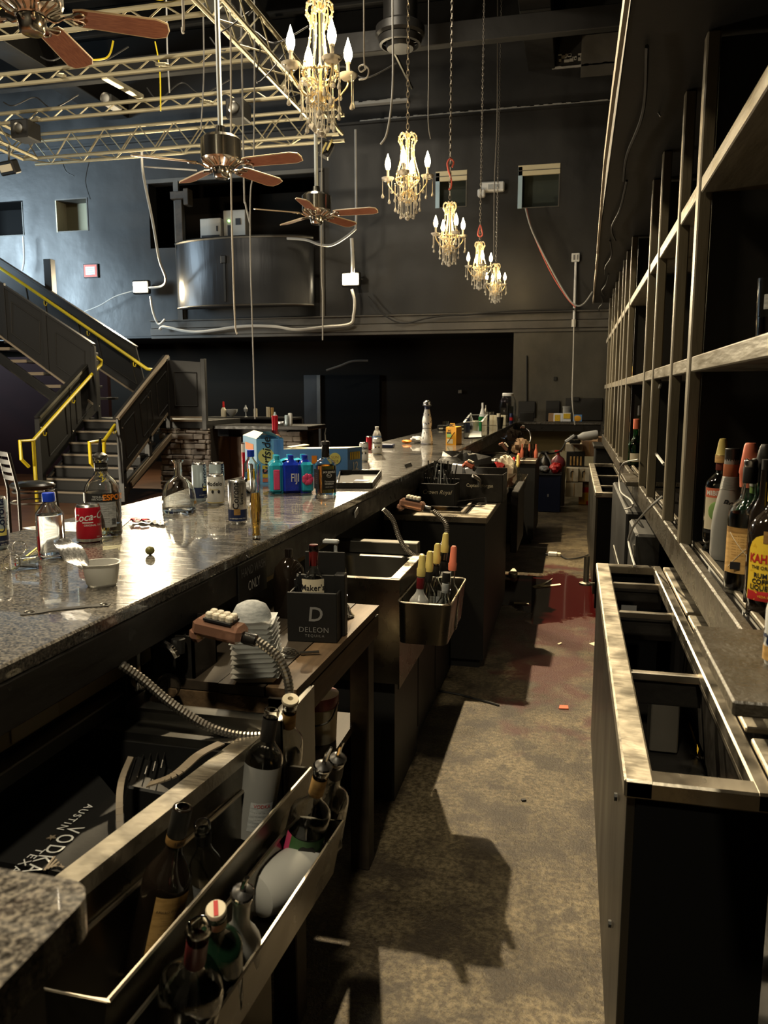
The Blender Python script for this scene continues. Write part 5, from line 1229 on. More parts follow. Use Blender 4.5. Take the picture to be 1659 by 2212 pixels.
for (x, y) in ((fr(yA) - .04, yA + .035), (fr(yB) - .045, yB - .05), (-.97, yA + .04), (-.97, yB - .05)):
    mb = MB(); mb.bx(x - .03, x + .03, y - .035, y + .035, 0, tz - .022, .003); mb.obj('leg', M['wood_darkened'], tb)
mb = MB(); mb.bx(-.98, fr(yB) - .06, yA + .05, yB - .02, .47, .495); mb.obj('lower_shelf', M['wood_darkened'], tb)
t = thing('plastic_bucket', 'white bucket with a dark red lid band under the wooden table', 'bucket', (-.70, 2.10, .495))
mb = MB(); mb.lathe([(0, 0), (.052, 0), (.058, .12), (0, .12)], 20); mb.obj('body', M['lab_c'], t, False)
mb = MB(); mb.lathe([(.059, .105), (.061, .11), (.061, .14), (0, .142)], 20); mb.obj('lid', M['gas_r'], t, False)
mb = MB(); mb.tube(spline([(.06, 0, .12), (.05, -.05, .08), (0, -.075, .07), (-.05, -.05, .08), (-.06, 0, .12)]), .003, 5); mb.obj('handle', M['steel_dark'], t, False)
# stack of white trays
p = PZ(528, 1478, tz)
for k in range(12):
    z = .852 + k * .0112; s_ = .049 - .0003 * k; q_ = Euler((R.uniform(-.02, .02), R.uniform(-.03, .03), .25 + R.uniform(-.05, .05)))
    mb = MB(); lo = [(-s_ * .8, -s_ * .8, 0), (s_ * .8, -s_ * .8, 0), (s_ * .8, s_ * .8, 0), (-s_ * .8, s_ * .8, 0)]; hi = [(-s_, -s_, .012), (s_, -s_, .012), (s_, s_, .012), (-s_, s_, .012)]; h2 = [(a_ * 1.12, b_ * 1.12, .016) for a_, b_, _ in hi]
    mb.add(lo + hi + h2, [(0, 1, 2, 3)] + [(i, (i + 1) % 4, 4 + (i + 1) % 4, 4 + i) for i in range(4)] + [(4 + i, 4 + (i + 1) % 4, 8 + (i + 1) % 4, 8 + i) for i in range(4)])
    o = mb.obj('plastic_tray', M['white']); o.location = (p.x + .015 - .001 * k, p.y + .05, z); o.rotation_euler = q_; tag(o, (ORD[:11] + ['topmost'])[k] + ' square white tray from the bottom of the nested stack', 'tray', 'stack of nested white trays')
mb = MB(); mb.lathe([(0, .04), (.018, .038), (.034, .03), (.043, .014), (.046, 0), (.042, 0)], 20); o = mb.obj('domed_lid', M['lab_g']); o.location = (p.x + .0, p.y + .05, .992); tag(o, 'milky domed lid on top of the tray stack', 'lid')  # grey instead of milky white puts the shade into the colour
# bell jigger, coiled strainer, bottles and black caddy on the table
p = PZ(741, 1332, tz); lathe_thing('bell_jigger', [(0, .0), (.032, 0), (.034, .004), (.026, .012), (.02, .03), (.014, .038), (.009, .04), (.013, .05), (.014, .065), (0, .065)], 'chrome', 'small chrome bell-shaped jigger at the end of the wooden table', 'jigger', p, 20)
p = PZ(612, 1412, tz + .004); mb = MB(); mb.tube([(p.x + (.008 + .0009 * k) * math.cos(k * .6), p.y + (.008 + .0009 * k) * math.sin(k * .6), tz + .006) for k in range(42)], .0022, 5); mb.beam((p.x + .04, p.y + .01, tz + .006), (p.x + .085, p.y + .03, tz + .006), .012, .003); tag(mb.obj('coil_strainer', M['steel_dark']), 'round coil cocktail strainer lying on the wooden table', 'strainer')
t = thing('bar_caddy', 'black tequila-branded bar caddy holding straws on the wooden table', 'caddy', tuple(PZ(670, 1390, tz)))
c = PZ(672, 1388, tz); d0 = PZ(609, 1385, tz); d1 = PZ(716, 1365, tz)
mb = MB(); w2 = .072
c0 = Vector((c.x, c.y + .075, tz)); BM = Matrix.Translation(c0) @ Matrix.Rotation(.10, 4, 'Z')
def bb(x0, x1, y0, y1, z0, z1, nm, m=M['black']):
    g = MB(); g.bx(x0, x1, y0, y1, z0, z1, .002); g.v = [tuple(BM @ Vector(v)) for v in g.v]; return g.obj(nm, m, t)
bb(-w2, w2 - .01, -.072, -.066, 0, .135, 'front'); bb(-w2, -w2 + .006, -.07, .06, 0, .13, 'side'); bb(w2 - .016, w2 - .01, -.07, .06, 0, .13, 'side')
bb(-w2, w2 - .01, .03, .036, 0, .16, 'divider'); bb(-w2 + .02, w2 - .01, .055, .06, 0, .22, 'back'); bb(-w2, w2 - .01, -.07, .06, 0, .005, 'bottom')
LT2 = world_of(t).inverted() @ BM
letter(t, 'D', M['ink_g'], .055, LT2 @ TR(.004, -.0735, .075), shear=.1, bold=.012); letter(t, 'DELEON', M['ink_g'], .020, LT2 @ TR(.0, -.0735, .034), space=1.1); letter(t, 'TEQUILA', M['ink_g'], .010, LT2 @ TR(.002, -.0735, .018), space=1.4)
for k in range(9):
    g = MB(); x = -.055 + .004 * k; g.tube([(x, .02, .01), (x - .015 + .003 * k, .01, .15 + .01 * (k % 3))], .003, 5); g.v = [tuple(BM @ Vector(v)) for v in g.v]; g.obj('straw', M['ink'], t)
bb(w2 - .03, w2 - .0, -.01, .03, 0, .17, 'menu_card')

# ---------------------------------------------------------------- bottles library
def bprof(Rb, H, rn, hs, hn, lip=.002, foot=.92):
    p = [(0, .004), (Rb * .6, .002), (Rb * foot, 0), (Rb, .008), (Rb, hs)]
    for k in range(1, 6):
        u = k / 6; p.append((Rb + (rn - Rb) * (1 - math.cos(u * PI)) / 2, hs + (hn - hs) * (u * .85 + .15 * u * u)))
    p += [(rn, hn), (rn, H - .016), (rn + lip, H - .014), (rn + lip, H - .002), (rn, H)]
    return p
def glass_body(t, prof, m, n=24, sq=0.0, th=.0022, name='glass'):
    inner = []
    for i, (r_, z) in enumerate(prof[3:]): inner.append((max(r_ - th, .002), z + (.004 if i == 0 else 0)))
    full = prof + inner[::-1][1:] + [(0, inner[0][1])]
    full = prof + [(prof[-1][0] - th, prof[-1][1])] + inner[::-1][1:] + [(0, inner[0][1])]
    return MB().lathe(full, n, sq=sq).obj(name, m, t, False, ang=50)
def liquid(t, prof, lvl, m, n=24, sq=0.0, th=.0028):
    p = [(0, .0125)]
    for r_, z in prof[3:]:
        if z >= lvl: 
            break
        p.append((max(r_ - th, .001), max(z, .0125)))
    # radius at the surface
    rs = p[-1][0]
    for (ra, za), (rb, zb) in zip(prof[3:-1], prof[4:]):
        if za <= lvl <= zb and zb > za: rs = ra + (rb - ra) * (lvl - za) / (zb - za) - th
    p += [(max(rs, .002), lvl), (0, lvl)]
    return MB().lathe(p, n, sq=sq).obj('liquid', m, t, False, ang=50)
def stand(bx, by, z, ty, w):
    P = PZ(bx, by, z); dep = (P - Vector((0, 0, HC))).dot(_d); Rr = w / 2 * dep / FPX
    h = Vector((P.x, P.y, 0)); c = P + h.normalized() * Rr
    v = ray(bx, ty); t_ = Vector((c.x, c.y)).length / Vector((v.x, v.y)).length
    return c, Rr, HC + v.z * t_ - z, math.atan2(-c.x, c.y)      # centre, radius, height, yaw that faces the camera
def lean(base, tx, ty_, L):
    C0 = Vector((0, 0, HC)); v = ray(tx, ty_); o = C0 - base; A_ = v.dot(v); B_ = 2 * v.dot(o); C_ = o.dot(o) - L * L; D = B_ * B_ - 4 * A_ * C_
    if D < 0: tt = -B_ / (2 * A_)
    else:
        c1, c2_ = (-B_ - math.sqrt(D)) / (2 * A_), (-B_ + math.sqrt(D)) / (2 * A_)
        tt = max((c1, c2_), key=lambda q: (C0 + v * q).z)
    return (C0 + v * tt) - base
def place(t, base, tx, ty_, L, face=0):
    d = lean(base, tx, ty_, L).normalized(); y = Vector((base.x, base.y, 0)); y = (y - d * y.dot(d)).normalized(); x = y.cross(d)
    q = Matrix(((x.x, y.x, d.x), (x.y, y.y, d.y), (x.z, y.z, d.z))).to_quaternion(); t.rotation_mode = 'QUATERNION'
    t.location = base; t.rotation_quaternion = q @ Euler((0, 0, face)).to_quaternion()
def pourer(t, H, rn, long=.045):
    mb = MB(); mb.lathe([(0, H - .02), (rn - .002, H - .02), (rn - .002, H), (rn + .004, H + .001), (rn + .003, H + .006), (.006, H + .012), (0, H + .012)], 14); mb.obj('pourer_cork', M['black_gloss'], t, False)
    mb = MB(); mb.lathe([(rn + .0045, H + .001), (rn + .005, H + .004), (rn + .003, H + .007)], 14); mb.tube(spline([(0, 0, H + .01), (.001, 0, H + .035), (.004, 0, H + .01 + long)]), [.0045] * 16 + [.003], 8) if False else mb.tube([(0, 0, H + .01), (.002, 0, H + .01 + long * .6), (.006, 0, H + .01 + long)], [.0048, .0042, .0032], 8); mb.obj('pourer_spout', M['chrome'], t, False)
def bottle(name, label, prof, gm, group=None, liq=None, n=24, sq=0.0, cat='bottle'):
    t = thing(name, label, cat, (0, 0, 0), group=group); glass_body(t, prof, gm, n, sq)
    if liq: liquid(t, prof, liq[1], liq[0], n, sq)
    return t
def sleeve(t, nm, m, r, z0, z1, top=False, n=18):
    p = [(r, z0), (r + .0006, z0 + .001), (r + .0006, z1)] + ([(0, z1)] if top else []); return MB().lathe(p, n).obj(nm, m, t, False)
G1 = 'liquor bottles standing in the near bottle rails'
# upper rail
pf = bprof(.038, .30, .0125, .17, .235); t = bottle('liquor_bottle', 'tall dark bottle with ochre label standing in the upper rail', pf, M['glass_b'], G1)
place(t, PZ(320, 2092, .582), 395, 1742, .30, .3)
wrap(t, 'back_label', M['lab_t'], .0387, .04, .165, -.75, .75); sleeve(t, 'neck_foil', M['lab_k'], .0145, .25, .298); sleeve(t, 'neck_band', M['lab_o'], .0148, .236, .25)
letter(t, '1836', M['ink'], .009, cyl=.0158, z=.243); letter(t, 'AMARO ITALIANO', M['ink'], .006, cyl=.0392, z=.14)
for k in range(7): letter(t, '-----------------', M['ink'], .005, cyl=.0392, z=.125 - .008 * k, ang=-.05 * (k % 2))
pf = bprof(.030, .20, .0125, .09, .15); t = bottle('liquor_bottle', 'squat clear bottle with white lip behind the dark ochre-labelled one', pf, M['glass'], G1)
place(t, PZ(452, 1945, .582), 437, 1787, .19); sleeve(t, 'neck_foil', M['lab_k'], .0135, .155, .18); wrap(t, 'label', M['lab_g'], .0306, .02, .07, -1, 1)
pf = bprof(.039, .30, .0135, .20, .245); t = bottle('liquor_bottle', 'open clear vodka bottle with screw neck by the hose loop', pf, M['glass'], G1, (M['water'], .21))
place(t, PZ(538, 1835, .582), 588, 1532, .30, .2); sleeve(t, 'neck_foil', M['lab_k'], .0150, .235, .282)
wrap(t, 'frosted_label', M['glass_f'], .0395, .04, .19, -2.6, 2.6, 28); wrap(t, 'back_label', M['lab_g'], .0399, .06, .12, -.6, .6)
letter(t, 'VODKA', M['lab_r'], .010, cyl=.0403, z=.113)
for k in range(6): letter(t, '- -- ---- - --- --', M['ink'], .005, cyl=.0403, z=.10 - .007 * k)
pf = bprof(.034, .31, .013, .20, .25); t = bottle('liquor_bottle', 'tall clear bottle with pale ring stopper behind the vodka bottle', pf, M['glass'], G1, (M['tequila'], .16))
place(t, PZ(612, 1740, .582), 627, 1518, .31); wrap(t, 'dark_label', M['lab_k'], .0346, .03, .14, -1.6, 1.6, 20); sleeve(t, 'neck_strip', M['lab_t'], .0136, .245, .285)
MB().lathe([(.005, .312), (.017, .312), (.018, .316), (.017, .321), (.006, .322), (.005, .312)], 20).obj('ring_stopper', M['lab_c'], t, False)
# lower rail
pf = bprof(.040, .285, .0135, .165, .215); t = bottle('liquor_bottle', 'clear bottle with pourer and green and magenta fruit label', pf, M['glass'], G1)
place(t, PZ(637, 1885, .552), 697, 1658, .285, .1); pourer(t, .285, .0135, .04)
wrap(t, 'label', mat('green_label', (.05, .16, .04), .5), .0406, .035, .135, -.9, .9, 18); wrap(t, 'label_edge', M['pink'], .0407, .035, .135, -1.25, -.9, 6)
letter(t, 'Razz', M['ink_w'], .026, cyl=.0412, z=.06, bold=.01); sleeve(t, 'neck_strip', M['lab_t'], .0141, .22, .262)
MB().ball((0, -.0395, .105), .018, 12, 8, sc_=(1, .1, 1)).obj('berry_print', M['lab_k'], t, False)
pf = bprof(.036, .285, .013, .16, .21); t = bottle('liquor_bottle', 'clear bottle with pourer at the far end of the lower rail', pf, M['glass'], G1)
place(t, PZ(700, 1825, .552), 727, 1652, .27, 0); pourer(t, .285, .013, .045); sleeve(t, 'neck_foil', M['lab_k'], .0138, .235, .27)
t = thing('round_bottle', 'white translucent bottle lying on its side in the lower rail', 'bottle', tuple(PZ(572, 1925, .60)), group=G1)
d = PZ(640, 1880, .60) - PZ(572, 1925, .60); q = d.to_track_quat('Z', 'Y'); t.rotation_mode = 'QUATERNION'; t.rotation_quaternion = q
MB().lathe([(0, -.03), (.025, -.028), (.04, -.018), (.045, 0), (.045, .10), (.035, .14), (.015, .16), (.013, .20), (0, .2)], 28).obj('body', M['white_t'], t, False)
pf = bprof(.034, .25, .013, .12, .19); t = bottle('liquor_bottle', 'clear pear-shaped bottle with chrome pourer before the lying bottle', pf, M['glass_f'], G1)
place(t, PZ(512, 2130, .552), 522, 1958, .22); pourer(t, .25, .013, .03)
pf = bprof(.034, .27, .0125, .18, .225); t = bottle('liquor_bottle', 'dark green bottle with cream and red top seal', pf, M['glass_dg'], G1)
place(t, PZ(482, 2185, .552), 468, 1985, .25); MB().lathe([(.014, .24), (.0145, .272), (.013, .275), (0, .275)], 18).obj('cap', M['lab_c'], t, False); MB().box((0, 0, .2758), (.006, .022, .001)).obj('red_seal', M['lab_r'], t, False)
pf = bprof(.040, .30, .0125, .17, .215); t = bottle('liquor_bottle', 'open square-shouldered bottle with dark red neck at the bottom edge', pf, M['glass'], G1, sq=.5)
place(t, PZ(395, 2270, .552), 430, 2008, .29, .3); sleeve(t, 'neck_foil', mat('burgundy_foil', (.16, .015, .02), .35), .0138, .22, .27); wrap(t, 'label', M['lab_r'], .046, .04, .12, -.6, .6)
# bottles on the wooden table
t0 = PZ(672, 1340, tz)
pf = bprof(.036, .245, .0115, .13, .19); t = bottle('whiskey_bottle', 'clear squarish bottle with cream whiskey label in the black caddy', pf, M['glass'], None, (M['amber'], .03), sq=.4)
b_ = PZ(668, 1360, tz); t.location = tuple(BM @ Vector((-.01, -.018, .007))); t.rotation_euler = (0, 0, .32)
wrap(t, 'label', M['lab_c'], .0405, .10, .160, -.9, .7, 14); letter(t, "Maker's", M['ink'], .022, cyl=.0415, z=.137, ang=-.1, bold=.01); letter(t, 'Mark', M['ink'], .022, cyl=.0415, z=.116, ang=-.05, bold=.01); letter(t, 'WHISKY', M['ink'], .010, cyl=.0415, z=.098, ang=-.1)
MB().lathe([(.0125, .19), (.0135, .24), (.012, .247), (0, .247)], 14).obj('red_wax', mat('dark_red_wax', (.10, .01, .01), .2), t, False)
b_ = PZ(625, 1340, tz); t = thing('liquor_bottle', 'round-shouldered black bottle left of the whiskey bottle', 'bottle', (b_.x - .02, b_.y + .06, tz))
MB().lathe([(0, 0), (.045, 0), (.048, .02), (.048, .11), (.042, .145), (.025, .165), (.012, .175), (.012, .20), (0, .20)], 24).obj('body', M['glass_b'], t, False)
b_ = PZ(716, 1320, tz); t = thing('spray_bottle', 'translucent pump soap bottle at the corner of the steel sink', 'bottle', (b_.x, b_.y + .05, tz))
MB().lathe([(0, 0), (.03, 0), (.032, .01), (.032, .12), (.014, .15), (.014, .16), (0, .16)], 20).obj('body', M['pet'], t, False)
mb = MB(); mb.tube([(0, 0, .16), (0, 0, .20)], .006, 6); mb.box((-.015, 0, .205), (.05, .02, .014), .004); mb.obj('pump', M['lab_g'], t, False)

# ---------------------------------------------------------------- second sink with its rail
sk = thing('steel_sink', 'square stainless bar sink beyond the wooden table', 'sink', (-.75, 2.65, 0))
z2 = .85; basin(sk, -.88, -.615, 2.69, 3.05, z2, .2, .03, 'steel_dark')
mb = MB(); mb.bx(-.93, -.575, 2.645, 2.652, .47, z2 + .004); mb.obj('front_skirt', M['steel_rail'], sk)
mb = MB(); mb.bx(-.583, -.576, 2.65, 3.13, .45, z2 + .002); mb.obj('side_skirt', M['steel_rail'], sk)
mb = MB(); mb.bx(-.614, -.576, 2.65, 3.12, z2, z2 + .006, .002); mb.obj('side_rim', M['steel_worn'], sk)
mb = MB(); mb.bx(-.93, -.575, 2.645, 2.665, z2, z2 + .006, .002); mb.obj('front_rim', M['steel'], sk)
mb = MB(); mb.bx(-.95, -.60, 3.10, 3.16, z2 + .0, z2 + .05, .003); mb.obj('back_upstand', M['steel_dark'], sk)
mb = MB(); mb.bx(-.92, -.60, 2.68, 3.12, 0, .60); mb.obj('sink_shade_block', M['black'], sk)  # added black block under the sink, shading the floor beside it
ra = thing('bottle_rail', 'rounded steel bottle rail hung on the side of the bar sink', 'bottle rail', (-.46, 2.8, .62), group='steel rails holding liquor bottles')
def rr2(x0, x1, y0, y1, r_, z):
    cx, cy, hx, hy = (x0 + x1) / 2, (y0 + y1) / 2, (x1 - x0) / 2, (y1 - y0) / 2; pts = []
    for k, (sx, sy) in enumerate(((1, 1), (-1, 1), (-1, -1), (1, -1))):
        for j in range(5): an = k * PI / 2 + j * PI / 8; pts.append((cx + sx * (hx - r_) + r_ * math.cos(an), cy + sy * (hy - r_) + r_ * math.sin(an), z))
    return pts
mb = MB(); L1 = rr2(-.57, -.385, 2.585, 3.0, .03, .79); L0 = rr2(-.57, -.40, 2.60, 3.0, .03, .64); L2 = rr2(-.566, -.389, 2.589, 2.996, .027, .79); L3 = rr2(-.566, -.404, 2.604, 2.996, .027, .645)
n = 20; mb.add(L0 + L1 + L2 + L3, [(i, (i + 1) % n, n + (i + 1) % n, n + i) for i in range(n)] + [(n + i, n + (i + 1) % n, 2 * n + (i + 1) % n, 2 * n + i) for i in range(n)] + [(2 * n + i, 2 * n + (i + 1) % n, 3 * n + (i + 1) % n, 3 * n + i) for i in range(n)] + [tuple(range(3 * n, 4 * n)), tuple(range(n))])
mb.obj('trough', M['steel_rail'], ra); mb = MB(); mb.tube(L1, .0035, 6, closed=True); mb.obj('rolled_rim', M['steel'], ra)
G2 = 'bottles in the rail on the bar sink'
def cupcap(t, H, rn, m, h=.045):
    MB().lathe([(rn + .003, H - .03), (rn + .004, H - .005), (rn + .001, H), (rn - .001, H + h - .006), (rn - .005, H + h), (0, H + h)], 14).obj('cup_cap', m, t, False)
defs = [(-.515, 2.66, .035, .255, 'clear bottle with burgundy label and gold cap, frontmost in the sink rail', 'gold', 1), (-.505, 2.76, .033, .25, 'second gold-capped bottle in the sink rail', 'gold', 0), (-.495, 2.86, .033, .26, 'third gold-capped bottle in the sink rail', 'gold', 0), (-.48, 2.95, .034, .285, 'tallest gold-capped bottle at the back of the sink rail', 'gold', 0)]
for k, (x, y, Rb, H, lb, cp, lab_) in enumerate(defs):
    pf = bprof(Rb, H, .0125, .13, .175); t = bottle('liquor_bottle', lb, pf, M['glass_f'] if k == 0 else M['glass'], G2); t.location = (x, y, .646); t.rotation_euler = (0, .06, 0)
    cupcap(t, H, .0125, M[cp]); sleeve(t, 'neck_foil', mat('dark_red_foil', (.14, .01, .015), .4) if k == 0 else M['lab_k'], .0134, .18, .22)
    wrap(t, 'label', M['lab_r'] if lab_ else M['lab_g'], Rb + .0006, .03, .11, -.3, 1.0 if lab_ else .8, 12)
    if lab_: letter(t, 'Cana', M['ink_w'], .014, cyl=Rb + .0012, z=.085, ang=.35, shear=.3)
pf = bprof(.033, .235, .0115, .11, .16); t = bottle('liquor_bottle', 'clear bottle with white neck band and black collar at the rail front', pf, M['glass'], G2); t.location = (-.43, 2.68, .646); t.rotation_euler = (0, .07, 0)
sleeve(t, 'neck_band', M['lab_g'], .0124, .165, .20); sleeve(t, 'collar', M['lab_k'], .0135, .205, .238, True); wrap(t, 'label', M['lab_k'], .0336, .05, .10, -.7, .1)
pf = bprof(.034, .25, .012, .13, .18); t = bottle('liquor_bottle', 'clear bottle with tall salmon-red cap at the back right of the rail', pf, M['glass'], G2); t.location = (-.425, 2.80, .646); t.rotation_euler = (0, .06, 0); cupcap(t, .25, .012, M['salmon'], .06)

# ---------------------------------------------------------------- soda guns
def soda(name, label, hose, hr, head, tail, s_=1.0, m=None, ribs=True):
    t = thing(name, label, 'soda gun', tuple(head), group='bar soda guns on metal hoses')
    P = spline(hose, 14); rad = []; PP = []
    L = [0.0]
    for a_, b_ in zip(P[:-1], P[1:]): L.append(L[-1] + (b_ - a_).length)
    nr = int(L[-1] / (.0048 * s_)) if ribs else 40; j = 0
    for k in range(nr * 2 + 1):
        d_ = L[-1] * k / (nr * 2)
        while j < len(L) - 2 and L[j + 1] < d_: j += 1
        u = (d_ - L[j]) / max(1e-9, L[j + 1] - L[j]); PP.append(P[j].lerp(P[j + 1], u)); rad.append(hr * (1.0 if k % 2 else .84))
    mb = MB(); mb.tube(PP, rad, 10); mb.obj('hose', M['hose'], t, True, ang=20)
    ax = (head - tail); Lh = ax.length; X_ = ax.normalized(); Z_ = Vector((0, 0, 1)); Y_ = Z_.cross(X_).normalized(); Z_ = X_.cross(Y_)
    T = Matrix(((X_.x, Y_.x, Z_.x, tail.x), (X_.y, Y_.y, Z_.y, tail.y), (X_.z, Y_.z, Z_.z, tail.z), (0, 0, 0, 1)))
    g = MB(); g.lathe([(0, 0), (hr * 1.25, 0), (hr * 1.3, Lh * .16), (hr * 1.1, Lh * .2), (0, Lh * .2)], 14, T @ Matrix.Rotation(PI / 2, 4, 'Y')); g.obj('black_ferrule', M['black_gloss'], t)
    g = MB(); g.box((Lh * .55, 0, .004 * s_), (Lh * .74, .034 * s_, .024 * s_), .006 * s_); g.box((Lh * .86, 0, -.008 * s_), (Lh * .22, .030 * s_, .022 * s_), .007 * s_); g.v = [tuple(T @ Vector(v)) for v in g.v]; g.obj('handle', m or M['gun'], t)
    g = MB(); g.box((Lh * .55, 0, .018 * s_), (Lh * .42, .030 * s_, .004 * s_), .001); g.v = [tuple(T @ Vector(v)) for v in g.v]; g.obj('key_plate', M['ink'], t)
    for i in range(4):
        for jj in range(2):
            g = MB(); g.lathe([(0, 0), (.0055 * s_, 0), (.0055 * s_, .007 * s_), (.004 * s_, .009 * s_), (0, .009 * s_)], 10, T @ Matrix.Translation((Lh * (.40 + .10 * i), (jj - .5) * .014 * s_, .018 * s_))); g.obj('button', M['btn'], t)
    return t
# near gun: hose leaves the bar front, dips over the well and rises to the gun in its holder
H1 = [PY(262, 1436, 1.36), PY(310, 1470, 1.38), PY(370, 1520, 1.40), PY(450, 1570, 1.42), PY(530, 1590, 1.44), PY(590, 1580, 1.47), PY(622, 1530, 1.50), PY(622, 1470, 1.50), PY(600, 1420, 1.50), PY(555, 1384, 1.50)]
soda('soda_gun', 'near soda gun with ivory buttons on a ribbed hose loop', H1, .0105, PY(412, 1350, 1.50), PY(553, 1384, 1.50), 1.6)
H2 = [PY(828, 1100, 3.05), PY(848, 1122, 3.07), PY(862, 1160, 3.08), PY(882, 1192, 3.08), PY(915, 1205, 3.08), PY(945, 1190, 3.08), PY(963, 1160, 3.08), PY(962, 1130, 3.08), PY(935, 1103, 3.08)]
soda('soda_gun', 'middle soda gun on a hose loop over the bar sink', H2, .0105, PY(858, 1086, 3.08), PY(930, 1101, 3.08), 1.5)
H3 = [PY(1062, 1048, 6.6), PY(1082, 1042, 6.6), PY(1096, 1022, 6.6), PY(1100, 1000, 6.6), PY(1096, 978, 6.6)]
soda('soda_gun', 'third soda gun with copper tone nozzle farther along the bar', H3, .009, PY(1080, 955, 6.6), PY(1098, 978, 6.6), 1.2, ribs=False)
H4 = [PY(1145, 955, 10.8), PY(1147, 943, 10.8), PY(1143, 932, 10.8), PY(1136, 926, 10.8)]
soda('soda_gun', 'farthest soda gun hooked under the end of the bar', H4, .011, PY(1124, 922, 10.8), PY(1136, 926, 10.8), 1.2, ribs=False)
mb = MB(); mb.tube([PX(385, 1380, -.86), PX(385, 1410, -.86)], .016, 10); mb.lathe([(.02, 0), (.035, 0), (.035, .004), (.02, .004)], 16, Matrix.Translation(PX(420, 1372, -.86))); tag(mb.obj('gun_holder', M['black']), 'black soda gun holder under the bar edge', 'holder')

# ---------------------------------------------------------------- black cabinets with steel tops
def steelcab(label, y0, y1, x0, x1, z, well_=True):
    t = thing('underbar_cabinet', label, 'cabinet', ((x0 + x1) / 2, y0, 0), group='black underbar cabinets with steel tops')
    mb = MB(); mb.bx(x0, x1 - .01, y0 + .01, y1, .05, z - .035); mb.obj('body', M['black'], t)
    mb = MB(); mb.bx(x0, x1, y0, y0 + .10, z - .035, z, .003); mb.obj('front_rim', M['steel'], t)
    mb = MB(); mb.bx(x1 - .12, x1, y0 + .1, y1, z - .035, z - .0005, .003); mb.obj('side_rim', M['steel_worn'], t)
    mb = MB(); mb.bx(x0, x1, y1 - .05, y1, z - .034, z + .0005, .002); mb.obj('back_rim', M['steel'], t)
    mb = MB(); mb.bx(x0, x1 - .12, y0 + .1, y1 - .05, z - .03, z - .02); mb.obj('well_floor', M['black_gloss'], t)
    mb = MB(); mb.bx(x0 + .04, x1 - .16, y0 + .14, y0 + .152, z - .02, z + .004); mb.bx(x1 - .165, x1 - .15, y0 + .14, y1 - .1, z - .02, z + .004); mb.obj('inner_frame', M['steel'], t)
    mb = MB(); mb.bx(x0 + .02, x1 - .03, y0 + .03, y1 - .03, 0, .05); mb.obj('plinth', M['black'], t)
    return t
steelcab('nearer black underbar cabinet with steel top carrying black caddies', 4.18, 5.62, -1.0, -.43, .85)
steelcab('farther black underbar cabinet with steel top near the gas cylinders', 8.0, 9.1, -1.0, -.345, .85)
mb = MB(); mb.bx(-.42, -.37, 5.75, 6.5, .35, .80, .004); tag(mb.obj('black_bin', M['black']), 'narrow black bin standing between the two steel-topped cabinets', 'bin')
mb = MB(); mb.bx(-.60, -.595, 5.8, 7.9, .4, .8)
def r3(Y): return -.40 + (Y - 5.7) * .0
railbox('bottle_rail', 'far steel bottle rail with red-capped bottles between cabinets', lambda Y: -.56, lambda Y: -.42, 6.7, 7.9, .72, .58, 'steel rails holding liquor bottles')
for k, (y, x, cm) in enumerate(((6.8, -.49, 'salmon'), (7.05, -.5, 'red'), (7.3, -.48, 'gold'), (7.55, -.49, 'salmon'))):
    pf = bprof(.038, .29, .013, .16, .22); t = bottle('liquor_bottle', ['salmon-capped bottle nearest in the far rail', 'red-capped bottle second in the far rail', 'gold-capped bottle third in the far rail', 'salmon-capped bottle last in the far rail'][k], pf, M['glass'], 'bottles in the far rail', n=14); t.location = (x, y, .584); cupcap(t, .29, .013, M[cm], .08)
t = thing('shade_block', 'low black block added to shade the floor between the bar sink and cabinet', 'cabinet', (-.78, 3.2, 0))
mb = MB(); mb.bx(-.96, -.62, 3.18, 4.14, 0, .60, .008); mb.obj('body', M['black'], t)  # added block that stops lamp light reaching the floor through the gap
mb = MB(); mb.bx(-.622, -.615, 3.22, 3.64, .06, .56, .003); mb.obj('door', M['black'], t); mb = MB(); mb.bx(-.622, -.615, 3.67, 4.10, .06, .56, .003); mb.obj('door', M['black'], t)  # door-like plates on the added block
# things on the nearer cabinet
zc = .852
def cardbox(name, label, cat, c, d, rz, m, texts=(), open_top=True, group=None, ztop=None):
    t = thing(name, label, cat, c, rz, group); x, y, z = d[0] / 2, d[1] / 2, d[2]
    if open_top:
        for nm, a in (('front', (-x, x, -y, -y + .006, 0, z)), ('back', (-x, x, y - .006, y, 0, z * 1.15)), ('side', (-x, -x + .006, -y, y, 0, z)), ('side', (x - .006, x, -y, y, 0, z)), ('bottom', (-x, x, -y, y, 0, .006))):
            mb = MB(); mb.bx(*a, .001); mb.obj(nm, M[m], t, False)
        mb = MB(); mb.bx(-x, x, -.003, .003, .006, z * .95); mb.obj('divider', M[m], t, False)
    else:
        mb = MB(); mb.bx(-x, x, -y, y, 0, z, .003); mb.obj('body', M[m], t, False)
    for s_, mm, sz, tx, tz_, kw in texts: letter(t, s_, M[mm], sz, TR(tx, -y - .0012, tz_), **kw)
    return t
b_ = PZ(1015, 1085, zc)
t = cardbox('bar_caddy', 'black rum-branded caddy stuffed with straws on the near cabinet', 'caddy', (b_.x + .03, b_.y + .13, zc), (.34, .2, .17), -.05, 'black_gloss', [('Captain Morgan', 'lab_c', .030, .03, .10, dict(sx=.85, bold=.01))])
b2 = PZ(945, 1092, zc)
t = cardbox('bar_caddy', 'black whisky-branded caddy with slanted ends, left of the rum caddy', 'caddy', (b2.x + .0, b2.y + .06, zc), (.22, .14, .13), -.05, 'black', [('Crown Royal', 'lab_c', .036, .0, .08, dict(shear=.35, sx=.9))])
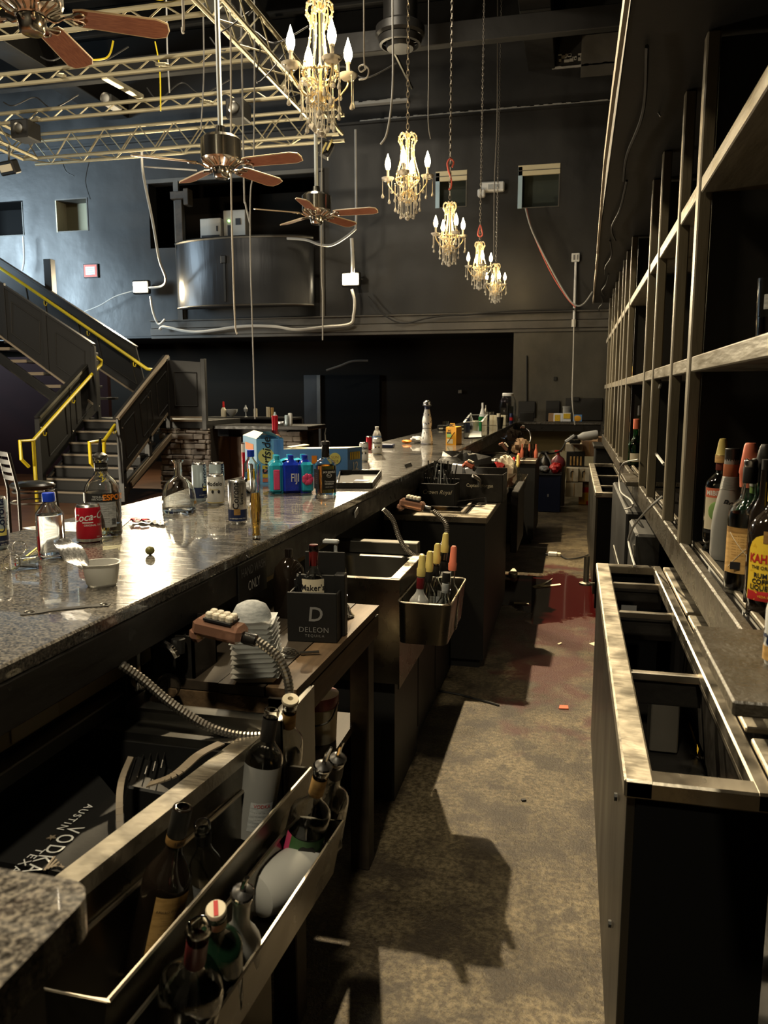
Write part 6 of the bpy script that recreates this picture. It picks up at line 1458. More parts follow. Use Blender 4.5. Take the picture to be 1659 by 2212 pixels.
mb = MB(); mb.add([(-.11, -.07, .06), (-.20, -.07, .24), (-.20, .07, .24), (-.11, .07, .06), (-.106, -.07, .06), (-.194, -.07, .24), (-.194, .07, .24), (-.106, .07, .06)], [(0, 1, 2, 3), (4, 7, 6, 5), (0, 4, 5, 1), (1, 5, 6, 2), (2, 6, 7, 3)]); mb.obj('flared_end', M['black_gloss'], t, False)
for k in range(22):
    x = -.09 + .008 * k; g = MB(); g.tube([(x, .0 + .03 * (k % 3), .02), (x - .04 + .02 * (k % 5), .02, .18 + .02 * ((k * 7) % 5))], .004, 5); g.obj('straw', M['black_gloss'] if k % 4 else M['lab_g'], t, False)
t = thing('napkins', 'white folded napkins in the caddy below the bar edge', 'napkins', (b_.x - .10, b_.y + .14, zc + .12)); mb = MB(); mb.box((0, 0, .04), (.07, .03, .12), .002, Euler((.2, .1, 0)).to_matrix().to_4x4()); mb.box((.09, .0, .04), (.06, .02, .09), .002, Euler((.2, -.3, 0)).to_matrix().to_4x4()); mb.obj('sheets', M['paper'], t, False)
p0, p1 = PY(965, 1000, 4.7), PY(1022, 1028, 4.7)
soda('soda_gun', 'red-brown soda gun lying across the black caddies', [p1, p1 + Vector((.03, .05, -.03)), p1 + Vector((.03, .1, -.08))], .012, PY(1000, 1000, 4.7), PY(1028, 1014, 4.7), 1.3, M['salmon'], ribs=False)
# tongs
t = thing('ice_tongs', 'chrome tongs lying on the steel top before the caddies', 'tongs', tuple(PZ(1020, 1090, zc)))
a_, b_, c_, d_ = PY(988, 1083, 4.28), PY(1048, 1075, 4.28), PY(990, 1095, 4.24), PY(1050, 1088, 4.24)
mb = MB(); mb.beam(a_, b_, .012, .004); mb.beam(c_, d_, .012, .004); mb.beam(b_, d_, .012, .004); mb.obj('arms', M['chrome'], t)
# yogurt cups
for k, (px, py, rz) in enumerate(((902, 1072, .4), (925, 1056, .9))):
    p = PZ(px, py + 12, zc); mb = MB(); mb.lathe([(0, 0), (.032, 0), (.034, .02), (.045, .085), (.048, .088), (.044, .088), (.03, .01), (0, .008)], 20, TR(0, 0, .045, PI / 2 * .9, 0, rz)); o = mb.obj('plastic_tub', M['white']); o.location = (p.x, p.y + .08, zc + .0); tag(o, ['white tub lying on its side, lower of two by the caddy', 'white tub with orange contents, upper of two by the caddy'][k], 'tub')
mb = MB(); p = PZ(935, 1078, zc); mb.grid(lambda u, v: (p.x - .02 + .08 * u, p.y + .12 + .05 * v + .01 * math.sin(9 * u), zc + .02 + .03 * v + .012 * math.sin(7 * v + 5 * u)), 8, 5, th=(0, 0, .004)); tag(mb.obj('orange_wrapper', M['orange']), 'crumpled orange wrapper beside the white tubs', 'wrapper')
# black bags, red film and gun on far half of the cabinet
def crumple(name, c, s_, m, label, cat, seed, sc_=(1, 1, 1), n=(16, 10), amp=.18):
    rr = random.Random(seed); mb = MB(); ph = [rr.uniform(0, 6) for _ in range(6)]
    vs_ = []; nu, nv = n; rows = []
    for j in range(nv + 1):
        th_ = PI * j / nv
        for i in range(nu):
            a = 2 * PI * i / nu; q = 1 + amp * math.sin(3 * a + ph[0] + 2 * th_) * math.sin(2 * th_ + ph[1]) + amp * .7 * math.sin(7 * a + ph[2]) * math.sin(5 * th_ + ph[3]) + rr.uniform(-amp, amp) * .35
            vs_.append((c[0] + s_ * sc_[0] * q * math.sin(th_) * math.cos(a), c[1] + s_ * sc_[1] * q * math.sin(th_) * math.sin(a), c[2] + s_ * sc_[2] * (1 - math.cos(th_) * q)))
    fs = [(j * nu + i, j * nu + (i + 1) % nu, (j + 1) * nu + (i + 1) % nu, (j + 1) * nu + i) for j in range(nv) for i in range(nu)]
    zmin = min(v[2] for v in vs_); vs_ = [(x, y, z - zmin + c[2]) for x, y, z in vs_]
    mb.add(vs_, fs); return tag(mb.obj(name, m if not isinstance(m, str) else M[m], ang=25), label, cat)
p = PZ(1060, 1052, .87); crumple('red_film_pack', (p.x, p.y + .05, .855), .075, mat('red_film', (.30, .03, .03), .12, coat=.8), 'shiny dark red plastic film bundle at the cabinet corner', 'film', 3, (1.3, 1, 1), amp=.3)
p = PZ(1082, 1052, .86); crumple('net_bag', (p.x + .01, p.y + .22, .80), .10, 'lab_c', 'pale mesh bag hanging over the cabinet corner beside red film', 'bag', 9, (.8, .8, 1.1))
p = PZ(1010, 1040, .86); crumple('bin_liner', (-.72, 5.35, .86), .13, 'black_gloss', 'crumpled black plastic bag behind the caddies under the bar', 'bag', 4, (1.4, .9, .8), amp=.3)
p = PY(1075, 1000, 6.2); cardbox('bar_caddy', 'black arched-logo caddy behind the red film bundle', 'caddy', (PY(1062, 1000, 6.0).x, 6.0, .80), (.26, .16, .17), 0, 'black', [('BAILEYS', 'ink_g', .035, .04, .09, {})])
mb = MB(); mb.bx(-.95, -.50, 5.66, 6.6, .70, .80, .004); tag(mb.obj('low_shelf', M['black']), 'low black shelf between the underbar cabinets', 'shelf')
# far cabinet clutter
for k in range(7):
    p = PY(1128 + k * 5, 975, 8.35); lathe_thing('small_bottle', [(0, 0), (.02, 0), (.022, .06), (.008, .1), (.008, .14), (0, .14)], 'glass_b' if k % 3 else 'salmon', ORD[k] + ' small dark bottle from the left in the row on the far cabinet', 'bottle', (p.x, 8.35 + .05 * (k % 2), .852), 10, 'small dark bottles in a row on the far cabinet')
crumple('plastic_bag', (PY(1107, 960, 8.6).x, 8.6, .852), .11, 'glass_b', 'glossy dark plastic bag on the far cabinet', 'bag', 12, (1.0, .8, 1.0), amp=.3)
crumple('paper_bag', (PY(1120, 960, 8.4).x, 8.55, .852), .09, 'cardboard', 'crumpled tan paper bag beside the small dark bottles', 'bag', 15, (1.1, .8, .9), amp=.25)
for k in range(6):
    p = PY(1052 + 9 * k, 965 + 3 * (k % 3), 7.2); mb = MB(); mb.prism([(-.03, 0), (.03, 0), (.012, .09), (-.008, .09)], 0, .02, TR(p.x, p.y, .80 + .02 * (k % 3), PI / 2, 0, R.uniform(-1, 1))); tag(mb.obj('paper_scrap', M['white']), ORD[k] + ' torn white scrap from the left in the dark under the bar', 'paper scrap', 'torn white paper scraps under the bar')
mb = MB(); mb.bx(-.95, -.6, 6.7, 7.95, .72, .80, .004); tag(mb.obj('low_shelf', M['black']), 'low black shelf below the torn white papers', 'shelf')

# ================================================================ THINGS ON THE GRANITE
def can(name, label, bx, by, ty, w_, top_m='alu', body='can_blue', group=None, z=CZ, cat='can', face=0.0):
    c, Rr, H, yw = stand(bx, by, z, ty, w_)
    t = thing(name, label, cat, (c.x, c.y, z), yw + face, group)
    MB().lathe([(0, .004), (Rr * .7, .003), (Rr * .82, 0), (Rr, .012), (Rr, H - .016), (Rr * .95, H - .008)], 28).obj('body', M[body], t, False)
    MB().lathe([(Rr * .95, H - .008), (Rr * .86, H - .001), (Rr * .83, H), (Rr * .80, H - .005), (0, H - .005)], 28).obj('lid', M[top_m], t, False)
    mb = MB(); mb.box((0, Rr * .2, H - .003), (Rr * .35, Rr * .75, .002), .0005); mb.obj('pull_tab', M['alu'], t, False)
    return t, Rr, H
def beer_blue(bx, by, ty, w_, label, face=0.0, ang=0.0, small=False):
    t, r_, H = can('beer_can', label, bx, by, ty, w_, group='slim pale-blue beer cans on the bar')
    wrap(t, 'navy_band', M['navy'], r_ + .0004, .012, H * .36, -PI, PI, 28)
    wrap(t, 'gold_seal', M['sun_y'], r_ + .0008, H * .27, H * .40, -.45 + ang, .35 + ang, 6)
    letter(t, 'Corona', M['navy'], H * .21, cyl=r_ + .0009, z=H * .65, ang=ang - .1, rot=PI / 2, bold=.02)
    letter(t, 'Extra', M['navy'], H * .12, cyl=r_ + .0009, z=H * .58, ang=ang + .55, rot=PI / 2, bold=.01)
    letter(t, 'LA CERVEZA MAS FINA', M['ink_w'], H * .035, cyl=r_ + .0009, z=H * .16, ang=ang); letter(t, '355 ML', M['ink_w'], H * .04, cyl=r_ + .0009, z=H * .1, ang=ang)
    return t
beer_blue(-4, 1189, 1072, 48, 'slim beer can cut off at the left edge of the picture', ang=.55)
beer_blue(432, 1083, 999, 31, 'slim beer can left of the squat one, behind, right of the decanter', ang=.9)
beer_blue(470, 1083, 998, 32, 'slim beer can partly hidden behind the squat gold-rimmed can', ang=.9)
t, r_, H = can('beer_can', 'black-and-silver slim beer can standing nearest the decanter front', 514, 1134, 1036, 40, group='slim pale-blue beer cans on the bar', body='alu')
t['label'] = 'silver slim beer can with black lettering, front of the can group'
wrap(t, 'navy_band', M['navy'], r_ + .0004, .012, H * .34, -PI, PI, 28); letter(t, 'Corona', M['ink'], H * .20, cyl=r_ + .0009, z=H * .66, ang=-.15, rot=PI / 2, bold=.02); letter(t, 'Extra', M['ink'], H * .12, cyl=r_ + .0009, z=H * .58, ang=.5, rot=PI / 2, bold=.01)
wrap(t, 'gold_seal', M['lab_o'], r_ + .0008, H * .22, H * .36, -.4, .3, 6); letter(t, 'LA CERVEZA MAS FINA', M['ink_w'], H * .04, cyl=r_ + .0009, z=H * .14)
def modelo(bx, by, ty, w_, label, txt='Modelo', body='can_white', small=.17):
    t, r_, H = can('beer_can', label, bx, by, ty, w_, group='squat white beer cans on the bar', body=body)
    letter(t, txt, M['ink'], H * small * 1.1, cyl=r_ + .0008, z=H * .70, ang=-.2, bold=.02); wrap(t, 'gold_band', M['gold'], r_ + .0004, .012, H * .08, -PI, PI, 24)
    for sx_ in (-1, 1): MB().ball((sx_ * .012, -r_, H * .45), .006, 6, 4, sc_=(1, .15, 1.2)).obj('lion_print', M['ink'], t, False)
    letter(t, 'Especial', M['gold'], H * .10, cyl=r_ + .0008, z=H * .52, ang=-.2)
modelo(467, 1092, 1024, 37, 'squat white can with gold rim before the slim cans')
modelo(786, 998, 955, 20, 'squat white beer can, left one beside the small water bottle')
modelo(815, 983, 945, 21, 'squat white beer can, right one before the small water bottle')
t, r_, H = can('soda_can', 'small red soda can behind the white beer cans', 797, 972, 942, 13, body='cola')
# cola can
t, r_, H = can('cola_can', 'red cola can with white script before the tequila bottle', 194, 1174, 1088, 53, body='cola')
letter(t, 'Coca-Cola', M['ink_w'], H * .27, cyl=r_ + .0008, z=H * .70, ang=.35, shear=.35, bold=.012, rot=.12); letter(t, 'ORIGINAL TASTE', M['ink_w'], H * .07, cyl=r_ + .0008, z=H * .47, ang=.45, bold=.01); letter(t, '330 ml', M['ink_w'], H * .05, cyl=r_ + .0008, z=H * .16, ang=.8)
wrap(t, 'white_wave', M['ink_w'], r_ + .0006, H * .53, H * .56, -.5, .35, 8); wrap(t, 'base_band', M['alu'], r_ + .0004, .004, .013, -PI, PI, 24)
# square water bottle with blue cap
c, r_, H, yw = stand(113, 1210, CZ, 1064, 58)
t = thing('water_bottle', 'clear square water bottle with blue screw cap at left', 'bottle', (c.x, c.y, CZ), yw + .12)
pf = [(0, .004), (r_ * .6, .002), (r_ * .88, 0), (r_, .01), (r_, H * .66), (r_ * .98, H * .69), (r_ * .42, H * .85), (r_ * .36, H * .87), (r_ * .36, H * .9)]
glass_body(t, pf, M['pet'], 24, .62, .0016); liquid(t, pf, H * .67, M['water'], 24, .62, .0022)
MB().lathe([(r_ * .42, H * .865), (r_ * .45, H * .87), (r_ * .45, H * .99), (r_ * .42, H), (0, H)], 24).obj('screw_cap', M['blue'], t, False)
mb = MB(); mb.grid(lambda u, v: (-r_ * .98, -r_ * .7 + r_ * .5 * u, H * (.06 + .30 * v)), 1, 1, th=(-.001, 0, 0)); mb.obj('red_label', M['cola'], t, False)
# tequila bottle
c, r_, H, yw = stand(226, 1164, CZ, 988, 77)
t = thing('tequila_bottle', 'round-shouldered clear bottle with pourer behind the cola can', 'bottle', (c.x, c.y, CZ), yw)
pf = [(0, .006), (r_ * .6, .004), (r_ * .93, 0), (r_, .012), (r_ * 1.0, H * .56), (r_ * .93, H * .64), (r_ * .75, H * .71), (r_ * .48, H * .77), (r_ * .36, H * .82), (r_ * .34, H * .96), (r_ * .42, H * .965), (r_ * .42, H)]
glass_body(t, pf, M['glass'], 32); liquid(t, pf, H * .17, M['tequila'], 32)
wrap(t, 'label', M['lab_g'], r_ + .0006, H * .14, H * .50, -.55, .75, 16); wrap(t, 'black_band', M['lab_k'], r_ + .0009, H * .46, H * .57, -1.6, .9, 20)
letter(t, 'ESPOLON', M['orange_ink'], H * .10, cyl=r_ + .0015, z=H * .513, ang=.95, bold=.03); letter(t, 'TEQUILA', M['ink_w'], H * .035, cyl=r_ + .0015, z=H * .525, ang=-.25); letter(t, '100% AGAVE', M['ink_w'], H * .03, cyl=r_ + .0015, z=H * .495, ang=-.25)
for k in range(9): letter(t, '-- --- - ---- -- - ---', M['ink_g'], H * .035, cyl=r_ + .0012, z=H * (.43 - .028 * k), ang=.1)
for k in range(12): wrap(t, 'barcode_bar', M['ink'], r_ + .0011, H * .17, H * .25, .45 + k * .02, .45 + k * .02 + .008 * (1 + k % 2), 1)
sleeve(t, 'neck_label', M['lab_k'], r_ * .355, H * .83, H * .93); letter(t, 'PURE AGAVE', M['ink_w'], H * .03, cyl=r_ * .38, z=H * .87)
MB().lathe([(0, H - .01), (r_ * .36, H), (r_ * .45, H + .002), (r_ * .4, H + .008), (.008, H + .016), (0, H + .016)], 20).obj('pourer_cork', M['black_gloss'], t, False)
MB().tube([(0, 0, H + .01), (0, 0, H + .03), (.003, 0, H + .06)], [.008, .006, .0035], 10).obj('pourer_spout', M['ink'], t, False)
# paper sheets under the bottles
for k, (q, lb) in enumerate(((((48, 1141), (150, 1128), (185, 1150), (60, 1144)), 'white printed sheet lying under the water bottle'), (((140, 1130), (285, 1121), (262, 1140), (150, 1148)), 'white printed sheet lying under the tequila bottle'))):
    p = [PZ(a_, b_, CZ) for a_, b_ in q]; mb = MB(); mb.prism([(v.x, v.y) for v in p], CZ + .0005 + .0006 * k, CZ + .0012 + .0006 * k); t = mb.obj('paper_sheet', M['paper']); tag(t, lb, 'paper')
    for j in range(5):
        a_ = p[0].lerp(p[3], .15 + .16 * j); b_ = p[1].lerp(p[2], .15 + .16 * j); g = MB(); g.beam(a_.lerp(b_, .1) + Vector((0, 0, .0017 + .0006 * k)), a_.lerp(b_, .85) + Vector((0, 0, .0017 + .0006 * k)), .002, .0004); g.obj('printed_line', M['ink_g'], t)
# foil wrapper
p0 = PZ(325, 1131, CZ); t = thing('foil_wrapper', 'crushed red and silver foil wrapper left of the decanter', 'wrapper', tuple(p0))
mb = MB(); rr = random.Random(2); mb.grid(lambda u, v: (p0.x - .065 + .13 * u, p0.y - .03 + .05 * v + .02 * math.sin(4 * u), CZ + .002 + .012 * abs(math.sin(13 * u + 5 * v)) * rr.uniform(.3, 1)), 14, 5, th=(0, 0, .0006)); mb.obj('foil', M['foil'], t)
mb = MB(); mb.grid(lambda u, v: (p0.x - .062 + .06 * u, p0.y - .028 + .03 * v, CZ + .012 + .008 * abs(math.sin(15 * u + 4 * v))), 8, 3, th=(0, 0, .0006)); mb.obj('red_print', M['cola'], t)
# decanter
c, r_, H, yw = stand(388, 1112, CZ, 993, 74)
t = thing('decanter', 'empty bell-shaped clear decanter standing mid-counter', 'decanter', (c.x, c.y, CZ), yw)
pf = [(0, .006), (r_ * .6, .004), (r_ * .93, 0), (r_, .008), (r_ * .98, .02), (r_, .03), (r_ * .99, H * .28), (r_ * .93, H * .42), (r_ * .80, H * .53), (r_ * .58, H * .61), (r_ * .36, H * .66), (r_ * .24, H * .70), (r_ * .22, H * .93), (r_ * .34, H * .965), (r_ * .34, H)]
glass_body(t, pf, M['glass'], 36, th=.003); wrap(t, 'amber_sticker', M['lab_t'], r_ + .0006, H * .17, H * .23, 1.0, 1.4, 4)
# tall fluted glass of beer
c, r_, H, yw = stand(554, 1167, CZ, 1002, 26)
t = thing('beer_glass', 'slim tall fluted glass half full of amber beer', 'glass', (c.x, c.y, CZ), yw)
pf = [(0, .006), (r_ * .4, .003), (r_ * .66, 0), (r_ * .72, .012), (r_ * .70, .03), (r_ * .85, .06), (r_ * 1.0, H * .40), (r_ * .95, H * .52), (r_ * .80, H * .64), (r_ * .86, H * .8), (r_ * .98, H)]
glass_body(t, pf, M['glass'], 20, .15, .0018); liquid(t, pf, H * .62, M['beer'], 20, .15, .0022)
# blue-capped clear bottle and crumpled napkin
c, r_, H, yw = stand(543, 1066, CZ, 972, 30)
t = thing('liquor_bottle', 'clear bottle with blue cap before the light blue box', 'bottle', (c.x, c.y, CZ), yw)
pf = bprof(r_, H * .92, r_ * .42, H * .66, H * .84); glass_body(t, pf, M['glass'], 20); liquid(t, pf, H * .5, M['water'], 20)
MB().lathe([(r_ * .5, H * .84), (r_ * .56, H * .85), (r_ * .56, H), (0, H)], 18).obj('blue_cap', M['blue'], t, False); wrap(t, 'label', M['lab_y'], r_ + .0005, H * .2, H * .58, -.5, .4, 8)
p = PZ(544, 1064, CZ); crumple('crumpled_napkin', (p.x + .005, p.y - .02, CZ), .032, 'paper', 'crumpled white napkin at the foot of the blue-capped bottle', 'napkin', 21, (1, .8, .9), amp=.3)
# light blue upright carton with torn top
def carton(name, label, A, B, C_, tops, mats, cat='carton', torn=False):
    A, B, C_ = PZ(*A, CZ), PZ(*B, CZ), PZ(*C_, CZ); D = B + C_ - A
    dist = Vector((A.x, A.y)).length; v = ray(*tops); H = HC + v.z * dist / Vector((v.x, v.y)).length - CZ
    t = thing(name, label, cat, tuple(A)); up = Vector((0, 0, H))
    mb = MB(); mb.add([A, B, D, C_, A + up, B + up, D + up, C_ + up], [(0, 1, 5, 4), (1, 2, 6, 5), (2, 3, 7, 6), (3, 0, 4, 7), (0, 3, 2, 1)] + ([] if torn else [(4, 5, 6, 7)]), mi=0); mb.obj('carton_body', mats[0], t)
    # frames for front (A-B) and side (A-C) faces
    def fr_(P, Q):
        x = (Q - P).normalized(); n = Vector((x.y, -x.x, 0)); 
        if n.dot(P) > 0: n = -n
        if abs((x.cross(Vector((0, 0, 1)))).dot(n)) and (x.cross(Vector((0, 0, 1)))).dot(n) < 0: pass
        y = -n
        return Matrix(((x.x, y.x, 0, P.x), (x.y, y.y, 0, P.y), (0, 0, 1, CZ), (0, 0, 0, 1))), (Q - P).length
    return t, A, B, C_, D, H, world_of(t).inverted(), fr_
t, A, B, C_, D, H, LW, fr_ = carton('drink_carton', 'upright light blue drink carton with sun logo and torn top', (556, 1047), (614, 1046), (527, 1030), (556, 948), [M['sky']], torn=True)
F, Lf = fr_(A, B); F = LW @ F
mb = MB(); mb.prism([(Lf * .35 + Lf * .30 * math.cos(a * PI / 12), H * .62 + Lf * .30 * math.sin(a * PI / 12)) for a in range(24)], 0, .001, F @ TR(0, -.0005, 0, PI / 2)); o = mb.obj('sun_print', M['sun_y'], t, False)
letter(t, 'Surfside', M['ink'], H * .26, F @ TR(Lf * .38, -.0025, H * .62), rot=PI / 2, shear=.2, bold=.01); letter(t, 'ICED TEA + VODKA', M['sky_b'], H * .11, F @ TR(Lf * .80, -.0025, H * .58), rot=PI / 2)
mb = MB(); mb.prism([(Lf * .64, .01), (Lf, .01), (Lf, H - .004), (Lf * .64, H - .004)], 0, .0006, F @ TR(0, -.0003, 0, PI / 2)); mb.obj('blue_panel', M['sky_b'], t, False)
for k in range(4):
    mb = MB(); mb.prism([(Lf * .20, .012 + k * .021), (Lf * .42, .012 + k * .021), (Lf * .42, .030 + k * .021), (Lf * .20, .030 + k * .021)], 0, .0008, F @ TR(0, -.0006, 0, PI / 2)); mb.obj('can_print', M['lab_y' if k % 2 else 'salmon'], t, False)
S, Ls = fr_(C_, A); S = LW @ S
mb = MB(); mb.prism([(Ls * .2, H * .70), (Ls * .8, H * .70), (Ls * .8, H * .86), (Ls * .2, H * .86)], 0, .001, S @ TR(0, -.0006, 0, PI / 2)); mb.obj('sunset_print', M['orange_ink'], t, False)
mb = MB(); up = Vector((0, 0, H)); m_ = (A + B) / 2 + up
mb.add([A + up, C_ + up, C_.lerp(D, .45) + up + Vector((0, 0, .025)), A.lerp(B, .25) + up + Vector((0, 0, .03))], [(0, 1, 2, 3)]); mb.add([B + up, D + up, D.lerp(C_, .5) + up + Vector((0, 0, .02)), B.lerp(A, .55) + up + Vector((.01, 0, .035))], [(0, 1, 2, 3)]); mb.obj('torn_flap', M['card_top'], t)
# low blue tray carton
t, A, B, C_, D, H, LW, fr_ = carton('drink_carton', 'low mid-blue drink carton with cream top, right of the water pack', (751, 1025), (612, 1028), (782, 1020), (751, 969), [M['sky_b']])
up = Vector((0, 0, H)); mb = MB(); mb.add([A + up, B + up, D + up, C_ + up, A + up + Vector((0, 0, .003)), B + up + Vector((0, 0, .003)), D + up + Vector((0, 0, .003)), C_ + up + Vector((0, 0, .003))], [(0, 1, 2, 3), (4, 7, 6, 5), (0, 4, 5, 1), (1, 5, 6, 2), (2, 6, 7, 3), (3, 7, 4, 0)]); mb.obj('carton_top', M['card_top'], t)
mb = MB(); mb.beam(B + up + Vector((.02, .05, .01)), D + up + Vector((.05, -.02, .02)), .06, .004); mb.obj('loose_flap', M['card_top'], t)
F, Lf = fr_(B, A); F = LW @ F
mb = MB(); mb.prism([(Lf * .80 + .032 * math.cos(a * PI / 12), H * .62 + .032 * math.sin(a * PI / 12)) for a in range(24)], 0, .001, F @ TR(0, -.001, 0, PI / 2)); mb.obj('sun_print', M['sun_y'], t, False)
letter(t, 'SUN', M['lab_t'], .022, F @ TR(Lf * .80, -.0025, H * .67)); letter(t, 'SIDE', M['lab_t'], .02, F @ TR(Lf * .80, -.0025, H * .52))
mb = MB(); mb.prism([(Lf * .44, H * .45), (Lf * .52, H * .45), (Lf * .52, H * .75), (Lf * .44, H * .75)], 0, .001, F @ TR(0, -.001, 0, PI / 2)); mb.obj('sunset_print', M['orange_ink'], t, False)
S, Ls = fr_(A, C_); S = LW @ S
for k in range(6): mb = MB(); mb.prism([(Ls * (.15 + .12 * k), H * .55), (Ls * (.24 + .12 * k), H * .55), (Ls * (.24 + .12 * k), H * .85), (Ls * (.15 + .12 * k), H * .85)], 0, .001, S @ TR(0, -.001, 0, PI / 2)); mb.obj('can_print', M['lab_y'], t, False)
letter(t, '12', M['ink_w'], H * .45, S @ TR(Ls * .5, -.002, H * .28), bold=.02)
# shrink-wrapped water pack
c, r_, H, yw = stand(628, 1068, CZ, 980, 98)
t = thing('water_pack', 'shrink-wrapped pack of water bottles with teal, blue and pink film', 'water pack', (c.x, c.y, CZ), yw + .1)
colr = ('teal_film', 'blue_film', 'blue_film', 'teal_film', 'teal_film', 'teal_film'); w3 = r_ * .62
for i in range(3):
    for j in range(2):
        x, y = (i - 1) * w3, (j - .5) * w3; o = MB().lathe([(0, 0), (w3 * .46, .0), (w3 * .52, .012), (w3 * .52, H * .66), (w3 * .40, H * .80), (w3 * .22, H * .86), (w3 * .22, H * (.97 if (i, j) != (1, 0) else .97)), (0, H * .98)], 20, sq=.45).obj('wrapped_bottle', M[colr[j * 3 + i]], t, False); o.location = (x, y, 0)
for x0, x1, mm, nm in ((-1.56, -.62, 'teal_film', 'film_sleeve'), (-.66, .66, 'blue_film', 'front_film'), (.62, 1.56, 'teal_film', 'film_sleeve')):
    mb = MB(); mb.box(((x0 + x1) / 2 * w3, 0, H * .40), ((x1 - x0) * w3, w3 * (2.2 if nm == 'film_sleeve' else 2.26), H * .80), .012); mb.obj(nm, M[mm], t, False)
mb = MB(); mb.grid(lambda u, v: ((u - .5) * w3 * 2.9, (v - .2) * w3 * 1.5, H * (.76 + .12 * math.sin(PI * u) ** .5 * math.sin(PI * min(1, v + .15)) ** .5 + .02 * math.sin(20 * u))), 18, 8, th=(0, 0, .002)); mb.obj('top_film', M['teal_film'], t, False)
yf = -w3 * .45 - w3 * .25
letter(t, 'FIJI', M['ink_w'], H * .30, TR(w3 * .22, -w3 * 1.13 - .002, H * .40), sx=.62, bold=.01)
mb = MB()
for k in range(7): a = k * 2 * PI / 7; mb.ball((w3 * 1.12 + .014 * math.cos(a), -w3 * 1.1 - .002, H * .36 + .014 * math.sin(a)), .013, 8, 5, sc_=(1, .3, 1))
mb.obj('flower_print', M['pink'], t, False); mb = MB(); mb.box((-w3 * 1.08, -w3 * 1.1, H * .36), (w3 * .45, .006, H * .52), .003); mb.obj('pink_panel', M['pink'], t, False)
# whiskey bottle, square
c, r_, H, yw = stand(704, 1072, CZ, 962, 50)
t = thing('whiskey_bottle', 'square whiskey bottle with black label and pourer at counter edge', 'bottle', (c.x, c.y, CZ), yw + .35)
pf = [(0, .005), (r_ * .5, .003), (r_ * .8, 0), (r_ * .86, .008), (r_ * .86, H * .60), (r_ * .84, H * .64), (r_ * .62, H * .70), (r_ * .40, H * .735), (r_ * .34, H * .76), (r_ * .30, H * .98), (r_ * .30, H)]
glass_body(t, pf, M['glass'], 28, .42); liquid(t, pf, H * .60, M['amber'], 28, .42)
s_ = r_ * .86 * 1.0
mb = MB(); mb.box((0, -s_ * .985, H * .33), (s_ * 1.45, .001, H * .40)); mb.obj('front_label', M['lab_k'], t, False)
mb = MB(); mb.box((-s_ * .985, 0, H * .33), (.001, s_ * 1.4, H * .40)); mb.obj('side_label', M['lab_k'], t, False)
y_ = -s_ * .985 - .0015
letter(t, "JACK DANIEL'S", M['ink_w'], H * .052, TR(0, y_, H * .48), sx=.75, bold=.02); letter(t, 'No.7', M['ink_w'], H * .05, TR(0, y_, H * .41)); letter(t, 'Tennessee', M['ink_w'], H * .05, TR(0, y_, H * .29), shear=.3); letter(t, 'WHISKEY', M['ink_w'], H * .045, TR(0, y_, H * .24), bold=.015); letter(t, '- SOUR MASH -', M['ink_w'], H * .028, TR(0, y_, H * .18))
mb = MB(); mb.tube([(.0 + H * .05 * math.cos(a * PI / 12), y_, H * .41 + H * .038 * math.sin(a * PI / 12)) for a in range(24)], .0006, 4, closed=True); mb.obj('oval_border', M['ink_w'], t, False)
for k in range(6): letter(t, '---- -- ---', M['ink_w'], H * .03, TR(-s_ * .985 - .0015, 0, H * (.45 - .04 * k), 0, 0, -PI / 2))
MB().lathe([(r_ * .32, H * .76), (r_ * .33, H * .98), (r_ * .33, H), (0, H)], 18).obj('neck_wrap', M['black_gloss'], t, False)
MB().lathe([(r_ * .30, H), (r_ * .40, H + .002), (r_ * .40, H + .012), (r_ * .34, H + .018), (.004, H + .02)], 16).obj('pourer_collar', M['ink'], t, False)
MB().tube([(0, 0, H + .015), (-.002, 0, H + .05), (.004, 0, H + .075)], [.0045, .004, .003], 8).obj('pourer_spout', M['chrome'], t, False)
# black tray
q = [PZ(728, 1055, CZ), PZ(803, 1055, CZ), PZ(823, 1026, CZ), PZ(735, 1026, CZ)]
t = thing('serving_tray', 'empty black rectangular serving tray behind the whiskey bottle', 'tray', tuple(q[0]))
mb = MB(); mb.prism([(p.x, p.y) for p in q], CZ, CZ + .004); mb.obj('base', M['black'], t)
mb = MB(); 
for a_, b_ in zip(q, q[1:] + q[:1]): mb.beam(a_ + Vector((0, 0, .014)), b_ + Vector((0, 0, .014)), .008, .026, .002)
mb.obj('rim', M['black_gloss'], t); mb = MB(); mb.box((q[1] + q[2]) / 2 + Vector((-.07, -.03, .0055)), (.07, .05, .001)); mb.obj('paper_slip', M['paper'], t)
# tall bottle behind the carton with red neck
c, r_, H, yw = stand(546, 1034, CZ, 906, 24)
t = thing('liquor_bottle', 'tall bottle with red neck rising behind the light blue carton', 'bottle', (c.x + .02, c.y + .28, CZ), yw)
H *= 1.04
MB().lathe([(0, 0), (.038, 0), (.04, .01), (.04, H * .6), (.02, H * .72), (.016, H * .75), (0, H * .75)], 20).obj('body', M['glass'], t, False); MB().lathe([(.0155, H * .68), (.017, H * .9), (.018, H), (0, H)], 16).obj('red_cap', M['cola'], t, False)
t, r_, H = can('soda_can', 'red and white can peeking out left of the light blue carton', 531, 1032, 955, 16, body='cola'); wrap(t, 'white_top', M['ink_w'], r_ + .0005, H * .72, H * .95, -PI, PI)
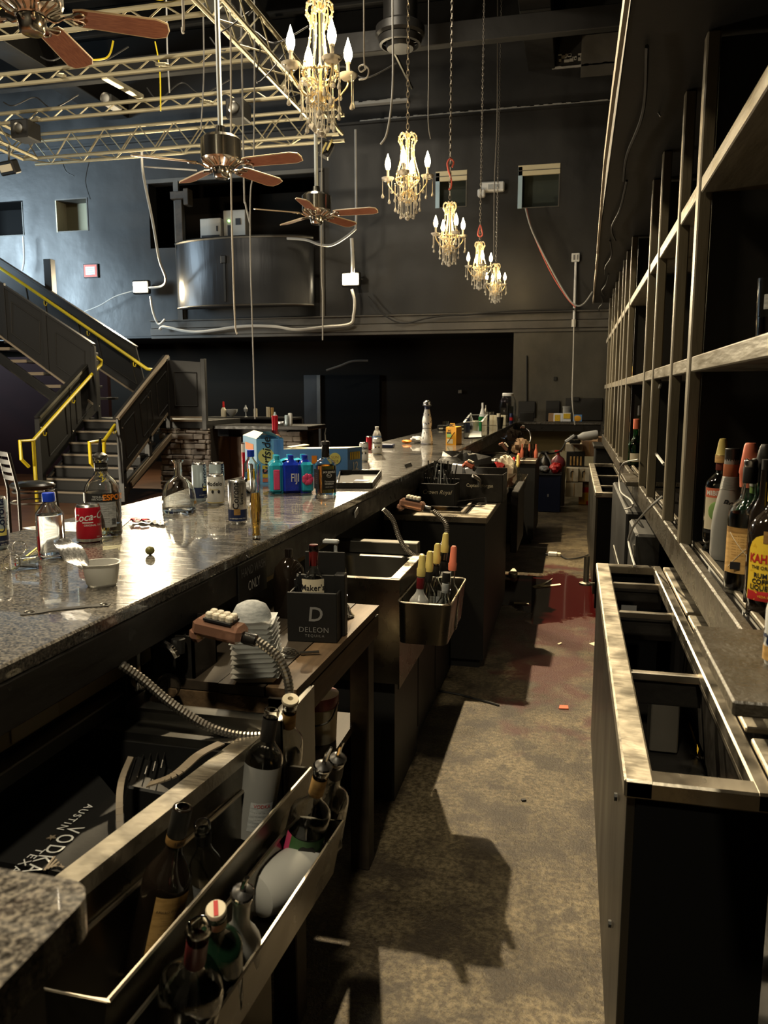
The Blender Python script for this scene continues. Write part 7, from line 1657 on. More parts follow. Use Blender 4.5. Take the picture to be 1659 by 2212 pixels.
# small water bottle, blue box
c, r_, H, yw = stand(811, 972, CZ, 922, 19)
t = thing('water_bottle', 'small ribbed water bottle between the squat beer cans', 'bottle', (c.x, c.y + .05, CZ), yw)
MB().lathe([(0, 0), (r_ * .9, 0), (r_, .01), (r_ * .94, H * .2), (r_, H * .3), (r_ * .94, H * .45), (r_, H * .62), (r_ * .7, H * .78), (r_ * .4, H * .88), (r_ * .4, H * .92), (0, H * .92)], 18).obj('body', M['glass_f'], t, False); MB().lathe([(r_ * .44, H * .92), (r_ * .44, H), (0, H)], 14).obj('cap', M['white'], t, False); sleeve(t, 'blue_label', M['sky_b'], r_ * 1.0, H * .38, H * .58)
p = PZ(835, 968, CZ); mb = MB(); mb.box((p.x, p.y + .05, CZ + .015), (.10, .08, .03), .004); tag(mb.obj('card_box', M['navy']), 'small flat navy box right of the squat beer cans', 'box')
# tall ceramic tequila bottle
c, r_, H, yw = stand(922, 961, CZ, 864, 26)
t = thing('ceramic_bottle', 'tall white ceramic bottle with blue painted pattern and silver top', 'bottle', (c.x, c.y, CZ), yw)
pf = [(0, 0), (r_ * .95, 0), (r_, .01), (r_ * .98, H * .12), (r_ * .84, H * .26), (r_ * .72, H * .36), (r_ * .70, H * .38), (r_ * .80, H * .46), (r_ * .80, H * .54), (r_ * .64, H * .66), (r_ * .46, H * .76), (r_ * .40, H * .80), (r_ * .40, H * .86), (0, H * .86)]
MB().lathe(pf, 28).obj('body', mat('glazed_ceramic', (.78, .80, .82), .12), t, False)
rr = random.Random(4); mb = MB()
for k in range(60):
    z = H * rr.uniform(.03, .72); a = rr.uniform(0, 2 * PI)
    rz_ = next(ra_ + (rb_ - ra_) * (z - za_) / max(1e-6, zb_ - za_) for (ra_, za_), (rb_, zb_) in zip(pf[1:-1], pf[2:]) if za_ <= z <= zb_)
    mb.ball((rz_ * math.cos(a), rz_ * math.sin(a), z), rr.uniform(.004, .008), 6, 4, sc_=(.5, .5, 1.2))
mb.obj('painted_petals', M['navy'], t, False)
for za_, rb_ in ((.37, .72), (.02, 1.0)): MB().tube([(rb_ * r_ * math.cos(k * PI / 12), rb_ * r_ * math.sin(k * PI / 12), H * za_) for k in range(24)], .0025, 5, closed=True).obj('painted_ring', M['navy'], t, False)
MB().lathe([(r_ * .42, H * .79), (r_ * .44, H * .80), (r_ * .44, H * .86), (r_ * .42, H * .87)], 20).obj('navy_collar', M['navy'], t, False)
MB().lathe([(0, H * .86), (r_ * .78, H * .865), (r_ * .78, H * .88), (r_ * .66, H * .90), (r_ * .62, H * .95), (r_ * .4, H * .985), (0, H)], 24).obj('silver_bell_cap', M['chrome'], t, False)
p = PZ(893, 958, CZ); crumple('crumpled_wrap', (p.x + .03, p.y, CZ), .045, 'lab_g', 'crumpled grey wrap at the foot of the ceramic bottle', 'wrap', 31, (1.3, .8, .6), amp=.25); crumple('orange_peel', (p.x - .06, p.y - .02, CZ), .03, 'orange_ink', 'small orange scrap left of the ceramic bottle', 'scrap', 33, (1.4, .7, .5))
# orange pen box
t, A, B, C_, D, H, LW, fr_ = carton('pen_box', 'orange pen box with green patch standing near the counter edge', (985, 962), (963, 961), (997, 959), (985, 923), [M['orange']], 'box')
F, Lf = fr_(B, A); F = LW @ F
for (x0, x1, z0, z1, m, nm) in ((.08, .5, .62, .72, 'lab_k', 'black_patch'), (.08, .55, .42, .62, 'lgreen', 'green_patch'), (.1, .7, .08, .35, 'card_top', 'pale_patch')):
    mb = MB(); mb.prism([(Lf * x0, H * z0), (Lf * x1, H * z0), (Lf * x1, H * z1), (Lf * x0, H * z1)], 0, .001, F @ TR(0, -.001, 0, PI / 2)); mb.obj(nm, M[m], t, False)
mb = MB(); mb.beam(F @ Vector((Lf * .15, -.003, H * .1)), F @ Vector((Lf * .85, -.003, H * .72)), .004, .004); mb.obj('pen_print', M['lab_k'], t, False); letter(t, 'BiC', M['lab_k'], H * .14, F @ TR(Lf * .35, -.002, H * .80), bold=.03); letter(t, 'BiC', M['lab_k'], H * .22, F @ TR(Lf * .55, -.002, H * 1.10), bold=.03)
up = Vector((0, 0, H)); mb = MB(); mb.add([B.lerp(A, .3) + up, B.lerp(A, .95) + up, B.lerp(A, .85) + up * 1.22, B.lerp(A, .4) + up * 1.22], [(0, 1, 2, 3)]); mb.obj('hang_flap', M['orange'], t)
def jar(name, label, bx, by, ty, w_, m, cat='cup', pf=None, cap=None, z=CZ, dy=0, group=None):
    c, r_, H, yw = stand(bx, by, z, ty, w_); t = thing(name, label, cat, (c.x, c.y + dy, z), yw, group)
    MB().lathe([(r_ * a_, H * b_) for a_, b_ in (pf or [(0, 0), (.9, 0), (1, .05), (1, 1), (0, 1)])], 20).obj('body', M[m], t, False)
    if cap: MB().lathe([(r_ * cap[1], H * cap[2]), (r_ * cap[1], H), (0, H)], 16).obj('cap', M[cap[0]], t, False)
    return t, r_, H
jar('rocks_glass', 'short clear glass behind the orange pen box', 962, 930, 910, 14, 'glass', 'glass', [(0, .05), (.8, 0), (1, 1), (.93, 1), (.75, .1), (0, .1)])
jar('energy_can', 'slim blue energy drink can inside the clear caddy', 1010, 937, 903, 10, 'navy', 'can')
jar('soda_bottle', 'clear bottle with pale cap behind the clear caddy', 1017, 925, 892, 9, 'glass', 'bottle', [(0, 0), (1, 0), (1, .6), (.4, .8), (.4, 1), (0, 1)], ('white', .45, .9))
t = thing('clear_caddy', 'clear plastic caddy with turned-out rim near the far counter end', 'caddy', tuple(PZ(1025, 946, CZ)))
q = [PZ(1002, 948, CZ), PZ(1040, 946, CZ), PZ(1052, 922, CZ), PZ(1014, 922, CZ)]
mb = MB()
for a_, b_ in zip(q, q[1:] + q[:1]): mb.beam(a_ + Vector((0, 0, .08)), b_ + Vector((0, 0, .08)), .006, .16)
mb.obj('walls', M['pet'], t); mb = MB()
for a_, b_ in zip(q, q[1:] + q[:1]): mb.beam(a_ + Vector((0, 0, .162)), b_ + Vector((0, 0, .162)), .02, .008)
mb.obj('rim', M['ink_w'], t); mb = MB(); mb.prism([(p.x, p.y) for p in q], CZ, CZ + .012); mb.obj('base', M['ink_w'], t)
jar('paper_cup', 'white cup with dark top inside the clear caddy', 1027, 933, 908, 13, 'card_top', 'cup', [(0, 0), (.75, 0), (1, 1), (0, 1)])
jar('green_cup', 'translucent green plastic cup next to the clear caddy', 1039, 934, 900, 12, 'green', 'cup', [(0, 0), (.8, 0), (1, 1), (.94, 1), (.74, .03), (0, .03)])
jar('white_bottle', 'white tapering bottle standing near the drink dispenser', 1042, 915, 870, 16, 'white', 'bottle', [(0, 0), (.95, 0), (1, .1), (.9, .35), (.45, .65), (.3, .75), (.3, 1), (0, 1)])
jar('cocktail_shaker', 'slim dark shaker just behind the white bottle', 1049, 913, 875, 9, 'steel', 'shaker', [(0, 0), (.8, 0), (1, .6), (.5, .8), (.3, .85), (.3, 1), (0, 1)])
for bx_, lb in ((1064, 'pale wooden box, left one beside the black cup'), (1084, 'pale wooden box, right one behind the black cup')):
    p = PZ(bx_, 919, CZ); v = ray(bx_, 897); Hh = HC + v.z * p.y / v.y - CZ; t = thing('wooden_box', lb, 'box', (p.x, p.y + .05, CZ), .1, 'pale wooden napkin boxes')
    MB().box((0, 0, Hh / 2), (.10, .10, Hh), .004).obj('body', M['card_top'], t, False); MB().box((0, -.051, Hh / 2), (.004, .002, Hh * .96)).obj('corner_seam', M['lab_t'], t, False)
for k in range(3):
    p = PZ(1060 + 5 * k, 915, CZ); o = lathe_thing('shot_glass', [(0, 0), (.016, 0), (.022, .05), (.02, .05), (.014, .006), (0, .006)], 'glass', ORD[k] + ' small clear glass from the left on the left pale box', 'glass', (p.x, 11.6 + .02 * k, CZ + .135 + 0), 12, 'small clear glasses on the pale box')
jar('black_cup', 'black flared tumbler near the end of the counter', 1080, 926, 901, 15, 'black_gloss', 'cup', [(0, 0), (.72, 0), (1, 1), (.94, 1), (.68, .04), (0, .04)])
jar('sugar_jar', 'small glass jar with pale packets behind the black tumbler', 1077, 920, 893, 9, 'lab_c', 'jar')
c, r_, H, yw = stand(1096, 913, CZ, 849, 37)
t = thing('drink_dispenser', 'large barrel-shaped clear drink dispenser with white lid', 'dispenser', (c.x, c.y, CZ), yw)
pf = [(0, .01), (r_ * .5, .005), (r_ * .74, 0), (r_ * .80, .015), (r_ * .95, H * .25), (r_, H * .5), (r_ * .93, H * .75), (r_ * .68, H * .88), (r_ * .60, H * .91)]
glass_body(t, pf, M['pet'], 32, th=.004); MB().lathe([(r_ * .64, H * .90), (r_ * .66, H * .91), (r_ * .66, H * .98), (r_ * .6, H), (0, H)], 28).obj('lid', M['white'], t, False)
MB().lathe([(0, .02), (.02, .02), (.02, H * .65), (0, H * .66)], 12).obj('ice_core', M['white'], t, False)
mb = MB(); mb.box((.06, 0, H * .30), (.06, .05, H * .5), .004); mb.box((-.07, .0, H * .32), (.09, .05, H * .36), .004); mb.obj('cups_inside', M['card_top'], t, False)
t, r_, H = jar('energy_can', 'blue and red energy drink can by the dispenser', 1104, 915, 893, 8, 'navy', 'can'); wrap(t, 'red_mark', M['red'], r_ + .0006, H * .3, H * .6, -1, 1)
p = PZ(1112, 912, CZ); crumple('plastic_wrap', (p.x, p.y, CZ), .05, 'white_t', 'crumpled clear-white plastic at the very end of the counter', 'wrap', 44, (1, .7, 1), amp=.25)
# long dark box at the guest edge
p = PZ(990, 925, CZ); mb = MB(); mb.bx(-1.62, -1.2, 9.6, 9.72, CZ, CZ + .06, .004); t = mb.obj('long_box', M['black']); tag(t, 'long low black box with cream stripe behind the orange pen box', 'box'); mb = MB(); mb.bx(-1.6, -1.22, 9.595, 9.6, CZ + .012, CZ + .03); mb.obj('stripe', M['card_top'], t)
# near things: tub with peeled foil lid, olive, opener, rings, straw
c, r_, H, yw = stand(221, 1273, CZ, 1214, 82)
t = thing('plastic_tub', 'milky white plastic tub with a peeled foil lid, nearest the edge', 'tub', (c.x, c.y, CZ), yw)
MB().lathe([(0, .003), (r_ * .6, .001), (r_ * .70, 0), (r_ * .80, H * .12), (r_ * .93, H * .8), (r_ * .94, H * .95), (r_ * 1.02, H), (r_ * .92, H), (r_ * .90, H * .8), (r_ * .76, H * .12), (0, .006)], 36, sq=.22).obj('tub', M['white_t'], t, False)
a_, b_ = LW, None; Wl = world_of(t).inverted(); P0, P1 = PY(185, 1222, c.y - .03), PY(122, 1172, c.y + .03)
def lid(u, v):
    ctr = P0.lerp(P1, v); wd = .027 * math.sin(PI * min(.97, v * .9 + .1)) ** .6; return tuple(Wl @ Vector((ctr.x + (u - .5) * .01 + .0, ctr.y + (u - .5) * wd * 1.1, ctr.z + (u - .5) * wd * 1.3 + .008 * math.sin(PI * v) + .004 * math.sin(9 * v + 6 * u))))
mb = MB(); mb.grid(lid, 8, 12, th=(0, 0, .0008)); mb.obj('foil_lid', M['foil'], t, False)
p = PZ(321, 1200, CZ); t = thing('olive', 'single dark olive lying in the bright reflection', 'olive', (p.x, p.y + .008, CZ)); MB().ball((0, 0, .0125), .0125, 16, 10, sc_=(1, 1.08, 1)).obj('flesh', M['olive'], t, False)
mb = MB(); mb.tube(spline([(p.x + .01, p.y - .005, CZ + .001), (p.x + .018, p.y - .03, CZ + .001), (p.x + .02, p.y - .045, CZ + .0015)]), .0008, 5); mb.obj('stem', M['ink'], t)
q = [(44, 1326), (240, 1306)]; a_, b_ = PZ(*q[0], CZ), PZ(*q[1], CZ); dd = (b_ - a_); Lb = dd.length; ang = math.atan2(dd.y, dd.x)
t = thing('bottle_opener', 'flat black bar-blade bottle opener lying at the counter edge', 'bottle opener', ((a_.x + b_.x) / 2, (a_.y + b_.y) / 2, CZ), ang)
outl = [(-Lb / 2, -.014), (-Lb / 2 + .01, -.018), (-Lb * .3, -.016), (-Lb * .18, -.009), (Lb * .25, -.008), (Lb * .38, -.013), (Lb / 2 - .006, -.014), (Lb / 2, 0), (Lb / 2 - .006, .014), (Lb * .38, .013), (Lb * .25, .008), (-Lb * .18, .009), (-Lb * .3, .016), (-Lb / 2 + .01, .018), (-Lb / 2, .014)]
MB().prism(outl, .0, .002).obj('blade', M['black'], t, False); mb = MB(); mb.tube([(Lb * .42 + .007 * math.cos(k * PI / 6), .007 * math.sin(k * PI / 6), .0025) for k in range(12)], .0016, 5, closed=True); mb.tube([(-Lb * .40 + .009 * math.cos(k * PI / 6), .008 * math.sin(k * PI / 6), .0025) for k in range(12)], .0016, 5, closed=True); mb.obj('opening_rim', M['steel_dark'], t, False)
def ring(px, py, rad, rot, lb, name='plastic_ring'):
    p = PZ(px, py, CZ); g = MB(); g.tube([(rad * math.cos(k * PI / 12), 0, rad + rad * math.sin(k * PI / 12)) for k in range(24)], .0022, 6, closed=True, ); t = thing(name, lb, 'ring', tuple(p + Vector((0, .01, .002))), rot, 'clear plastic rings'); g.obj('hoop', M['glass'], t, False)
ring(38, 1200, .018, .3, 'clear plastic ring standing upright behind the tumbled shot glass')
ring(20, 1235, .020, .9, 'clear plastic ring leaning on the shot glass at far left')
c = PZ(42, 1232, CZ); t = thing('shot_glass', 'small clear shot glass lying on its side at far left', 'glass', (c.x, c.y + .02, CZ + .0175), 0.4)
MB().lathe([(0, .0), (.012, 0), (.017, .05), (.0155, .05), (.0105, .008), (0, .008)], 20, TR(-.02, 0, 0, 0, PI / 2)).obj('glass', M['glass'], t, False)
a_, b_ = PZ(50, 1207, CZ + .002), PZ(84, 1180, CZ + .002); mb = MB(); mb.tube([a_, b_], .002, 6); tag(mb.obj('cocktail_straw', M['sun_y']), 'short yellow straw lying left of the water bottle', 'straw')

# ================================================================ THINGS ON THE BACK BAR LEDGE
LZ = 1.071
G3 = 'bottles grouped on the back bar ledge'
def lb_(bx, by, ty, w_, dy=0): c, r_, H, yw = stand(bx, by, LZ, ty, w_); return c, r_, H, yw
def lbot(name, label, bx, by, ty, w_, gm, pfn, liq=None, face=0, dy=0, dx=0):
    c, r_, H, yw = lb_(bx, by, ty, w_); t = thing(name, label, 'bottle', (c.x + dx, c.y + dy, LZ), yw + face, G3)
    pf = [(r_ * a_, H * b_) for a_, b_ in pfn]; glass_body(t, pf, gm, 32)
    if liq: liquid(t, pf, H * liq[1], liq[0], 32)
    return t, r_, H
# pale-labelled bottle with gold cup cap
t, r_, H = lbot('liquor_bottle', 'clear bottle with orange-topped pale label and upturned gold cup', 1553, 1210, 998, 62, M['glass'], [(0, .01), (.6, .005), (.92, 0), (.96, .05), (.80, .10), (.96, .14), (1, .2), (1, .72), (.92, .78), (.6, .84), (.34, .88), (.32, 1.0)], (M['water'], .74), dx=.0, dy=.05)
wrap(t, 'label', M['lab_c'], r_ * 1.012, H * .28, H * .66, -1.1, 1.1, 14); wrap(t, 'orange_band', M['salmon'], r_ * 1.018, H * .62, H * .72, -1.1, 1.1, 14); letter(t, 'MIBIW', M['ink_w'], H * .07, cyl=r_ * 1.03, z=H * .665, ang=-.3, bold=.02); MB().ball((-.008, -r_ * 1.0, H * .48), .018, 12, 8, sc_=(1, .12, 1.4)).obj('figure_print', M['lgreen'], t, False); wrap(t, 'dark_band', M['lab_k'], r_ * 1.015, H * .24, H * .27, -1.1, 1.1, 14)
sleeve(t, 'neck_foil', mat('brown_foil', (.16, .04, .03), .4), r_ * .36, H * .90, H * .98); MB().lathe([(r_ * .46, H * .98), (r_ * .46, H * 1.05), (r_ * .42, H * 1.06)], 18).obj('bronze_ring', M['lab_t'], t, False)
MB().lathe([(r_ * .46, H * 1.06), (r_ * .42, H * 1.07), (r_ * .28, H * 1.20), (r_ * .22, H * 1.23), (0, H * 1.235)], 20).obj('cup_cap', M['gold'], t, False)
# ribbed frosted bottle
t, r_, H = lbot('liquor_bottle', 'frosted tapering bottle with ribbed neck and black cap', 1567, 1213, 968, 68, M['glass_f'], [(0, .01), (.6, .005), (.92, 0), (1, .05), (1.0, .28), (.92, .42), (.76, .54), (.60, .64), (.48, .74), (.45, .80), (.45, .85), (.42, 1.0)], (M['water'], .40))
sleeve(t, 'orange_band', mat('copper_band', (.45, .16, .08), .4), r_ * .47, H * .75, H * .86); MB().lathe([(r_ * .44, H * .86), (r_ * .45, H * .995), (r_ * .42, H), (0, H)], 20).obj('black_cap', M['black_gloss'], t, False)
letter(t, 'Bols', M['ink'], H * .085, cyl=r_ * .80, z=H * .515, ang=.1, shear=.35, bold=.02)
for k in range(12): MB().tube([(r_ * (.62 - .011 * k) * math.cos(j * PI / 10), r_ * (.62 - .011 * k) * math.sin(j * PI / 10), H * (.64 + .0095 * k)) for j in range(20)], .0008, 4, closed=True).obj('neck_rib', M['glass_f'], t, False)
# gold tequila bottle
t, r_, H = lbot('tequila_bottle', 'gold tequila bottle with tan crossed label and black neck sleeve', 1603, 1287, 990, 80, M['glass'], [(0, .01), (.6, .005), (.95, 0), (1, .02), (1, .55), (.93, .62), (.72, .67), (.48, .70), (.42, .74), (.34, .82), (.30, .88), (.30, 1)], (M['gold_liq'], .60))
wrap(t, 'label', M['lab_t'], r_ * 1.012, H * .16, H * .50, -1.3, 1.2, 20); wrap(t, 'dark_label_top', M['lab_o'], r_ * 1.018, H * .46, H * .50, -1.3, 1.2, 20)
for k in range(8): letter(t, '---- - --- -- --', M['lab_o'], H * .03, cyl=r_ * 1.02, z=H * (.44 - .02 * k), ang=-.2)
mb = MB()
for s0_ in (-1, 1): mb.tube([(r_ * 1.02 * math.sin(-.9 + 1.6 * u / 10), -r_ * 1.02 * math.cos(-.9 + 1.6 * u / 10), H * (.33 + s0_ * .13 * (u / 5 - 1))) for u in range(11)], .0007, 4)
mb.obj('crossed_lines', M['lab_c'], t, False); MB().box((-.018, -r_ * .98, H * .22), (.02, .003, .016)).obj('stamp_print', M['ink'], t, False)
MB().lathe([(r_ * .36, H * .82), (r_ * .38, H * .83), (r_ * .38, H * .93), (r_ * .36, H * .94)], 20).obj('neck_sleeve', M['black'], t, False); MB().lathe([(r_ * .34, H * .94), (r_ * .36, H * .98), (r_ * .32, H * .99)], 20).obj('steel_band', M['nickel'], t, False)
# coffee liqueur
t, r_, H = lbot('liqueur_bottle', 'dark brown coffee liqueur bottle with arched yellow label', 1660, 1338, 1040, 106, M['glass_b'], [(0, .01), (.6, .005), (.9, 0), (.94, .03), (.86, .08), (.94, .13), (1, .18), (1, .60), (.92, .68), (.70, .74), (.42, .79), (.34, .84), (.30, 1)], None, face=-.1)
arch = [(-.95, .13), (.75, .13), (.75, .50), (.62, .56), (.4, .60), (.15, .62), (-.3, .62), (-.6, .60), (-.82, .56), (-.95, .50)]
def cylpoly(t, nm, m, poly, r0, H, ex=.0):
    c_ = (sum(p[0] for p in poly) / len(poly), sum(p[1] for p in poly) / len(poly)); rings = 6; vs_ = [(c_[0], c_[1])]; n = len(poly) * 4; pp = []
    for i in range(len(poly)):
        a_, b_ = poly[i], poly[(i + 1) % len(poly)]
        for k in range(4): pp.append((a_[0] + (b_[0] - a_[0]) * k / 4, a_[1] + (b_[1] - a_[1]) * k / 4))
    for j in range(1, rings + 1): vs_ += [(c_[0] + (x - c_[0]) * j / rings, c_[1] + (y - c_[1]) * j / rings) for x, y in pp]
    fs = [(0, 1 + i, 1 + (i + 1) % n) for i in range(n)] + [(1 + (j - 1) * n + i, 1 + (j - 1) * n + (i + 1) % n, 1 + j * n + (i + 1) % n, 1 + j * n + i) for j in range(1, rings) for i in range(n)]
    mb = MB(); mb.add([(r0 * math.cos(-PI / 2 + a), r0 * math.sin(-PI / 2 + a), H * z) for a, z in vs_], fs); return mb.obj(nm, m, t, False)
cylpoly(t, 'label', M['lab_y'], arch, r_ * 1.012, H); cylpoly(t, 'red_base', M['lab_r'], [(-.9, .125), (.72, .125), (.72, .20), (-.9, .20)], r_ * 1.018, H)
letter(t, 'KAHLUA', M['lab_r'], H * .088, cyl=r_ * 1.03, z=H * .44, ang=-.12, bold=.035, sx=.8); letter(t, 'THE ORIGINAL', M['ink'], H * .035, cyl=r_ * 1.03, z=H * .375, ang=-.1, bold=.02)
letter(t, 'RUM &', M['ink'], H * .05, cyl=r_ * 1.03, z=H * .315, ang=-.2, bold=.03); letter(t, 'COFFEE', M['ink'], H * .05, cyl=r_ * 1.03, z=H * .27, ang=-.2, bold=.03); letter(t, 'LIQUEUR', M['ink'], H * .05, cyl=r_ * 1.03, z=H * .225, ang=-.2, bold=.03); letter(t, 'VEDA SAN JUAN', M['lab_y'], H * .025, cyl=r_ * 1.035, z=H * .16, ang=.1)
wrap(t, 'tab', M['lab_o'], r_ * 1.025, H * .56, H * .65, -.3, .1, 6); sleeve(t, 'neck_label', M['lab_y'], r_ * .345, H * .85, H * .99); MB().lathe([(r_ * .33, H * .99), (r_ * .33, H * 1.02), (0, H * 1.02)], 18).obj('black_cap', M['black'], t, False)
# dark bottle with red-edged label between
t, r_, H = lbot('liquor_bottle', 'black bottle with red and gold label squeezed left of the yellow one', 1632, 1322, 1000, 58, M['glass_b'], [(0, .01), (.6, .005), (.92, 0), (1, .03), (1, .58), (.9, .66), (.5, .74), (.36, .78), (.34, 1)], None, dy=.02, dx=.006)
wrap(t, 'label', M['lab_r'], r_ * 1.015, H * .28, H * .46, -1.2, .4, 10); wrap(t, 'lower_label', M['lab_r'], r_ * 1.015, H * .17, H * .26, -1.2, .4, 10); letter(t, 'IA', M['ink_w'], H * .07, cyl=r_ * 1.03, z=H * .34, ang=-.9, bold=.02); MB().lathe([(r_ * .36, H * .95), (r_ * .36, H * 1.02), (0, H * 1.02)], 16).obj('cap', M['black_gloss'], t, False)
# back row
def back(label, px, ty, Yb, r_, capm, capl, name='liquor_bottle'):
    p = PY(px, ty, Yb); H = p.z - LZ; t = thing(name, label, 'bottle', (p.x, Yb, LZ), 0, G3)
    Hb = H - capl; pf = bprof(r_, Hb, .014, Hb * .6, Hb * .82); glass_body(t, pf, M['glass_dg'], 20); MB().lathe([(.018, Hb - .03), (.02, Hb), (.022, Hb + .005), (.014, H - .006), (.011, H), (0, H)], 18).obj('cup_cap', M[capm], t, False); return t
back('bottle with upturned salmon-red cup in the back row', 1622, 957, 2.02, .036, 'salmon', .075)
t = back('bottle with white cap and green-red neck in the back row', 1640, 990, 2.0, .03, 'white', .035); sleeve(t, 'neck_print', M['lgreen'], .0155, .2, .23)
back('dark bottle with clear pourer at the right picture edge', 1657, 960, 1.85, .036, 'black_gloss', .05)
# can on the pull-out board
c, r_, H, yw = stand(1676, 1443, 1.093, 1300, 56)
t = thing('drink_can', 'tall white can with dark script on the pull-out board', 'can', (c.x, c.y, 1.093), yw); MB().lathe([(0, 0), (r_ * .82, 0), (r_, .012), (r_, H - .012), (r_ * .86, H), (0, H - .004)], 28).obj('body', M['can_white'], t, False); wrap(t, 'orange_base', M['lab_t'], r_ + .0005, .008, .03, -PI, PI, 28); letter(t, 'Truly', M['navy'], .035, cyl=r_ + .001, z=H * .45, ang=-.9, shear=.3, bold=.02)
wrap(t, 'orange_rim', M['orange'], r_ * .96, H - .012, H - .008, -PI, PI, 20)
# glass with red liquid on the upper board
p = PX(1668, 722, .40); t = thing('cocktail_glass', 'clear glass of dark red liquid on the shelf at right edge', 'glass', (p.x, p.y, 1.605))
pf = [(0, .008), (.02, .004), (.03, 0), (.033, .01), (.035, .13)]; glass_body(t, pf + [(.0352, .135)], M['glass'], 20); liquid(t, pf, .055, M['red_liq'], 20)
wrap(t, 'lettering_band', M['lab_g'], .0352, .07, .10, -.8, .8, 8)
# small whiskey flask further on the shelf
p = PX(1372, 812, .42); t = thing('flask_bottle', 'flat flask bottle with tan cap and gold label on the shelf', 'bottle', (p.x, p.y, 1.605), group='bottles farther along the shelving')
v = ray(1372, 760); H = HC + v.z * Vector((p.x, p.y)).length / Vector((v.x, v.y)).length - 1.605
pf = bprof(.042, H * .9, .016, H * .55, H * .72); glass_body(t, pf, M['glass'], 20); liquid(t, pf, H * .12, M['amber'], 20); MB().lathe([(.019, H * .84), (.019, H), (0, H)], 16).obj('cap', M['lab_t'], t, False)
wrap(t, 'label', M['lab_y'], .0428, H * .12, H * .48, -1.3, 0, 10); wrap(t, 'red_stripe', M['salmon'], .0432, H * .2, H * .26, -1.3, 0, 10)
# green bottles at the ledge beyond the posts
def ledgeb(px, py, ty, Yb, r_, gm, cap, label, capl=.03):
    b0 = PY(px, py, Yb); tp = PY(px, ty, Yb); H = tp.z - LZ; t = thing('liquor_bottle', label, 'bottle', (max(b0.x, .36), Yb, LZ), 0, 'bottles farther along the shelving'); pf = bprof(r_, H - capl, .014, (H - capl) * .5, (H - capl) * .72); glass_body(t, pf, gm, 18); MB().lathe([(.018, H - capl - .03), (.017, H), (0, H)], 14).obj('cap', M[cap], t, False); return t
t = ledgeb(1371, 990, 905, 5.0, .042, M['glass_g'], 'salmon', 'bright green bottle with orange cap on the far ledge'); wrap(t, 'label', M['lab_c'], .0428, .03, .08, -.8, .8)
ledgeb(1379, 985, 876, 5.1, .038, M['glass_g'], 'black_gloss', 'dark-capped green bottle just behind the bright green one')
ledgeb(1359, 985, 912, 5.3, .038, M['glass'], 'lab_t', 'clear bottle left of the bright green bottle')
ledgeb(1367, 985, 890, 5.5, .036, M['glass_dg'], 'gas_r', 'maroon-capped bottle at the back of the green bottles')
t = ledgeb(1303, 935, 893, 9.2, .035, M['glass'], 'pink', 'small pink-topped bottle on the ledge at the far end')

# ================================================================ FAR END OF THE AISLE
FZ = CZ
def fbox(x0, y0, x1, y1, Y, d, m, label, name='carton', cat='carton', group=None, b=.004, texts=()):
    a, c = PY(x0, y0, Y), PY(x1, y1, Y); t = thing(name, label, cat, ((a.x + c.x) / 2, Y, c.z), 0, group); mb = MB(); mb.bx(a.x, c.x, Y, Y + d, c.z, a.z, b); mb.obj('body', M[m], t)
    return t, a, c
G4 = 'small boxes on the far counter'
t, a, c = fbox(1185, 893, 1196, 911, 12.95, .12, 'cardboard', 'pale box with dark end, leftmost on the far counter', group=G4)
t, a, c = fbox(1196, 893, 1215, 911, 12.92, .12, 'paper', 'white and yellow box, second on the far counter', group=G4); mb = MB(); mb.bx(a.x + .02, c.x - .04, 12.912, 12.92, c.z + .01, a.z - .02); mb.obj('yellow_panel', M['lab_y'], t)
t, a, c = fbox(1216, 892, 1233, 911, 12.9, .12, 'paper', 'white and yellow box with a jar on top, third on the far counter', group=G4); mb = MB(); mb.bx(a.x + .01, c.x - .01, 12.892, 12.9, c.z + .05, a.z - .01); mb.obj('yellow_panel', M['lab_y'], t)
p = PY(1224, 885, 12.95); mb = MB(); mb.lathe([(0, -.05), (.06, -.05), (.06, .03), (.065, .03), (.065, .05), (0, .05)], 16, TR(p.x, 12.96, 1.07 + .20)); tag(mb.obj('storage_jar', M['glass_f']), 'round clear jar on top of the yellow box', 'jar')
t, a, c = fbox(1238, 896, 1257, 911, 12.9, .14, 'sky_b', 'blue box with an orange oval, rightmost on the far counter', group=G4); mb = MB(); mb.ball(((a.x + c.x) / 2, 12.9, c.z + .05), .06, 14, 8, sc_=(1, .12, .8)); mb.obj('orange_oval', M['orange'], t)
t, a, c = fbox(1123, 891, 1152, 910, 13.1, .15, 'black', 'black metal box at the left of the far counter', 'metal_box', 'box')
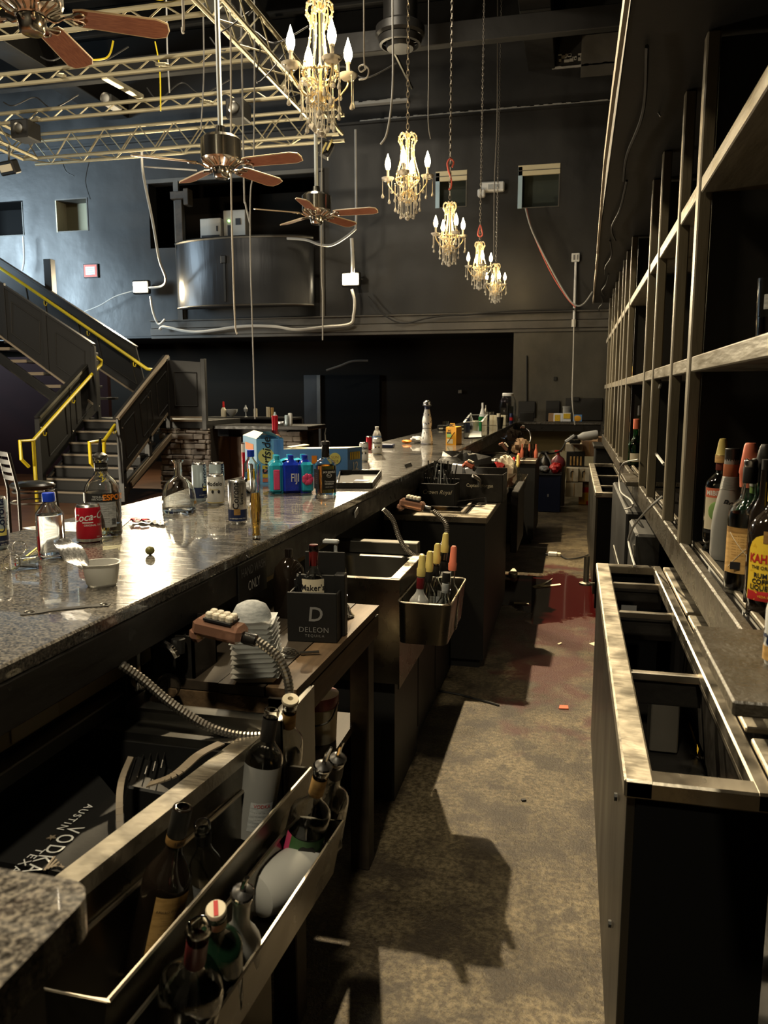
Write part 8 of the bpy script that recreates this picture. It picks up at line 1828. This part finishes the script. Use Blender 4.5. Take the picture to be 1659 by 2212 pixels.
for (x0, y0, x1, y1, Y, m, lb, nm) in ((1222, 959, 1258, 976, 11.3, 'carton_w', 'white carton at upper left of the far stack', 'carton'), (1257, 952, 1290, 986, 11.35, 'cardboard', 'brown carton at upper middle of the far stack', 'carton'), (1291, 945, 1307, 985, 11.2, 'cardboard', 'narrow brown carton at the right of the far stack', 'carton'),
    (1224, 1011, 1249, 1041, 11.0, 'carton_w', 'white carton, left one in the middle row of the stack', 'carton'), (1249, 1011, 1275, 1041, 11.05, 'carton_w', 'white carton, right one in the middle row of the stack', 'carton'), (1222, 1042, 1258, 1074, 11.0, 'carton_w', 'large white carton on the floor of the far stack', 'carton'), (1290, 985, 1304, 1018, 11.2, 'cardboard', 'small tan carton below the narrow brown one', 'carton')):
    t, a, c = fbox(x0, y0, x1, y1, Y, .35, m, lb, nm, group='cartons stacked at the far end of the aisle')
    mb = MB(); mb.bx((a.x + c.x) / 2 - .004, (a.x + c.x) / 2 + .004, Y - .003, Y, c.z + .01, a.z - .01); mb.obj('flap_seam', M['lab_t'], t)
    if y0 == 1011:
        mb = MB(); mb.tube(spline([(a.x + .06, Y - .006, c.z + .06), (a.x + .06, Y - .006, c.z + .13), (a.x + .09, Y - .006, c.z + .15)]), .006, 5); mb.obj('hook_print', M['ink'], t)
t, a, c = fbox(1258, 1042, 1278, 1074, 11.2, .3, 'black', 'dark crate filling the gap behind the floor carton', 'crate', 'crate')
t, a, c = fbox(1224, 976, 1262, 1010, 11.2, .3, 'black', 'black open crate of small dark bottles in the far stack', 'crate', 'crate')
for k in range(4): mb = MB(); mb.bx(a.x + .03 + .045 * k + .02, a.x + .05 + .045 * k + .02, 11.19, 11.2, c.z + .03, a.z - .06); mb.obj('bottle_end', M['lab_t'], t)
t, a, c = fbox(1231, 941, 1253, 959, 11.1, .2, 'black', 'small black box with pale lettering on the stack', 'box', 'box'); letter(t, 'Captain', M['lab_c'], .03, TR(0, -.003, .06))
a, c = PY(1248, 945, 11.1), PY(1292, 938, 11.1); t = thing('plastic_jug', 'white plastic jug lying on top of the cartons', 'jug', tuple(a)); g = MB(); T = Matrix.Translation(a) @ (c - a).to_track_quat('Z', 'Y').to_matrix().to_4x4(); Lh = (c - a).length; g.lathe([(0, 0), (.03, 0), (.035, .02), (.055, .06), (.06, .08), (.06, Lh - .02), (.05, Lh), (0, Lh)], 18, T); g.obj('jug', M['white'], t)
p = PY(1233, 945, 11.0); mb = MB(); mb.beam(p + Vector((-.07, 0, -.06)), p + Vector((.05, 0, .03)), .05, .04, .008); tag(mb.obj('white_sack', M['white']), 'small white sack slumped left of the jug', 'sack')
crumple('white_rag', tuple(PY(1270, 952, 11.15)), .05, 'white', 'white crumpled rag on the upper brown carton', 'rag', 61, (1.3, .8, .5))
# gas cylinders and hoses
def cyl(px, ybase, yt, Y, r_, m, mt, label):
    b0 = PY(px, ybase, Y); tp = PY(px, yt, Y); H = tp.z; t = thing('gas_cylinder', label, 'gas cylinder', (b0.x, Y, 0), 0, 'gas cylinders at the far end')
    MB().lathe([(0, 0), (r_, 0), (r_, H * .76), (0, H * .76)], 24).obj('body', M[m], t, False); MB().lathe([(r_ * 1.01, H * .74), (r_ * .98, H * .80), (r_ * .75, H * .88), (r_ * .3, H * .93), (r_ * .25, H * .95), (0, H * .95)], 24).obj('shoulder', M[mt], t, False)
    MB().lathe([(.02, H * .94), (.02, H), (.05, H), (.05, H + .02), (0, H + .02)], 12).obj('valve', M['red' if mt == 'gas_r' else 'steel_dark'], t, False)
cyl(1203, 1070, 976, 11.0, .105, 'gas', 'gas_r', 'gas cylinder with maroon shoulder, right of the pair')
cyl(1174, 1070, 978, 10.6, .085, 'steel_dark', 'steel_dark', 'dark grey gas cylinder, left of the pair')
cable('gas_hose', [PY(1155, 977, 10.6), PY(1185, 980, 10.6), PY(1210, 974, 10.8), PY(1222, 955, 11)], .012, 'cable_b', 'black hose running between the gas cylinder valves', 'hose')
cable('gas_hose', [PY(1178, 978, 10.5), PY(1190, 1000, 10.5), PY(1188, 1025, 10.5), PY(1183, 1035, 10.5)], .010, 'cable_g', 'grey hose looping down beside the left cylinder', 'hose')
# blue bin with red bag
p = PZ(1186, 1107, 0); t = thing('rubbish_bin', 'dark blue square rubbish bin with a red bag edge', 'bin', (p.x, p.y + .15, 0))
mb = MB(); mb.box((0, 0, .24), (.28, .28, .48), .01); mb.obj('body', M['binblue'], t, False); MB().box((.0, 0, .485), (.29, .29, .02), .005).obj('rim', M['black'], t, False); MB().box((-.02, -.142, .22), (.02, .003, .035)).obj('tag', M['lab_g'], t, False)
o = crumple('red_bag', (p.x + .07, p.y + .1, .49), .07, 'red', 'bright red plastic bag heaped on the blue bin', 'bag', 71, (1.1, 1, .9), amp=.25)
o = crumple('grey_bag', (p.x - .08, p.y + .15, .49), .06, 'lab_g', 'grey crumpled bag on the left of the blue bin', 'bag', 72, (1.1, 1, .7), amp=.25)
t = thing('drink_carton', 'red and yellow printed carton with a torn top by the second cooler', 'carton', tuple(PZ(1266, 1090, 0))); p = PZ(1266, 1090, 0)
mb = MB(); mb.bx(p.x - .10, p.x + .10, p.y, p.y + .2, 0, .24, .004); mb.obj('body', M['orange'], t); mb = MB(); mb.bx(p.x - .10, p.x + .10, p.y - .004, p.y, .17, .24); mb.bx(p.x, p.x + .07, p.y - .004, p.y, .0, .05); mb.obj('red_print', M['red'], t)
for k in range(4): mb = MB(); mb.bx(p.x - .08 + .09 * (k % 2), p.x - .01 + .09 * (k % 2), p.y - .005, p.y, .07 + .05 * (k // 2), .11 + .05 * (k // 2)); mb.obj('panel_print', M['lab_y'], t)
mb = MB(); mb.add([(p.x - .09, p.y, .24), (p.x + .09, p.y, .24), (p.x + .05, p.y + .05, .37), (p.x - .02, p.y + .05, .38)], [(0, 1, 2, 3)]); mb.obj('torn_flap', M['cardboard'], t)
mb = MB(); p = PZ(1254, 1074, 0)

# ================================================================ LITTER ON THE FLOOR
p = PZ(1194, 1201, 0); t = thing('plug_adapter', 'white plug adapter with a black cord lying on the floor', 'plug adapter', tuple(p))
MB().box((0, 0, .02), (.085, .06, .035), .006).obj('block', M['white'], t, False); MB().box((.055, .0, .018), (.04, .05, .03), .005).obj('plug', M['lab_c'], t, False); MB().box((-.055, .01, .012), (.03, .03, .015), .003).obj('pin_cap', M['ink'], t, False)
mb = MB(); mb.tube(spline([p + Vector((.07, .0, .012)), PZ(1225, 1207, .01), PZ(1250, 1205, .01), PZ(1272, 1198, .01)]), .006, 6); mb.obj('cord', M['cable_b'], t)
def litter(name, pts, m, label, cat='paper scrap', h=.006, group='paper scraps littering the wet floor'):
    q = [PZ(a_, b_, 0) for a_, b_ in pts]; mb = MB(); mb.prism([(v.x, v.y) for v in q], .001, h); tag(mb.obj(name, M[m]), label, cat, group)
litter('paper_strip', [(1150, 1268), (1180, 1258), (1194, 1250), (1188, 1256), (1165, 1270)], 'card_top', 'slanting torn paper strip at the far side of the red pool')
litter('paper_strip', [(1150, 1269), (1210, 1262), (1212, 1265), (1155, 1271)], 'card_top', 'long pale paper strip lying across the red pool')
litter('paper_strip', [(1110, 1302), (1142, 1303), (1142, 1307), (1110, 1305)], 'lab_c', 'short pale strip at the left of the red pool')
litter('pink_slip', [(1209, 1525), (1227, 1526), (1228, 1533), (1207, 1532)], 'salmon', 'small pink slip of paper on the dry floor')
litter('yellow_chip', [(1204, 1392), (1212, 1389), (1214, 1391), (1207, 1394)], 'card_top', 'tiny pale chip beyond the pink slip')
litter('white_sheet', [(930, 1400), (952, 1402), (962, 1416), (948, 1420)], 'lab_g', 'grey paper lying in the shadow under the sink rail')
litter('white_sheet', [(1272, 1392), (1286, 1388), (1286, 1398)], 'lab_c', 'pale card corner sticking out beneath the cooler')
litter('chip', [(1125, 1728), (1135, 1728), (1137, 1731), (1127, 1732)], 'ink', 'small black chip on the floor below the pink slip')
litter('paper_fold', [(1098, 1245), (1110, 1232), (1118, 1245), (1112, 1250)], 'lab_c', 'folded pale paper at the left edge of the red pool', h=.03)
q = [PZ(a_, b_, .004) for a_, b_ in ((945, 1492), (990, 1500), (1035, 1512), (1062, 1519), (1078, 1524))]; mb = MB(); mb.tube(spline(q), .006, 6); tag(mb.obj('floor_cord', M['cable_b']), 'black cord trailing across the shadowed floor', 'cord')
